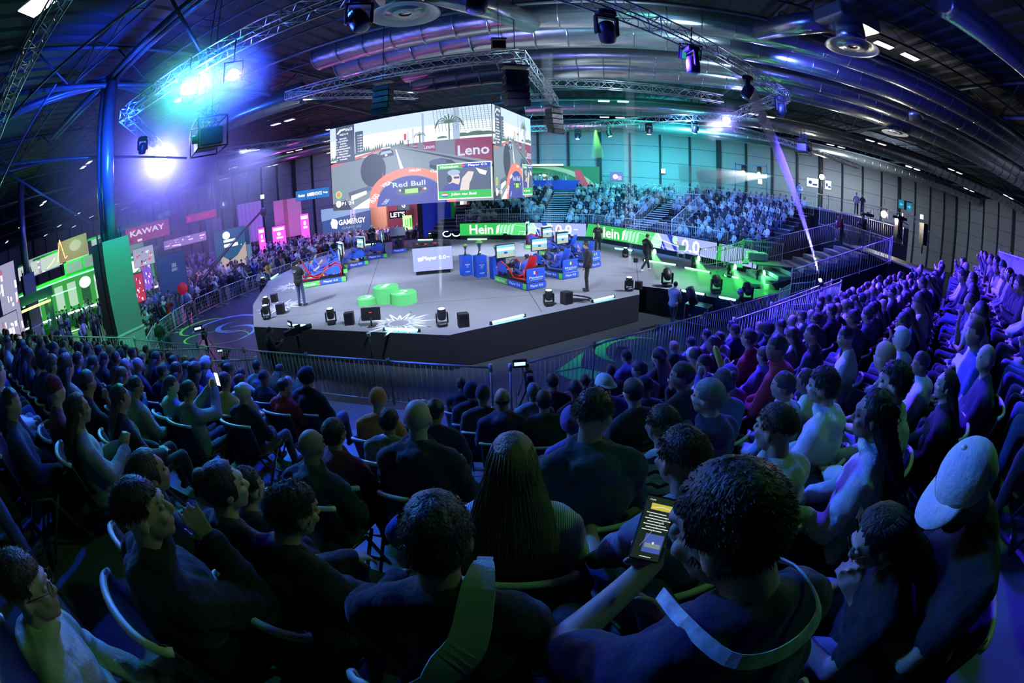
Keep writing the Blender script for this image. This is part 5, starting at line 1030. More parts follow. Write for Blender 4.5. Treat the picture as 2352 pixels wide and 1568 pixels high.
t, f = seat(1.30, .42, 4.66, -48, 'bearded person in a white baseball cap looking down at a phone', -66, 26, hair='cap', hc='black', top='black', trou='paledenim', shoes=m_shoew, sleeve=0, skin='a', lean=.24, pose='phone', fat=1.1, hv=.0078, **NEAR)
mb = MB(); mb.ell((0, .05, -.075), (.052, .05, .045), 14, 9); tf(mb, 0, f['Th']); mb.build('beard', m_hair('black', HAIRC['black']), t)
mb = MB(); F = Flat(mb, lambda u, v, l: tuple(f['Tl'] @ Vector((u, .075-.0*l+.05, .93+v)))); F.text('JAS', .06, 0, .05, .03, 0); mb.build('chest_print', glow('chest_green', (.1, .9, .5), .35), t)
t = thing('smartphone', (1.02, .62, 4.34), .8, 'dark smartphone showing a grid of app icons, held by the person in the white cap', 'phone'); t.rotation_euler = (R(-35), 0, .6); MB().box((0, 0, 0), (.072, .009, .15), bev=.004).build('case', m_blkp, t); mb = MB(); F = Flat(mb, plane_frame((-.033, -.005, -.071), (.066, 0, 0), (0, 0, .142), (0, -1, 0), .0006)); F.rect(0, 0, 1, 1, 0)
for i in range(4):
    for j in range(6): F.rect(.1+.22*i, .1+.14*j, .25+.22*i, .19+.14*j, 1+(i+j) % 2, 2)
mb.build('display', [glow('phone_dark', ()), glow('app_red', (.6, .15, .1), 1), glow('app_tan', (.5, .35, .25), 1)], t)
# -- second row from the camera
t, f = seat(-.01, 1.31, 4.26, 2, 'person with very long light brown hair in a pale pinstriped shirt, seen from behind', 4, 0, hair='long', hc='light', top='white', skin='c', **NEAR)
stripe = mat('pinstripe_shirt', (.7, .72, .76), .8); N_, L_ = nt(stripe); tc = N_.new('ShaderNodeTexCoord'); wv = N_.new('ShaderNodeTexWave'); wv.inputs['Scale'].default_value = 38; wv.inputs['Distortion'].default_value = 1.5; cr = N_.new('ShaderNodeValToRGB'); cr.color_ramp.elements[0].color = (.10, .13, .25, 1); cr.color_ramp.elements[1].color = (.72, .75, .8, 1); cr.color_ramp.elements[0].position = .1; cr.color_ramp.elements[1].position = .4
L_.new(tc.outputs['Object'], wv.inputs['Vector']); L_.new(wv.outputs['Fac'], cr.inputs['Fac']); L_.new(cr.outputs['Color'], N_['Principled BSDF'].inputs['Base Color']); f['top'].materials[0] = stripe
seat(-.72, .92, 4.34, 20, 'person with curly black hair in a dark vest leaning beside a chair', 38, 12, hair='curly', top='black', pose='knees', skin='a', lean=.12, hv=.0085, **NEAR)
t, f = seat(-1.02, .98, 4.34, 18, 'person with smooth dark hair in a black sweatshirt with outlined letters NG', 40, 0, hair='bun', hc='black', top='black', skin='c', **NEAR)
back_print(f, t, lambda F: [F.text('NG', .0, .0, .15, .10, 0), F.text('NG', 0, 0, .135, .085, 1, 4), F.text('CAN', .0, -.09, .13, .045, 0)], .86, -.238, [mat('outline_grey', (.35, .38, .4), .7), m_cloth('black', ())])
seat(-1.42, .95, 4.36, 14, 'person with dark straight hair half hidden behind the faded haircut', 30, 0, hair='long', hc='brown', top='charcoal', skin='b', **MID)
t, f = seat(.60, 1.20, 4.31, -14, 'person with cropped dark hair in a khaki and grey t-shirt with black collar', -24, 6, hair='fade', top='grey', trou='denim', skin='a', sleeve=0, pose='knees', fat=1.05, **NEAR)
# -- middle rows
seat(1.22, 1.48, 4.20, -20, 'person with short dark hair in a cream and olive hoodie', -32, 4, hair='fade', hc='brown', top='cream', hood=True, skin='a', **NEAR)
seat(1.67, 1.25, 4.34, -32, 'person with long curly black hair in a white hooded top', -46, 5, hair='curlylong', top='white', hood=True, skin='b', **NEAR)
t, f = seat(2.10, 1.50, 4.36, -32, 'person with thick black hair in a white jersey with a red burst and black H', -50, 0, hair='curly', top='white', skin='c', **NEAR)
def Hp(F): F.poly([((.085 if i % 2 else .06)*cos(pi*i/9+.4)-.02, (.10 if i % 2 else .07)*sin(pi*i/9+.4)) for i in range(18)], 0, 1); F.disc(.015, 0, .045, .06, 2, 2); F.text('H', .018, 0, .055, .085, 1, 3)
back_print(f, t, Hp, .80, -.24, [mat('jersey_red', (.55, .03, .04), .6), mat('jersey_teal', (.02, .10, .11), .6), m_cloth('white', ())])
seat(-1.10, 1.84, 3.97, 12, 'bald person in a dark grey hooded sweatshirt at the aisle', 14, 2, hair='ring', hc='grey', top='charcoal', hood=True, skin='b', **NEAR)
seat(-.55, 2.16, 3.97, 4, 'bald person in a black hooded sweatshirt, centre of the crowd', 2, 4, hair='bald', top='black', hood=True, skin='c', fat=1.1, **NEAR)
seat(.37, 1.85, 4.15, -2, 'person in a dark green hooded sweatshirt turned to the right', 38, -2, hair='fade', hc='black', top='darkgreen', hood=True, skin='a', fat=1.12, **NEAR)
t, f = seat(.84, 2.05, 3.93, -14, 'person with slicked dark hair in a mint and black wavy knitted top', -24, 2, hair='fade', top='khaki', skin='b', fat=1.05, **NEAR)
wvm = mat('wavy_knit', (.5, .6, .5), .85, bump=.4, bscale=120); N_, L_ = nt(wvm); tc = N_.new('ShaderNodeTexCoord'); wv = N_.new('ShaderNodeTexWave'); wv.bands_direction = 'Z'; wv.inputs['Scale'].default_value = 5.5; wv.inputs['Distortion'].default_value = 4; wv.inputs['Detail Scale'].default_value = 1.5; wv.inputs['Detail'].default_value = 1; cr = N_.new('ShaderNodeValToRGB'); cr.color_ramp.elements[0].color = (.01, .01, .015, 1); cr.color_ramp.elements[1].color = (.45, .55, .42, 1); cr.color_ramp.elements[0].position = .18; cr.color_ramp.elements[1].position = .24
L_.new(tc.outputs['Object'], wv.inputs['Vector']); L_.new(wv.outputs['Fac'], cr.inputs['Fac']); L_.new(cr.outputs['Color'], N_['Principled BSDF'].inputs['Base Color']); f['top'].materials[0] = wvm
seat(-1.20, 1.30, 4.08, 10, 'young person with wavy brown hair in a dark jacket sipping from a pink straw', 30, 0, hair='curly', hc='brown', top='navy', skin='c', pose='phone', **MID)
seat(1.29, 2.39, 3.91, -26, 'person with greying hair in a navy hooded jacket', -48, 0, hair='short', hc='grey', top='navy', hood=True, skin='c', **MID)
ROWB = [(-1.11, 2.19, 3.84, 10, 'dark-haired person in a black coat with a fur-lined hood', 14, dict(hair='short', top='maroon', hood=True)), (-.95, 2.84, 3.56, 6, 'person with black hair in a grey ribbed top behind the centre bald head', 8, dict(hair='short', top='grey')), (1.05, 3.36, 3.48, -20, 'person with black hair in a black shirt with round arched lettering', -18, dict(hair='short', top='black')), (1.50, 3.36, 3.62, -24, 'person with short black hair resting the chin on a fist', -60, dict(hair='short', top='black', pose='chin')), (2.09, 3.51, 3.50, -28, 'person in a grey-purple cap holding yellow and violet inflatable sticks', -30, dict(hair='beanie', top='purple', pose='raise')),
 (-1.27, 3.56, 3.36, 6, 'person in a dark cap and orange shirt with letters DE', 6, dict(hair='beanie', top='orange')), (-.66, 3.23, 3.43, 4, 'person with black hair in a navy shirt with a yellow stripe', 20, dict(hair='short', top='navy')), (-.11, 3.93, 3.17, 0, 'person with a shiny bald crown in a navy jacket', -6, dict(hair='ring', top='navy', hood=True)), (1.93, 1.95, 4.15, -30, 'person with curly black hair in a white hoodie under a violet quilted jacket', -44, dict(hair='curly', top='white', hood=True)), (2.03, 2.53, 3.87, -30, 'young person with short black hair in a pale grey hoodie', -40, dict(hair='short', top='lightblue', hood=True)), (2.46, 2.75, 3.78, -32, 'person with tied brown hair in a white blouse raising a hand', -50, dict(hair='bun', hc='brown', top='white', pose='chin')),
 (3.17, 1.35, 4.50, -34, 'bald person in a navy sweater with arms crossed at the right edge', -52, dict(hair='bald', top='navy', pose='cross')), (3.56, 1.70, 4.55, -36, 'tall person with brown hair in a blue polo shirt', -56, dict(hair='short', hc='brown', top='blue', sleeve=0)), (3.24, 2.04, 4.18, -34, 'bearded person in a white hooded top, face to the stage', -50, dict(hair='short', top='white', hood=True)), (2.74, 1.45, 4.30, -34, 'person with long dark hair beside the white jersey', -48, dict(hair='long', top='black')),
 (-3.15, 1.02, 4.52, 24, 'person with black hair in a navy sweater at the left edge', 40, dict(hair='short', top='navy')), (-2.71, 1.40, 4.33, 24, 'person with long dark hair in a grey sweatshirt holding a pen-like stick', 34, dict(hair='long', hc='brown', top='grey', pose='phone')), (-3.32, 1.55, 4.36, 20, 'person in a maroon beanie and white hooded top', 26, dict(hair='beanie', top='maroon')), (-2.93, 1.97, 4.13, 22, 'person with long black hair in a black coat', 34, dict(hair='long', top='black')), (-3.54, 2.62, 3.91, 18, 'person with dark hair in a bulky khaki jacket', 24, dict(hair='short', top='khaki', fat=1.15)), (-3.50, 3.12, 3.70, 18, 'person in a light blue hooded sweatshirt', 40, dict(hair='short', top='lightblue', hood=True)), (-3.09, 2.97, 3.72, 16, 'person in a pale grey sweatshirt holding a lit phone up to film', 24, dict(hair='short', top='grey', pose='raise')), (-3.23, 3.78, 3.45, 14, 'person in a yellow shirt with a maroon patch on the shoulder', 10, dict(hair='short', top='yellow')), (-2.70, 3.40, 3.50, 14, 'person with white hair tied back in a black top', 16, dict(hair='bun', hc='white', top='black')), (-2.81, 4.38, 3.11, 14, 'person with black hair in a dark red shirt at the aisle', 16, dict(hair='short', top='red')), (-2.55, 4.62, 3.14, 14, 'person in a black hooded coat at the aisle with raised hood', 30, dict(hair='hood', top='black')), (-3.5, 4.4, 3.16, 14, 'person in a pale yellow t-shirt with letters on the back', 24, dict(hair='short', top='cream', sleeve=0)),
 (.56, 5.65, 2.52, -6, 'camera operator with headphones in a dark jacket at the rail camera', -14, dict(hair='short', top='navy')), (.25, 5.01, 2.70, -4, 'person with short grey hair in a grey t-shirt', -6, dict(hair='short', hc='grey', top='grey', sleeve=0)), (-.53, 5.01, 2.73, 2, 'person in a navy hooded coat with the hood up', 4, dict(hair='hood', top='navy')), (1.02, 4.35, 3.08, -16, 'person in a pale cap and grey scarf', -30, dict(hair='capback', hc='brown', top='blue')), (1.4, 4.1, 3.15, -20, 'person in a glossy dark cap looking left', -55, dict(hair='beanie', top='navy')), (1.99, 6.96, 2.33, -26, 'person in a lilac hoodie holding white sheets of paper', -30, dict(hair='short', top='purple', hood=True)), (1.99, 5.35, 2.98, -26, 'person with long black hair in a black top near the rail', -30, dict(hair='long', top='black')), (2.52, 3.37, 3.84, -34, 'person in a bright red hooded team jacket with white logos', -70, dict(hair='short', top='red', hood=True)), (2.79, 5.94, 2.74, -30, 'person in a white baseball cap by the front rows', -46, dict(hair='capback', top='navy')), (3.09, 4.83, 3.40, -34, 'person in a magenta-pink pullover', -40, dict(hair='short', top='red')), (2.87, 5.41, 3.11, -32, 'person with cropped hair in a blue-black jacket by the pink pullover', -60, dict(hair='short', top='navy')), (3.46, 3.31, 3.94, -36, 'person in a white t-shirt looking up to the screen', -58, dict(hair='fade', top='white', sleeve=0)), (3.57, 4.06, 3.72, -36, 'person with spectacles and dark hair in a black top', -60, dict(hair='short', top='black')), (2.2, 4.3, 3.3, -30, 'person with a beard in a white hooded jacket, profile to the left', -70, dict(hair='short', top='white', hood=True)), (1.6, 4.9, 3.0, -26, 'person with fluffy dark hair in a black jacket', -50, dict(hair='curly', top='black')), (1.7, 2.95, 3.72, -26, 'person with a ponytail in a blue jacket holding a cup', -40, dict(hair='bun', top='blue', pose='phone')), (.45, 2.95, 3.5, -6, 'person in a lilac hooded coat leaning forward', 10, dict(hair='hood', top='purple', lean=.3)), (.3, 3.9, 3.15, -4, 'person with dark hair in a dark green sweater', -4, dict(hair='short', top='darkgreen')), (-.35, 4.5, 2.92, 2, 'person in a light cap with dark clothes near the middle rows', 10, dict(hair='beanie', top='charcoal'))]
RECENT = {}
for i, (x, y, zh, az, lab, haz, kw) in enumerate(ROWB):
    t, f = seat(x, y, zh, az, lab, haz, (i*37 % 11)-4, skin='abc'[i % 3], trou=('black', 'denim', 'charcoal')[i % 3], **dict(MID if hypot(x, y) < 3.2 else FAR, **kw)); RECENT[i] = (t, f)
t, f = RECENT[2]; back_print(f, t, lambda F: [F.text('DIA', -.02, .06, .06, .03, 0), F.text('LOS MUE', 0, .0, .17, .035, 0), F.disc(.02, -.1, .06, .06, 0, 1)], .84, -.24, [mat('print_grey', (.25, .27, .25), .7)])
t, f = RECENT[5]; back_print(f, t, lambda F: F.text('DE', 0, .05, .09, .05, 0), .86, -.24, [mat('print_brown', (.12, .05, .02), .7)])
t, f = RECENT[6]; back_print(f, t, lambda F: F.poly([(.06, .12), (.1, .12), (.08, -.02), (.05, .0)], 0), .86, -.24, [m_cloth('yellow', ())])
t, f = RECENT[28-2]; back_print(f, t, lambda F: F.text('B.S.', 0, .03, .14, .05, 0), .86, -.24, [mat('print_grey', ())])
# things held by or lying among the crowd
for i, (a, b, c, l) in enumerate((((2.0, 3.75, 3.72), (2.18, 3.6, 3.28), (.80, .75, .12), 'long yellow inflatable stick held up by the person in the cap'), ((2.14, 3.72, 3.6), (2.24, 3.6, 3.28), (.45, .35, .8), 'violet inflatable stick beside the yellow one'))):
    mb = MB(); a, b = Vector(a), Vector(b); d = (a-b); mb.path([b+d*q for q in (0, .04, .3, .7, .96, 1, 1.02)], [.012, .03, .035, .035, .03, .012, .004], 12); mb.build('inflatable_stick', mat('stick_%d' % i, c, .3), label=l, cat='inflatable stick')
t = thing('drawstring_bag', (-.42, 1.42, 3.80), .3, 'white and blue drawstring bag with large letters on a seat', 'bag'); mb = MB(); mb.ell((0, 0, 0), (.17, .10, .13), 26, 16); mb.v = [(x*(1+.12*noise.noise(Vector((x*9, y*9, z*9)))), y*(1+.2*noise.noise(Vector((x*8, y*8, z*8+4)))), z*(1+.15*noise.noise(Vector((x*7, y*7+3, z*7))))-.02*(x*x)*20) for x, y, z in mb.v]; mb.build('bag_body', m_cloth('royal', (.03, .06, .42)), t)
mb = MB(); F = Flat(mb, lambda u, v, l: (u, -.088+.9*u*u+1.2*(v-.02)**2-.004*l, v+.03)); F.poly([(-.13, -.05), (-.1, -.075), (0, -.03), (.12, -.05), (.13, -.0), (.0, .02), (-.12, -.02)], 0); F.text('WIN', .02, .045, .17, .06, 0); mb.build('bag_print', mat('bag_white', (.8, .82, .85), .4), t)
MB().path([(-.15, 0, -.02), (-.1, -.09, -.08), (.05, -.1, -.1), (.15, -.03, -.05)], .006, 6).build('drawstring', mat('cord_green', (.15, .3, .25), .7), t)
t = thing('paper_sheets', (1.93, 7.18, 2.3), .3, 'folded white sheets of paper held in the front rows', 'paper'); MB().box((0, 0, 0), (.26, .004, .2), M=Matrix.Rotation(.5, 4, 'Y')).box((.02, .01, .02), (.24, .004, .2), M=Matrix.Rotation(.2, 4, 'Y')).build('sheet', m_white, t)
t = thing('smartphone', (-2.98, 3.36, 3.66), -.3, 'lit phone raised by the person in the pale grey sweatshirt', 'phone'); MB().box((0, 0, 0), (.075, .009, .15), bev=.003).build('case', m_blkp, t); MB().box((0, -.006, 0), (.068, .002, .14)).build('display', glow('phone_lit', (.7, .8, 1), 2.2), t)
# camera on its support inside the front rail
def tvcam(x, y, z, rz, h, label, s=1):
    t = thing('television_camera', (x, y, z), rz, label, 'camera', 'television cameras', (s, s, s)); mb = MB()
    for a in (.5, 2.6, 4.7): mb.tube((0, 0, h-.25), (.42*cos(a), .42*sin(a), 0), .022, .016)
    mb.tube((0, 0, h-.35), (0, 0, h), .05); mb.build('tripod', m_blk, t)
    mb = MB(); mb.box((0, -.05, h+.14), (.16, .42, .22), bev=.02); mb.box((0, -.35, h+.14), (.12, .2, .16), bev=.02); mb.box((.0, .05, h+.28), (.06, .2, .05)); mb.build('camera_body', m_blkp, t)
    MB().tube((0, .16, h+.15), (0, .5, h+.15), .07, .085, n=16).build('lens', m_blkp, t)
    mb = MB(); mb.box((-.16, -.12, h+.36), (.28, .05, .18), bev=.01, M=Matrix.Rotation(0, 4, 'X')); mb.build('viewfinder', m_blkp, t); MB().box((-.16, -.15, h+.36), (.22, .006, .07)).build('viewfinder_screen', glow('vf', (.5, .8, 1), 1.5), t)
    MB().tube((.1, -.1, h), (.25, -.55, h-.12), .014).tube((-.1, -.1, h), (-.25, -.55, h-.12), .014).build('pan_bar', m_blk, t); return t
tvcam(.27, 7.75, .45, .1, 1.25, 'television camera on a support at the corner of the front rail', .95)
tvcam(-6.35, 11.35, 0, -.7, 1.45, 'television camera on a tripod with its operator before the stage')
tvcam(-9.9, 11.05, 0, .6, 1.45, 'television camera behind the left front rail', 1.1)
tvcam(-8.5, 10.3, .3, .3, 1.1, 'draped camera low behind the rail left of the operator', .8)
# ---------------------------------------------------------------- the rest of the seated crowd
m_top = objcol('cloth_varied'); random.seed(21)
def proto(hair, hc, kw, sk, trou, cap_=False):
    f = figure(hair=hair, **kw); bm = bmesh.new(); mats_ = [m_skin(sk), m_eye, m_top, m_cloth(trou, CL[trou]), m_shoe, m_hair(hc, HAIRC[hc])]
    def addm(me, base):
        o = len(bm.faces); bm.from_mesh(me); bm.faces.ensure_lookup_table()
        for q in range(o, len(bm.faces)): bm.faces[q].material_index = base+(bm.faces[q].material_index if base == 0 else 0)
    addm(f['body'], 0); addm(f['top'], 2); addm(f['trousers'], 3); [addm(q, 4) for q in f['shoes']]
    h = f['hair']
    if h.f: me = bpy.data.meshes.new('h'); me.from_pydata(h.v, [], h.f); addm(me, 2 if hair in ('hood',) else 5)
    if cap_: c = cap_shape(f['Th'], False); me = bpy.data.meshes.new('h'); me.from_pydata(c.v, [], c.f); addm(me, 2)
    out = bpy.data.meshes.new('person'); bm.to_mesh(out); bm.free()
    for m in mats_: out.materials.append(m)
    for p in out.polygons: p.use_smooth = True
    return out
V_ = .026
PROT = [(proto(h, hc, dict(pose=p, vox=V_, hyaw=R(hy), hpitch=R(hp), lean=l, sleeve=s, hood=hd), sk, tr), d) for h, hc, p, hy, hp, l, s, hd, sk, tr, d in (
    ('short', 'black', 'lap', 8, 2, .03, 1, False, 'a', 'black', 'short black hair'), ('short', 'brown', 'cross', -8, 0, .0, 1, True, 'c', 'denim', 'brown hair, crossed arms'), ('long', 'black', 'lap', 12, 4, .08, 1, False, 'c', 'black', 'long black hair'),
    ('curly', 'black', 'knees', 0, 0, .25, 1, True, 'a', 'denim', 'curly hair, leaning forward'), ('short', 'black', 'chin', 10, -4, .15, 0, False, 'b', 'charcoal', 'chin on hand'), ('long', 'brown', 'phone', 0, 14, .1, 1, False, 'a', 'denim', 'long brown hair, looking down'),
    ('bald', 'black', 'lap', 6, 0, .03, 1, False, 'c', 'black', 'bald head'), ('beanie', 'black', 'cross', -12, 0, .03, 1, False, 'b', 'black', 'beanie, crossed arms'), ('short', 'blond', 'lap', -10, 2, .05, 0, False, 'c', 'paledenim', 'fair hair'), ('hood', 'black', 'lap', 0, 0, .06, 1, True, 'a', 'black', 'hood up'))]
TOPC = [('black', 9), ('navy', 6), ('charcoal', 6), ('white', 4), ('grey', 4), ('blue', 2), ('lightblue', 2), ('cream', 2), ('darkgreen', 2), ('red', 1), ('maroon', 1), ('khaki', 1), ('purple', 1)]
TOPL = [c for c, n_ in TOPC for _ in range(n_)]
def low_person(mb, x, y, z, az, rnd, stand=False, mi=None, sc=1):
    """a small far-off figure: shaped trunk, head, arms and legs"""
    c = mi if mi is not None else rnd.randrange(2, 9); sk = 0; hr = 1; A_ = -R(az); M = Matrix.Translation((x, y, z)) @ Matrix.Rotation(A_, 4, 'Z') @ Matrix.Scale(sc*rnd.uniform(.94, 1.05), 4)
    o = 0 if not stand else .42; lean = rnd.uniform(-.04, .1)
    def ring(w_, d_, yy, zz, n=6): return [(w_*cos(2*pi*i/n), yy+d_*sin(2*pi*i/n), zz+o) for i in range(n)]
    mb.loft([ring(.17, .12, -.06, .44), ring(.15, .11, -.06+lean*.3, .66), ring(.20, .12, -.07+lean*.6, .9), ring(.17, .09, -.07+lean, 1.02), ring(.05, .05, -.05+lean, 1.08)], c, True, M=M)
    hy = -.03+lean; mb.ell((0, hy, 1.22+o), (.08, .095, .115), 7, 5, sk, M=M); mb.ell((0, hy-.025, 1.255+o), (.088, .095, .1), 7, 5, hr if rnd.random() < .85 else rnd.randrange(2, 9), M=M)
    up_ = rnd.random() < .12
    for s in (-1, 1):
        e = (s*.25, .0, .74+o) ; w_ = (s*(.04 if rnd.random() < .7 else .16), .22+.1*rnd.random(), .64+.2*rnd.random()+(.45 if up_ else 0)+o)
        if stand and not up_: w_ = (s*.27, .04+.15*rnd.random(), .5+.3*rnd.random()+o)
        mb.path([(s*.19, -.06, .98+o), e, w_], [.055, .05, .035], 5, c, M=M); mb.ell(w_, (.045, .045, .045), 5, 4, sk, M=M)
        if stand: mb.path([(s*.09, -.05, .95), (s*.1, 0, .5), (s*.12, rnd.uniform(-.1, .1), .03)], [.09, .065, .05], 5, 9+rnd.randrange(2), M=M)
        else: mb.path([(s*.1, -.05, .5), (s*.13, .38, .52), (s*.13, .4, .06)], [.085, .07, .05], 5, 9+rnd.randrange(2), M=M)
LOWM = [m_skin('a'), m_hair('black', HAIRC['black'])]+[m_cloth(c, CL[c]) for c in ('black', 'navy', 'charcoal', 'white', 'grey', 'lightblue', 'cream', 'denim', 'black')]
spots = []
def rows_of(P, sgn, rows, d0, dd, z0, dz, sp, name, side):
    for k in range(rows):
        q = offset_poly(P, d0+dd*k, sgn)
        for i in range(len(q)-1):
            a, b = q[i], q[i+1]; d = (b-a).normalized(); n_ = Vector((d.y, -d.x))*sgn; L = (b-a).length; m = int((L-.4)/sp)
            for j in range(m):
                p = a+d*(.3+sp*(j+.5)); spots.append((p.x, p.y, z0+dz*k, math.degrees(atan2(-n_.x, -n_.y)), side[i], k, j))
rows_of(NP, 1, 10, .95, .85, .41, .37, .54, 'near', ('left', 'right'))
rows_of(FP, -1, 11, 1.2, .85, 1.75, .27, .54, 'far', ('far middle', 'far right'))
def aisle(x, y):  # gangway of the near stand
    if y < 2.7 and -3.3 < x < -1.5 and x > -2.6-.5*y: return True
    pts = [(-3.1, 9.2), (-2.4, 6), (-1.9, 3.9), (-1.85, 2.4), (-2.0, .8), (-2.4, -.6)]
    for (x0, y0), (x1, y1) in zip(pts, pts[1:]):
        if y1 <= y <= y0: t = (y-y1)/(y0-y1); return abs(x-(x1+(x0-x1)*t)) < .52
    return False
keep = []
for s in spots:
    x, y, z, az, side, k, j = s; r = hypot(x, y)
    if side in ('left', 'right'):
        if r < 2.2 or aisle(x, y) or any(hypot(x-a, y-b) < .5 for a, b in HXY): continue
        if k >= 8 and r < 2.9: continue
        if side == 'left' and k <= (1 if x < -1.6 else 0) and x > -6.5: continue
        if side == 'left' and k <= 3 and -3.2 < x < -.9: continue
        if side == 'left' and (x < -15.6 or (k < 2 and -14 < x < -6)): continue
        if side == 'right' and (k < 2 or (k <= 3 and 5.2 < x < 13)): continue
        if abs(atan2(x, y)) > R(96): continue
        if side == 'right':
            v = Vector((x-11.7, y-15.3)); 
            if v.x*.378+v.y*.926 > -.4: continue
    else:
        if side == 'far middle' and (abs((x-3.2)-.27*(y-34.9)) < 1.25 or (x < -3.6 or (k < 4 and -1.2 < x < 1.3) and y < 40)): continue
        if side == 'far right' and (abs((x-8.6)*.64-(y-31.2)*.77) < 1.0 or (k < 5 and abs((x-11.4)*.51+(y-30.3)*-.86) < 1.7)): continue
        if side == 'far right' and x > 19.5 and y < 24.2: continue
        if k > 9 and x < 6: continue
    if random.random() < (.05 if r < 20 else .07): continue
    keep.append((r, s))
keep.sort(key=lambda q: q[0])
sit = MB(); rnd = random.Random(5); NB = 0; first = {}; lab_n = {}
for r, (x, y, z, az, side, k, j) in keep:
    faz = math.degrees(atan2(-2-x, 23-y)); az2 = az+max(-28, min(28, (faz-az)))*.8+rnd.uniform(-9, 9)
    if NB < 205 and side in ('left', 'right'):
        NB += 1; pi_ = rnd.randrange(len(PROT)); me, desc = PROT[pi_]; c = rnd.choice(TOPL); s = rnd.uniform(.93, 1.06); yy = .0
        nm = {'lightblue': 'light blue', 'darkgreen': 'dark green'}.get(c, c); rowt = ORD[k]+' row'; key = (side, k); lab_n[key] = lab_n.get(key, 0)+1
        lb = '%s top, %s, %s side %s, %s seat from bend' % (nm, desc, side, rowt, ('%dth' % (j+1)) if (j+1) % 100 in (11, 12, 13) or (j+1) % 10 not in (1, 2, 3) else '%d%s' % (j+1, {1: 'st', 2: 'nd', 3: 'rd'}[(j+1) % 10]))
        sw = side == 'left'
        link('person', me, None, (x, y, z+.0), -R(az2), lb, 'person', 'seated spectators of the near stand', None, CL[c])
        bpy.context.scene.collection.objects[-1].scale = (s*rnd.uniform(.97, 1.05), s, s)
        if r < 11: chair(x, y, z, -R(az), 'dark plastic seat, %s stand %s, %dth place along from the bend' % (side, rowt, j+1))
    else: low_person(sit, x, y, z, az2, rnd)
sit.build('seated_crowd', LOWM, label='dense seated crowd filling the far stand and the farthest near rows', cat='crowd', kind='stuff')

# ---------------------------------------------------------------- people on the stage and around it
m_badge = mat('shirt_print', (.85, .86, .88), .6)
def standing(x, y, z, az, label, sc=1, prnt=None, **kw):
    kw.setdefault('vox', .016); t, f = person(x, y, z, -R(az), label, stand=True, sc=sc, **kw)
    if prnt == 'back': back_print(f, t, lambda F: [F.text('Heineken', 0, .06, .2, .035, 0), F.rect(-.05, .0, .05, .02, 0)], .9, -.232, [m_badge])
    if prnt == 'chest': mb = MB(); F = Flat(mb, lambda u, v, l: tuple(f['Tl'] @ Vector((u, .094-.9*u*u, .92+v)))); F.text('Player', .05, 0, .12, .035, 0); F.rect(-.09, -.02, -.04, .02, 1); mb.build('chest_print', [m_badge, m_rp], t)
    return t, f
side_ = [(-.27, -.02, .72), (.27, -.02, .72)]; sw = [(-.28, .04, .47), (.28, .04, .47)]; shd = [(0, .2, -1), (0, .2, -1)]
standing(2.95, 16.75, 1.1, -78, 'person in a black sweatshirt and trousers standing on the stage right of the simulators', 1.08, 'chest', el=side_, wr=[(-.26, .06, .5), (.22, -.14, .52)], hd=shd, hair='short', top='black', trou='black', skin='c', fat=1.35, hyaw=R(12))
standing(-8.55, 16.2, 1.1, 14, 'person in a black t-shirt and dark jeans with back to the camera at the left', 1.08, 'back', pose='phone', hair='short', top='black', trou='denim', skin='a', sleeve=0, fat=1.1)
standing(5.35, 26.3, 1.1, 190, 'person in a black t-shirt standing before the long display', 1.05, 'chest', el=side_, wr=[(-.25, .1, .52), (.25, .1, .52)], hd=shd, hair='short', hc='light', top='black', trou='black', skin='c', sleeve=0, shoes=m_shoew)
WALK = [((-.1, -.06, .98), (-.1, .18, .60), (-.1, .28, .12), (-.1, .42, .07)), ((.1, -.06, .98), (.1, -.12, .55), (.1, -.45, .2), (.1, -.36, .08))]
standing(6.7, 20.7, 1.1, 60, 'person in black walking away across the side stage', 1.05, 'back', pose='phone', hair='short', top='black', trou='black', shoes=m_shoew, skin='a', standpose=WALK)
standing(-10.5, 33.0, 1.1, 160, 'person in a black t-shirt and cap standing behind the blue simulators', 1.05, pose='phone', hair='cap', top='black', trou='black', skin='a', sleeve=0)
standing(6.1, 15.2, 0, 40, 'person in a white t-shirt and grey-green trousers pushing a flight case', 1.02, pose='knees', hair='short', top='white', trou='olive', shoes=m_shoew, skin='a', sleeve=0, standpose=WALK, lean=.12)
standing(8.3, 13.95, 0, -50, 'person in a black cap and t-shirt behind the right front rail', 1.05, pose='phone', hair='cap', top='black', trou='black', skin='a', sleeve=0)
standing(-7.1, 10.95, 0, 52, 'camera operator in black with headphones before the stage front', 1.04, pose='phone', hair='short', top='black', trou='black', skin='a')
standing(-14.4, 13.0, 0, -20, 'person in black standing behind the large column', 1.02, pose='lap', hair='short', top='black', trou='black', skin='a')
standing(-13.1, 12.0, 0, 30, 'person in dark clothes bending behind the left rail', 1, pose='knees', hair='short', top='navy', trou='black', lean=.5, skin='a')
standing(-14.6, 22.6, 0, 150, 'steward in a light blue vest at the fence', 1.03, pose='cross', hair='short', top='lightblue', trou='navy', skin='a')
t = thing('flight_case', (7.25, 15.35, 0), -.75, 'black flight case with silver edges on wheels', 'case'); MB().box((0, 0, .55), (.95, .6, .7)).build('body', m_blkp, t); mb = MB()
for x in (-.475, .475):
    for y in (-.3, .3): mb.box((x, y, .55), (.03, .03, .72))
for z in (.2, .9):
    for y in (-.3, .3): mb.box((0, y, z), (.97, .03, .03))
    for x in (-.475, .475): mb.box((x, 0, z), (.03, .62, .03))
mb.build('silver_edges', m_alu, t); mb = MB()
for x in (-.25, .25): mb.box((x, -.31, .5), (.12, .02, .1))
mb.build_each('latch', m_alu, t); mb = MB()
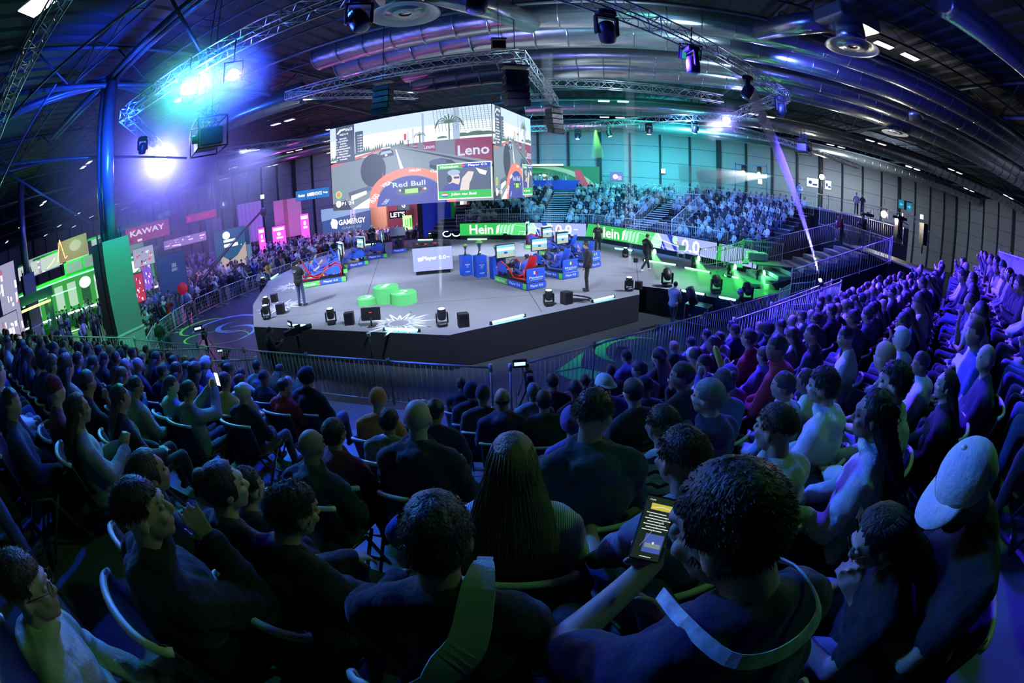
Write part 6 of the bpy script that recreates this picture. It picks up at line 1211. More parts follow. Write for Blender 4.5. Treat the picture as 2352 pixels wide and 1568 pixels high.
for x in (-.38, .38):
    for y in (-.22, .22): mb.tube((x, y-.02, .07), (x, y+.02, .07), .07, n=12); mb.box((x, y, .14), (.05, .08, .1))
mb.build_each('castor', m_blkp, t)
mb = MB(); mb.tube((0, 0, 0), (-.25, 0, .62), .19, .17, n=20); mb.build('round_drum_case', m_blkp, loc=(7.0, 15.3, .95), label='tilted black round case on top of the flight case', cat='case')
DP = proto('short', 'black', dict(pose='phone', vox=.02, lean=-.12, sleeve=0, legs=[((-.1, -.06, .5), (-.12, .42, .62), (-.1, .78, .42), (-.1, .86, .5)), ((.1, -.06, .5), (.12, .42, .62), (.1, .78, .42), (.1, .86, .5))]), 'c', 'navy')
DP.materials[3] = mat('driver_trousers', (.05, .08, .3), .7); hp = None
for i, s in enumerate(SIMS):
    x, y, yaw = s[0], s[1], s[2]; dx, dy = cos(R(yaw)), sin(R(yaw)); c = (.06, .12, .6)
    o = link('person', DP, None, (x-dx*.42, y-dy*.42, 1.1+.0), R(yaw-90), 'driver with headphones seated in the '+' '.join(s[4].split(' ')[:9]), 'person', 'simulator drivers', None, c)
    t = thing('headphones', (x-dx*.42, y-dy*.42, 1.1), R(yaw-90), 'headphones of the driver in the '+' '.join(s[4].split(' ')[:9]), 'headphones', 'driver headphones'); mb = MB(); mb.path([(.088*cos(a), -.19, 1.22+.125*sin(a)) for a in [pi*q/10 for q in range(11)]], .012, 6); mb.build('band', m_blkp, t)
    for q in (-1, 1): MB().ell((q*.088, -.19, 1.2), (.022, .035, .042), 10, 7).build('ear_cup', m_blkp, t)
# ---------------------------------------------------------------- barriers and the crowd of visitors to the left
def barrier(a, b, label):
    a, b = Vector((*a, 0)), Vector((*b, 0)); t = thing('crowd_barrier', a, 0, label, 'barrier', 'crowd barriers'); d = b-a; u = d.normalized(); h = 1.1; mb = MB()
    mb.path([u*.04, u*.04+Vector((0, 0, h-.1)), u*.14+Vector((0, 0, h)), d-u*.14+Vector((0, 0, h)), d-u*.04+Vector((0, 0, h-.1)), d-u*.04], .021, 6); mb.tube(u*.05+Vector((0, 0, .2)), d-u*.05+Vector((0, 0, .2)), .016)
    mb.build('frame', m_galv, t); mb = MB(); n = 16
    for i in range(1, n): p = d*(i/n); mb.tube(p+Vector((0, 0, .2)), p+Vector((0, 0, h)), .007, n=4)
    for z in (.4, .6, .8): mb.tube(u*.05+Vector((0, 0, z)), d-u*.05+Vector((0, 0, z)), .005, n=4)
    mb.build('bars', m_galv, t); q = Vector((-u.y, u.x, 0))*.3
    for k in (.12, .88): MB().tube(d*k-q+Vector((0, 0, .03)), d*k+q+Vector((0, 0, .03)), .018).build('foot', m_galv, t)
FX = [(-15.4, 12.9), (-16.9, 14.9), (-17.6, 17.2), (-17.9, 19.6), (-17.7, 22.1), (-17.2, 24.5), (-16.6, 26.9), (-16.0, 29.3), (-15.4, 31.7), (-14.9, 34.1), (-14.3, 36.5)]
for i in range(10): barrier(FX[i], FX[i+1], 'silver crowd barrier along the left of the stage, %s from the column' % ORD[i])
t = thing('black_barrier', (-12.0, 39.2, 0), 0, 'low black panelled barrier behind the back left simulators', 'barrier')
for i in range(4): MB().box((2.2*i-.5, -.35*i, .55), (2.15, .08, 1.1), -.15).build('panel', m_fascia, t)
SPROT = [(proto(h, hc, dict(pose=p, vox=.03, stand=True, lean=l, sleeve=s, el=e, wr=w_, hd=d_), sk, tr), ds) for h, hc, p, l, s, e, w_, d_, sk, tr, ds in (
    ('short', 'black', 'lap', .02, 1, side_, sw, shd, 'a', 'denim', 'arms at the sides'), ('long', 'black', 'phone', .02, 1, None, None, None, 'c', 'black', 'long hair, holding a phone'), ('short', 'brown', 'cross', 0, 0, None, None, None, 'b', 'black', 'arms crossed'), ('hood', 'black', 'raise', .02, 1, None, None, None, 'a', 'charcoal', 'filming with raised hands'), ('curly', 'black', 'knees', .3, 1, None, None, None, 'a', 'denim', 'leaning on the barrier'))]
rnd = random.Random(11); vis = []
def free(x, y, r=.42): return all((x-a)**2+(y-b)**2 > r*r for a, b in vis)
WHERE = ['beside the column', 'near the column', 'by the second barrier', 'by the third barrier', 'by the fourth barrier', 'by the fifth barrier', 'by the sixth barrier', 'by the seventh barrier', 'by the eighth barrier', 'by the ninth barrier', 'by the last barrier']
n_ = 0; cols = {}
for row in range(3):
    for i in range(10):
        a, b = Vector(FX[i]), Vector(FX[i+1]); d = (b-a).normalized(); q = Vector((-d.y, d.x))
        for j in range(4):
            p = a+d*(.3+.6*j)+q*(.55+.65*row+rnd.uniform(-.12, .12))
            if rnd.random() < .3 or hypot(p.x+15.95, p.y-12.1) < 1.3: continue
            vis.append((p.x, p.y)); k = rnd.randrange(5); c = rnd.choice(TOPL+['yellow', 'white', 'grey', 'tan']); 
            nm = {'lightblue': 'light blue', 'darkgreen': 'dark green'}.get(c, c); az = math.degrees(atan2(-4-p.x, 22-p.y))+rnd.uniform(-40, 40)
            lb = 'visitor in %s, %s, %s %s, %s rank' % (nm, SPROT[k][1], ('first', 'second', 'third', 'fourth')[j], WHERE[i], ('front', 'middle', 'rear')[row])
            o = link('person', SPROT[k][0], None, (p.x, p.y, 0), -R(az), lb, 'person', 'standing visitors at the barriers', None, CL[c]); s = rnd.uniform(.92, 1.06); o.scale = (s*1.03, s, s); n_ += 1
low = MB()
def fill(n, poly_or_box, az=None, z=0):
    x0, x1, y0, y1, sl = poly_or_box; k = 0
    for _ in range(n*6):
        if k >= n: break
        y = rnd.uniform(y0, y1); x = rnd.uniform(x0, x1)+sl*(y-y0)
        if not free(x, y, .5): continue
        vis.append((x, y)); k += 1; low_person(low, x, y, z, az if az is not None else rnd.uniform(0, 360), rnd, True)
fill(90, (-25, -18.6, 15, 36, .1)); fill(190, (-33, -18, 24, 46, .15)); fill(90, (-24, -8, 41, 48, 0), 180); fill(110, (-52, -30, 24, 50, -.1)); fill(50, (-34, -22, 10.5, 22, -.4)); fill(45, (-46, -28, 17, 30, -.1)); fill(50, (-1.5, 6.2, 46.8, 48.8, -.2), 180, 4.85)
fill(2, (24, 29, 24.5, 25.5, 0), 230, 5.2)
low.build('visitor_crowd', LOWM, label='dense crowd of standing visitors between the barriers and the booths', cat='crowd', kind='stuff')

# ---------------------------------------------------------------- booths, signs and the far left of the hall
def board(name, c, wd, ht, az, draw, mats, label, cat, depth=.12, frame=None, group=None):
    """a sign or screen: box with a picture on its face; az is the heading its face looks to"""
    t = thing(name, c, -R(az), label, cat, group); MB().box((0, -depth/2, 0), (wd+.06, depth, ht+.06)).build('panel', frame or m_blk, t); mb = MB(); F = Flat(mb, plane_frame((wd/2, .012, -ht/2), (-wd, 0, 0), (0, 0, ht), (0, 1, 0), .006)); draw(F); mb.build('face', mats, t); return t
G = lambda n, c, s=1: gc('b_'+n, c, s)
g_mag = G('magenta', (1, .08, .8), 1.6); g_pnk = G('pink', (1, .55, .9), 2.2); g_wht = G('white', (.95, .95, 1), 1.8); g_navy = G('navy', (.01, .03, .12), 1); g_rd = G('red', (1, .03, .06), 1.5); g_grn = G('green', (.05, .7, .08), 1.0); g_lgrn = G('lime', (.45, 1, .3), 1.8); g_vio = G('violet', (.25, .12, .9), .9); g_cy = G('cyan', (.1, .6, .9), 1); g_org = G('orange', (1, .2, .08), 1.6); g_mid = G('midblue', (.04, .09, .3), 1)
def face_az(x, y): return math.degrees(atan2(-x, -y))
def B_(name, az, r, z, wd, ht, draw, mats, label, cat, turn=0, **k):
    x, y = r*sin(R(az)), r*cos(R(az)); return board(name, (x, y, z), wd, ht, face_az(x, y)+turn, draw, mats, label, cat, **k)
# blue portal and wooden booth behind the stage
t = thing('blue_portal', (-6.6, 41.5, 0), .0, 'deep blue portal wall with green edge left of the far stand', 'portal'); MB().box((0, 0, 2.6), (2.7, 1.2, 5.2)).build('blue_wall', mat('portal_blue', (.02, .06, .75), .5), t); MB().box((1.5, 0, 2.6), (.3, 1.4, 5.2)).build('green_edge', mat('portal_green', (.02, .6, .08), .5), t); MB().box((-1.6, .1, 2.6), (.5, 1.2, 5.2)).build('dark_edge', m_fascia, t)
B_('side_screen', -5.3, 44, 3.2, 1.3, 2.2, lambda F: [F.rect(0, 0, 1, 1, 0), F.rect(.5, .65, 1, .95, 1, 2), F.poly([(0, 1), (.3, 1), (.1, 0), (0, 0)], 2, 2), F.disc(.5, .3, .3, .2, 3, 2), F.text('Leno', .75, .8, .4, .12, 2, 4)], [G('grey', (.5, .5, .55)), G('dred', (.4, .05, .1)), g_wht, G('orangecar', (.8, .3, .2))], 'video screen repeating the race between the portal and the stand', 'screen')
t = thing('wooden_booth', (-15.2, 50.0, 0), -.25, 'tall warm wooden booth wall behind the stage', 'booth'); MB().box((0, 0, 2.7), (3.0, .6, 5.4)).build('light_wood_wall', mat('light_wood', (.75, .42, .14), .5, var=.2, vscale=3), t); MB().box((4.6, .3, 2.6), (6.4, .6, 5.2)).build('dark_red_wall', mat('red_brick', (.20, .045, .035), .7, bump=.3, bscale=6), t); MB().box((9.2, .2, 2.6), (2.8, .6, 5.2)).build('dark_wall', m_fascia, t)
B_('booth_sign', -14.2, 47, 3.0, 1.7, .75, lambda F: F.text("LET'S", .5, .5, .9, .7, 0), [g_wht], "white glowing sign reading LET'S above the crowd", 'sign', depth=.05)
B_('lime_display', -13.0, 46, 2.1, .95, 1.5, lambda F: [F.rect(0, 0, 1, 1, 0), F.text('U', .4, .5, .35, .5, 1), F.rect(.75, .2, .95, .8, 1, 2)], [g_lgrn, g_grn], 'small lime glowing display cabinet in the wooden booth', 'display')
B_('poster_screen', -13.4, 49.0, 3.9, 1.3, 1.2, lambda F: [F.rect(0, 0, 1, 1, 0), F.text('G', .5, .5, .3, .5, 1)], [G('slate', (.08, .12, .14)), g_wht], 'dim poster screen on the dark red wall', 'screen')
B_('star_doorway', -10.2, 46.0, 2.9, 1.3, 2.6, lambda F: [F.disc(.65, .3, .3, .45, 1, 1), F.disc(.65, .28, .2, .38, 0, 2), F.star(.3, .85, .13, 2, 3)], [G('dkgreen', (.02, .2, .04)), g_lgrn, g_rd], 'arched green doorway with a red star', 'doorway', depth=.05, frame=m_fascia)
B_('booth_sign', -20.9, 50.5, 2.9, 5.6, 3.0, lambda F: [F.rect(0, 0, 1, 1, 0), F.poly([(0, .55), (1, .75), (1, 1), (0, 1)], 1, 2), F.text('GAMERGY', .62, .42, .55, .2, 2, 3), F.poly([(.2, .25), (.3, .2), (.33, .45), (.3, .55), (.22, .6), (.18, .45)], 2, 3), F.text('GAMING', .6, .2, .4, .1, 1, 3)], [g_mid, G('paleb', (.25, .4, .7)), g_wht], 'blue booth wall with glowing white letters GAMERGY', 'sign')
t = thing('wire_tower', (-16.9, 46.5, 0), 0, 'thin truss tower beside the blue booth wall', 'tower'); mb = MB()
for dx in (-.2, .2):
    for dy in (-.2, .2): mb.tube((dx, dy, 0), (dx, dy, 5.4), .03)
for k in range(14): mb.tube((-.2, -.2, k*.38), (.2, -.2, k*.38+.38), .015, n=4)
mb.build('lattice', m_alu, t)
t = thing('grey_kiosk_wall', (-15.3, 47.2, 0), -.3, 'pale patterned panel beside the truss tower', 'panel'); MB().box((-2.6, 0, 1.9), (1.6, .1, 3.8)).build('panel', mat('pale_panel', (.42, .45, .5), .6), t)
# magenta kiosks
for az, r, w_, h, l in ((-32.1, 47, .7, 3.6, 'magenta glowing kiosk, leftmost of the three'), (-29.8, 49, 1.5, 3.4, 'magenta glowing kiosk with two bright shelves'), (-26.3, 52, 1.0, 4.2, 'tall magenta glowing kiosk beside the door')):
    B_('neon_kiosk', az, r, h/2, w_, h, lambda F: [F.rect(0, 0, 1, 1, 0), F.rect(.1, .86, .9, .95, 1, 2), F.rect(.3, .6, .8, .66, 1, 2), F.disc(.5, .75, .15, .06, 2, 2)], [g_mag, g_pnk, g_wht], l, 'kiosk', depth=1.0, group='magenta kiosks')
B_('poster_booth', -36.4, 40, 2.6, 2.9, 3.4, lambda F: [F.rect(0, 0, 1, 1, 0), F.poly([(0, 0), (.2, .35), (.45, .2), (.7, .3), (1, .6), (1, 0)], 1, 2), F.rect(.3, .55, .75, .63, 2, 3), F.rect(.3, .68, .7, .74, 2, 3), F.disc(.4, .85, .12, .1, 2, 3), F.disc(.85, .55, .01, .015, 2, 3)], [G('deepteal', (.01, .10, .2)), G('sand', (.5, .4, .35)), g_wht], 'dark teal booth wall with a starry poster and lit lettering', 'booth')
B_('striped_banner', -34.1, 41, 2.4, .7, 3.6, lambda F: [F.rect(0, 0, 1, 1, 0), F.rect(.1, .55, .9, .95, 1, 2)], [G('slateb', (.1, .2, .35)), g_navy], 'narrow slate banner tower right of the teal booth', 'banner')
B_('beige_booth', -28.4, 57, 3.9, 3.6, 4.8, lambda F: [F.rect(0, 0, 1, 1, 0), F.rect(.35, 0, .5, 1, 1, 2), F.poly([(0, 0), (.35, 0), (.35, .5), (0, .4)], 2, 2)], [mat('beige', (.62, .50, .40), .7), mat('brownish', (.4, .26, .2), .7), mat('beige2', (.5, .42, .36), .7)], 'beige theatre-like booth wall under the back trusses', 'booth')
B_('white_lockers', -33.4, 57.5, 4.2, 3.2, 5.0, lambda F: [F.rect(0, 0, 1, 1, 0)]+[F.rect(i/6-.004, 0, i/6+.004, 1, 1, 2) for i in range(1, 6)], [mat('lockerwhite', (.6, .6, .66), .6), m_rib], 'row of tall white doors in the back wall', 'doors')
B_('blue_banner', -25.0, 50, 6.3, 3.8, 1.1, lambda F: [F.rect(0, 0, 1, 1, 0), F.text('AMBIENTATE', .55, .5, .45, .35, 1), F.text('Movistar', .17, .5, .2, .3, 1), F.text('Orange', .88, .5, .14, .25, 1)], [G('bannerblue', (.02, .18, .55), 1), g_wht], 'hanging blue banner with white lettering and spotlights', 'banner')
B_('red_banner', -39.9, 50, 6.1, 3.6, .8, lambda F: [F.rect(0, 0, 1, 1, 0), F.text('LA COLONIA', .55, .5, .4, .4, 1), F.disc(.1, .5, .05, .25, 1, 2)], [G('redb', (.5, .0, .06), 1), g_rd], 'hanging dark red banner with glowing red lettering', 'banner')
B_('exit_sign', -31.6, 56.5, 7.1, .5, .5, lambda F: [F.rect(0, 0, 1, 1, 0)], [g_wht], 'small lit exit panel high on the left back wall', 'sign')
B_('number_panel', -36.8, 56, 7.1, .9, .8, lambda F: [F.rect(0, 0, 1, 1, 0), F.text('6', .5, .5, .3, .6, 1)], [g_navy, g_wht], 'dark panel with the number 6 beside the second column', 'sign')
B_('arrow_panel', -44.9, 56, 7.3, 1.7, .7, lambda F: [F.rect(0, 0, .4, 1, 0), F.rect(.6, .3, 1, 1.2, 0), F.poly([(.08, .5), (.2, .75), (.2, .58), (.34, .58), (.34, .42), (.2, .42), (.2, .25)], 1, 2), F.poly([(.92, .75), (.8, 1), (.8, .83), (.66, .83), (.66, .67), (.8, .67), (.8, .5)], 1, 2)], [G('tealsign', (.02, .2, .3)), g_cy], 'teal direction sign with two arrows on the left back wall', 'sign', frame=m_rib)
# bright booths at the left
def booth_row(az, r, z, wd, ht, label, m, seedn, letters=None):
    def dr(F):
        q = random.Random(seedn); F.rect(0, 0, 1, 1, 0)
        for i in range(16): x, y = q.random()*.9, q.random()*.85; F.rect(x, y, x+q.uniform(.03, .12), y+q.uniform(.04, .14), q.choice((1, 2, 3)), 2)
        if letters: F.text(letters, .5, .6, .8, .35, 1, 4)
    B_('exhibition_booth', az, r, z, wd, ht, dr, m, label, 'booth', depth=.5)
booth_row(-47.4, 38, 5.7, 4.0, 1.3, 'white booth sign in angular red and white graffiti lettering', [G('booth1', (.5, .03, .08)), g_wht, G('blk', (.02, .02, .03)), g_rd], 3, 'KAWAY')
booth_row(-42.4, 43, 4.1, 4.4, .8, 'long bright counter canopy with pink lights', [G('can', (.4, .25, .7)), g_wht, g_pnk, g_vio], 5)
booth_row(-48.3, 34, 4.0, 1.7, 1.3, 'white illuminated booth with small signs', [G('wb', (.6, .6, .75)), g_wht, g_rd, g_navy], 6)
B_('blue_partition', -44.7, 30, 2.6, 2.0, 2.4, lambda F: [F.rect(0, 0, 1, 1, 0), F.text('EBS', .6, .7, .16, .1, 1), F.text('EXPO', .6, .58, .2, .08, 1)], [G('part', (.012, .03, .16)), G('lightprint', (.35, .4, .6))], 'dark blue partition wall with small pale lettering', 'partition')
B_('red_mirror', -41.5, 22.5, 2.1, 1.1, 1.1, lambda F: [F.disc(.5, .5, .48, .48, 0, 2, n=28)], [G('disc_red', (.5, .01, .03))], 'round red disc sign above the visitors', 'sign', depth=.03, frame=m_rp) if False else None
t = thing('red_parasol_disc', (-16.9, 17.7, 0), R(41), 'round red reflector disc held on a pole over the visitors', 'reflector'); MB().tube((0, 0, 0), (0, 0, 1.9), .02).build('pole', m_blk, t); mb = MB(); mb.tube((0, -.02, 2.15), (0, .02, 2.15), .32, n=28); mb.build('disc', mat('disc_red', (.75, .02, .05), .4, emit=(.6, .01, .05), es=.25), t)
for az, r, z, w_, h, l, c in ((-49.6, 27, 2.6, .7, 1.6, 'small red and white stall beside the column', 0), (-48.2, 36, 2.4, .9, 2.0, 'pink and violet stall right of the column', 1)):
    booth_row(az, r, z, w_, h, l, [g_vio if c else G('booth1', ()), g_wht, g_rd, g_pnk], 9+c)
# camera crane over the visitors
t = thing('camera_crane', (-19.0, 21.0, 0), 0, 'long black camera crane rising over the visitors', 'crane'); mb = MB(); mb.tube((0, 0, 1.3), (-2.5, 14, 5.4), .07); mb.tube((0, 0, 1.5), (-2.5, 14, 5.5), .03); mb.tube((0, 0, 1.3), (.5, -1.5, .7), .09); mb.build('arm', m_blk, t); mb = MB()
for a in (.3, 2.4, 4.5): mb.tube((0, 0, 1.3), (.7*cos(a), .7*sin(a), 0), .035)
mb.build('tripod', m_blk, t); MB().box((.5, -1.5, .7), (.4, .3, .3)).build('counterweight', m_blkp, t); MB().ell((-2.5, 14, 5.2), (.35, .35, .4), 10, 7).build('camera_head', m_blkp, t)
# green two-storey bar at the left
m_bar = mat('bar_green', (.03, .30, .05), .5); m_barl = mat('bar_limewall', (.10, .55, .08), .6); m_dk = mat('bar_deck', (.12, .14, .12), .5)
t = thing('green_bar', (-38, 24.5, 0), R(35), 'two-storey green bar with balcony, star emblem and lit shelves', 'bar'); MB().box((0, 2.0, 2.0), (16, 3.2, 4)).build('ground_floor', m_bar, t); MB().box((0, .8, 4.1), (16.4, 6.6, .25)).build('balcony_floor', m_barl, t)
mb = MB(); mb.box((3.5, -2.5, 4.75), (9, .12, 1.1)); mb.build('balcony_parapet', m_bar, t)
mb = MB(); F = Flat(mb, plane_frame((-1, -2.57, 4.25), (9, 0, 0), (0, 0, 1.0), (0, -1, 0), .01))
for i in range(4): F.rect(.02+.25*i, .06, .24+.25*i, .94, 0)
F.star(.36, .5, .055, 1, 3); F.disc(.48, .5, .05, .4, 2, 2); mb.build('parapet_pictures', [G('silver', (.25, .38, .33), 1), G('starred', (.5, .02, .03)), G('pale', (.6, .75, .7))], t)
mb = MB(); mb.box((0, -2.52, 3.95), (16.4, .06, .10)); mb.box((-3, -3.6, 3.0), (7, .08, .08)); mb.build('green_light_strip', glow('strip_green', (.15, 1, .3), 5), t)
mb = MB(); F = Flat(mb, plane_frame((-8, .38, 0), (16, 0, 0), (0, 0, 4), (0, -1, 0), .01)); F.rect(.0, .1, 1, .95, 0)
for i in range(9): F.rect(.03+.108*i, .3, .10+.108*i, .85, 1+(i % 3 == 1), 2)
for i in range(4): F.disc(.5+.12*i, .75, .045, .13, 3, 3)
mb.build('lit_back_bar', [G('bargreen', (.04, .35, .06)), G('barpale', (.45, .7, .5), 1.0), G('bardark', (.02, .1, .04)), g_wht], t)
mb = MB()
for i in range(4): mb.box((-6.6+3.3*i, -.9, 5.9), (2.8, .1, 1.2))
mb.build('upper_window_panels', glow('window_soft', (.55, .65, .6), 1), t)
mb = MB(); mb.box((0, .4, 6.6), (16, 2.4, .2)); mb.build('roof_edge', m_bar, t)
mb = MB(); F = Flat(mb, plane_frame((-2.4, -1.0, 5.6), (1, 0, 0), (0, 0, 1), (0, -1, 0), .01)); F.line([(0, 0), (.5, 1.9), (1.0, .1), (1.3, .25)], .08, 0, 2); F.line([(-.3, .5), (-.8, .1), (-1.5, -.2)], .06, 0, 2); mb.build('neon_letter', glow('neon_orange', (1, .22, .08), 6), t)
mb = MB(); F = Flat(mb, plane_frame((-2.2, -.95, 5.4), (3.6, 0, 0), (0, 0, 1.9), (0, -1, 0), .01)); F.rect(0, 0, 1, 1, 0); F.disc(.6, .6, .2, .25, 1, 2); mb.build('orange_mural', [G('mural', (.35, .12, .1)), G('mural2', (.6, .35, .35))], t)
mb = MB(); mb.box((2, -6.0, 1.35), (15, .14, .14)); mb.build('lit_handrail', glow('rail_lilac', (.7, .65, 1), 3), t); mb = MB(); mb.box((2, -5.9, .5), (15, .1, .5)); mb.build('low_wall', m_bar, t)
mb = MB()
for i in range(7): mb.box((-5.5+2.5*i, -6, .7), (.1, .1, 1.35))
mb.build_each('handrail_post', m_blk, t)
mb = MB(); mb.box((1, -5.0, .25), (13, .1, .1)); mb.box((-2, -7.5, .12), (9, .08, .06)); mb.build('floor_light_strips', glow('strip_lime', (.3, 1, .2), 5), t)
t = thing('green_archway', (-30.5, 14.2, 0), R(55), 'green gateway frame with glowing counter at the left edge', 'gateway'); MB().box((-1.5, 0, 1.9), (.4, .4, 3.8)).box((1.5, 0, 1.9), (.4, .4, 3.8)).build_each('post', m_barl, t); MB().box((0, 0, 3.9), (3.8, .8, .6)).build('lintel', m_barl, t); MB().box((0, -.2, 3.3), (3.2, 1.0, .12)).build('lit_shelf', glow('shelf_yellow', (.8, .9, .3), 1.6), t)
for az, r, z, w_, h, l, sd in ((-68.4, 33, 4.4, 1.6, 4.6, 'white and pink illuminated booth at the left edge', 21), (-69.3, 29, 2.2, 1.6, 3.2, 'bright pink-white stall at the far left edge', 22), (-62.5, 47, 6.0, 3.6, 1.6, 'pale lit booth above the green bar', 23)):
    booth_row(az, r, z, w_, h, l, [G('bb', (.35, .35, .5)), g_wht, g_pnk, G('softred', (.5, .15, .2))], sd)
# green bar on top of the far stand
t = thing('stand_bar', (.5, 49.0, 0), -.13, 'green bar with curved backdrop and glowing canopy behind the far stand', 'bar'); mb = MB(); F = Flat(mb, plane_frame((-7.5, 0, 4.7), (17, 0, 0), (0, 0, 2.9), (0, -1, 0), .01)); F.rect(0, 0, 1, .95, 0)
for i, (r_, m_) in enumerate(((.48, 1), (.42, 0), (.36, 2), (.33, 0))): F.disc(.5, .0, r_, r_*2.2, m_, 2+i, 0, pi, 32)
for x in (.36, .5, .64): F.disc(x, .35, .05, .3, 3, 7)
F.poly([(.86, 0), (.95, .0), (.88, .8), (.84, .8)], 4, 7); mb.build('backdrop', [G('bdrop', (.015, .22, .08)), G('bdrop2', (.25, .6, .4)), G('bdrop3', (.04, .3, .1)), G('warmglow', (.95, 1, .55), 1.6), G('dred', ())], t)
MB().box((1, -2.2, 7.45), (9.2, 2.0, .14), bev=.05).build('canopy', m_blk, t); MB().box((1, -3.22, 7.45), (9.2, .06, .16)).build('canopy_light', glow('canopy_glow', (.75, .8, 1), 3.5), t); MB().tube((1, -3.25, 7.5), (1, -3.35, 7.5), .34, n=24).build('round_emblem', glow('emblem_teal', (.05, .6, .5), 1), t)
MB().box((1, -3.2, 5.35), (12.5, .15, 1.0)).build('counter', mat('counter_blue', (.02, .05, .5), .5), t)
MB().box((1, -1.0, 4.75), (15, 4, .15)).build('bar_floor', m_tile, t)
B_('stand_screen', 13.9, 49, 6.4, 1.3, .9, lambda F: [F.rect(0, 0, 1, 1, 0), F.disc(.4, .5, .2, .3, 1, 2), F.rect(.6, .1, .9, .6, 2, 2)], [G('scrblue', (.2, .15, .6)), g_wht, G('scrpale', (.6, .5, .9))], 'small bright screen right of the bar on the far stand', 'screen')
for az, r, z, w_, l in ((39.5, 36.5, 7.1, 1.0, 'lit picture panel on the control platform, larger'), (41.6, 36.5, 7.1, .55, 'lit picture panel on the control platform, smaller')):
    B_('control_monitor', az, r, z, w_, .7, lambda F: [F.rect(0, 0, 1, 1, 0), F.disc(.3, .5, .15, .2, 1, 2), F.rect(.5, .2, .9, .4, 1, 2)], [G('monwhite', (.7, .8, 1), 1.6), g_mid], l, 'screen')
for az, r, z, l in ((32.5, 52, 7.2, 'lit exit sign on the back wall, middle'), (54.7, 60, 6.8, 'lit exit sign on the back wall, right'), (19.9, 52, 7.4, 'lit exit sign on the back wall behind the green beam')):
    B_('exit_sign', az, r, z, .5, .55, lambda F: F.rect(0, 0, 1, 1, 0), [G('exitlit', (.7, .95, .85), 1.8)], l, 'sign', group='lit exit signs')
B_('arrow_panel', 52.3, 45, 7.1, 1.5, .8, lambda F: [F.rect(0, 0, .4, 1, 0), F.rect(.6, -.1, 1, .9, 0), F.poly([(.08, .5), (.2, .75), (.2, .58), (.34, .58), (.34, .42), (.2, .42), (.2, .25)], 1, 2), F.poly([(.92, .4), (.8, .65), (.8, .48), (.66, .48), (.66, .32), (.8, .32), (.8, .15)], 1, 2)], [G('tealsign', ()), g_cy], 'teal direction sign with two arrows before the right back wall', 'sign', frame=m_rib)
MB().box((56*.976+30*.217-.4, -56*.217+30*.976, 2.6), (.2, 5, 5.0), RU).build('door_1', mat('door_grey', (.3, .31, .34), .6), kind='structure')
# lamps on stands at the right, tripods, dark screens
for x, y, z, l, s in ((24.2, 28.1, 7.7, 'glaring white lamp on the control platform', 1.0), (22.6, 19.4, 5.6, 'glaring warm lamp on a stand behind the right-hand stand', 1.0)):
    t = flood((x, y, z), (0, 0, 5.2), .42*s, .42*s, glow('flood_warm', (1, .92, .75), 150), l, rnd=True); MB().tube((0, -.2, -.3), (0, -.2, -2.6), .03).build('stand_pole', m_blk, t)
tvcam(21.2, 19.6, 3.9, 1.0, 1.3, 'small camera on a tripod beside the warm lamp'); tvcam(20.5, 16.2, 3.9, .9, 1.5, 'camera on a tall tripod at the back of the right-hand crowd')
standing(18.8, 17.8, 3.5, -60, 'person in a dark jacket on the landing with back to the wall', 1, pose='phone', hair='short', top='black', trou='black'); standing(17.9, 18.8, 3.5, -70, 'person in a red-brown jacket crouched on the landing', .9, pose='knees', hair='short', top='maroon', trou='black', lean=.4)
standing(22.6, 29.2, 5.15, 230, 'person standing at the left end of the control platform', 1, pose='phone', hair='short', top='lightblue', trou='black')
for i, (x, y) in enumerate(((21.6, 17.2), (22.6, 15.8))): MB().box((x, y, 5.0), (1.1, .3, 1.2), .9).tube((x, y, 3.9), (x, y, 4.5), .05).build('black_equipment_stack', m_blk, label='black equipment stack behind the right-hand crowd, %s' % ('left', 'right')[i], cat='equipment', group='equipment stacks')
t = thing('lamp_goalpost', (20.3, 33.4, 5.6), -.9, 'blue goalpost frame with two white spotlights above the far right stand', 'lamp frame'); mb = MB(); mb.tube((-1.5, 0, 0), (-1.5, 0, 2.6), .04); mb.tube((1.5, 0, 0), (1.5, 0, 2.6), .04); mb.tube((-1.5, 0, 2.4), (1.5, 0, 2.4), .04); mb.build('frame', mat('blue_pipe', (.1, .3, .7), .4), t)
for x in (-.7, .8): mb = MB(); mb.box((x, 0, 2.1), (.35, .3, .5), bev=.03); mb.build('spotlight', m_blk, t); MB().ell((x, -.2, 1.75), (.14, .14, .1), 10, 7).build('lamp_lens', glow('spot_hot', (.9, .95, 1), 60), t)

# ---------------------------------------------------------------- added unseen area lights washing the hall; point lights at booths and lamps
light('AREA', W(-30, 30, 11), W(-34, 30, 0), (.14, .09, 1), 2600, 8, name='hall_fill', vol=0); light('AREA', W(-50, 26, 10), W(-50, 30, 0), (.25, .2, 1), 2000, 8, name='hall_fill', vol=0)
light('AREA', W(-22, 40, 9), W(-22, 51, 3), (.6, .42, 1), 2000, 5, name='hall_fill', vol=0)
light('AREA', (-16, 26, 9.4), (-19, 27, 0), (.25, .3, 1), 1300, 3, name='hall_fill', vol=0); light('AREA', (-36, 20, 7.5), (-36, 22, 0), (.1, 1, .2), 1400, 4, name='hall_fill', vol=0)
light('AREA', W(6, 40, 11), W(6, 52, 5), (.05, .75, .8), 3000, 5, name='hall_fill', vol=0); light('AREA', W(30, 38, 11), W(34, 52, 6), (.6, .7, .8), 2200, 5, name='hall_fill', vol=0); light('AREA', W(42, 20, 11), W(56, 20, 6), (.65, .65, .75), 1800, 5, name='hall_fill', vol=0)
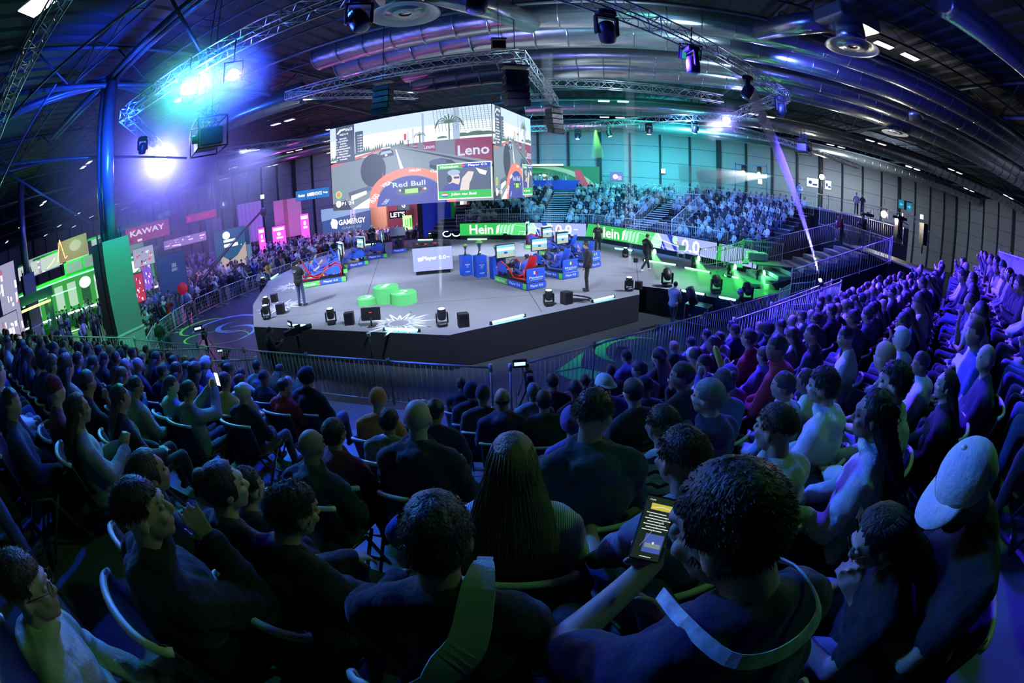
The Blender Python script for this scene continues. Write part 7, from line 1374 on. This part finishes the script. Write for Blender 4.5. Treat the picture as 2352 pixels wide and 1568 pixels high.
for p, c, w_ in (((-24, 26, 3), (1, .1, .7), 300), ((-16, 44, 4), (1, .7, .5), 300), ((-26, 46, 3), (1, .1, .9), 400), ((24.2, 28, 7.6), (1, .95, .85), 500), ((22.6, 19.2, 5.6), (1, .85, .6), 350)): light('POINT', p, None, c, w_, .3, name='booth_light', vol=0)
# added uplights with no fixtures, to brighten the roof, ducts and column
light('SPOT', (-11.5, 9.8, 9.2), (-20, 16, 13), (.01, .06, 1), 6500, .3, 130, .8, vol=0); light('SPOT', (-9, 9, 9.2), (-8, 22, 13.5), (.02, .12, 1), 2600, .3, 120, .8, vol=0)
light('SPOT', (3, 13, 8.6), (3, 18, 12), (.5, .8, 1), 1500, .3, 130, .8, vol=0); light('SPOT', (10, 14, 9), (16, 16, 12), (.08, .12, 1), 1500, .3, 110, .8, vol=0); light('SPOT', (20, 22, 6), (26, 14, 12), (.9, .9, .8), 1300, .3, 110, .8, vol=0); light('SPOT', (6, 26, 9), (6, 36, 12.5), (.03, .9, .7), 2400, .3, 130, .8, vol=0)
light('SPOT', (-12.5, 9.6, 8.5), (-16, 12.1, 8.5), (.02, .3, .9), 500, .2, 120, .8, vol=0); light('SPOT', (-10.5, 12.5, 6), (-16, 12, 4), (.02, .9, .55), 120, .2, 90, .8, vol=0); light('SPOT', (-30, 12, 6), (-22, 9, 11.5), (.1, .7, .7), 700, .3, 120, .8, vol=0)

# ---------------------------------------------------------------- light beams in the haze
def haze(name, mb, dens, label, col=(1, 1, 1), cat='haze', soft=False):
    m = bpy.data.materials.new(name); m.use_nodes = True; N, L = nt(m); N.remove(N['Principled BSDF']); s = N.new('ShaderNodeVolumeScatter'); s.inputs['Density'].default_value = dens; s.inputs['Color'].default_value = (*col, 1); s.inputs['Anisotropy'].default_value = .3; L.new(s.outputs[0], N['Material Output'].inputs['Volume'])
    if soft:
        tc = N.new('ShaderNodeTexCoord'); g = N.new('ShaderNodeTexGradient'); g.gradient_type = 'SPHERICAL'; mu = N.new('ShaderNodeMath'); mu.operation = 'POWER'; mu.inputs[1].default_value = 1.6; m2 = N.new('ShaderNodeMath'); m2.operation = 'MULTIPLY'; m2.inputs[1].default_value = dens
        L.new(tc.outputs['Object'], g.inputs['Vector']); L.new(g.outputs['Fac'], mu.inputs[0]); L.new(mu.outputs[0], m2.inputs[0]); L.new(m2.outputs[0], s.inputs['Density'])
    return mb.build(name, m, label=label, cat=cat, kind='stuff')
def beam(a, b, r0, r1, label, col, watt, dens=.25, ang=None, off=0):
    a, b = Vector(a), Vector(b); d = (b-a).normalized(); mb = MB(); mb.path([a+d*.05, b], [r0, r1], 20); haze('light_beam', mb, dens, label, cat='light beam'); L = (b-a).length
    an = ang or math.degrees(2*math.atan2(r1, L))*1.1; light('SPOT', a+d*off, b, col, watt, .02, an, .15, name='beam_lamp')
beam((11.15, 12.75, 2.75), (8.3, 17.0, 14.0), .03, .45, 'long pale beam shooting up from the right-hand crowd to the roof', (.85, .92, 1), 60000, 2.2)
t = thing('beam_lamp_body', (11.2, 12.65, 2.3), 0, 'small lamp in the right-hand crowd sending up the pale beam', 'stage lamp'); MB().box((0, 0, .1), (.2, .2, .3), bev=.03).build('housing', m_blk, t); MB().ell((-.02, .04, .3), (.07, .07, .05), 10, 6).build('lens', g_white, t)
for i, (x, y, l) in enumerate(((-2.1, 12.75, 'faint upward beam over the central moving head'), (4.7, 16.7, 'faint upward beam over the right corner moving head'), (6.75, 25.0, 'faint upward beam below the long display'), (1.3, 14.7, 'faint upward beam over the front right moving head'))):
    beam((x, y, 2.0), (x+.15, y+.3, 10 if i else 5), .05, .22 if i else .13, l, (.7, .85, 1), 1200 if i in (0, 3) else 5000, .5)
for i, (a, b, l) in enumerate((((8.0, 23.9, 1.75), (6.9, 18.6, 1.16), 'bright green beam across the side stage, nearest the walking man'), ((9.9, 21.9, 1.75), (8.6, 17.5, 1.16), 'bright green beam from the foot of the metal stairs'), ((11.0, 19.7, 1.75), (9.9, 16.4, 1.16), 'bright green beam under the stair platform'), ((12.0, 18.4, 1.75), (11.2, 16.3, 1.16), 'bright green beam at the right end of the side stage'))):
    beam(a, b, .08, .4, l, (.08, 1, .12), 2500, .8, ang=12, off=.4)
for a, b, l in (((20.6, 33.0, 7.35), (14.5, 36, 6.6), 'white haze beam from the goalpost lamp, farther'), ((21.6, 31.6, 7.3), (15.2, 33.5, 6.2), 'white haze beam from the goalpost lamp, nearer')): beam(a, b, .1, .9, l, (.8, .92, 1), 6000, .5)
beam((5.8, 29.0, 9.2), (6.0, 29.3, 7.2), .05, .5, 'small green beam hanging from the far truss', (.2, 1, .1), 900, .6)
light('SPOT', (10.5, 20.0, 7.5), (10.2, 18.6, 1.1), (.02, 1, .08), 3000, .2, 62, .8, vol=0)  # added spot without a fixture, strengthens the green wash on the side stage
for c, r, col, w_, l in (((-8.2, 9.3, 9.0), 2.0, (.05, 1, .35), 260, 'glowing green haze around the flood lamp'), ((-6.2, 8.9, 8.7), 1.2, (.08, .06, 1), 120, 'blue haze around the round lamp'), ((-17.2, 17.2, 9.0), 3.2, (.22, .18, 1), 500, 'violet-white haze around the left spotlight'), ((-19, 19, 9.5), 9.0, (.02, .012, 1), 2200, 'wide blue haze filling the roof space at the left'), ((11.4, 21.2, 9.1), 1.6, (.1, .08, 1), 140, 'blue haze around the right spotlight')):
    mb = MB(); mb.ell((0, 0, 0), (1, 1, 1), 24, 16); h_ = haze('lamp_haze', mb, .34, l, soft=True); h_.location = c; h_.scale = (r, r, r); light('POINT', along(c, (0, 0, 5), .03), None, col, w_, .15, name='haze_fill')  # point lights added inside the haze spheres to make them glow
bpy.data.scenes.remove(TS)
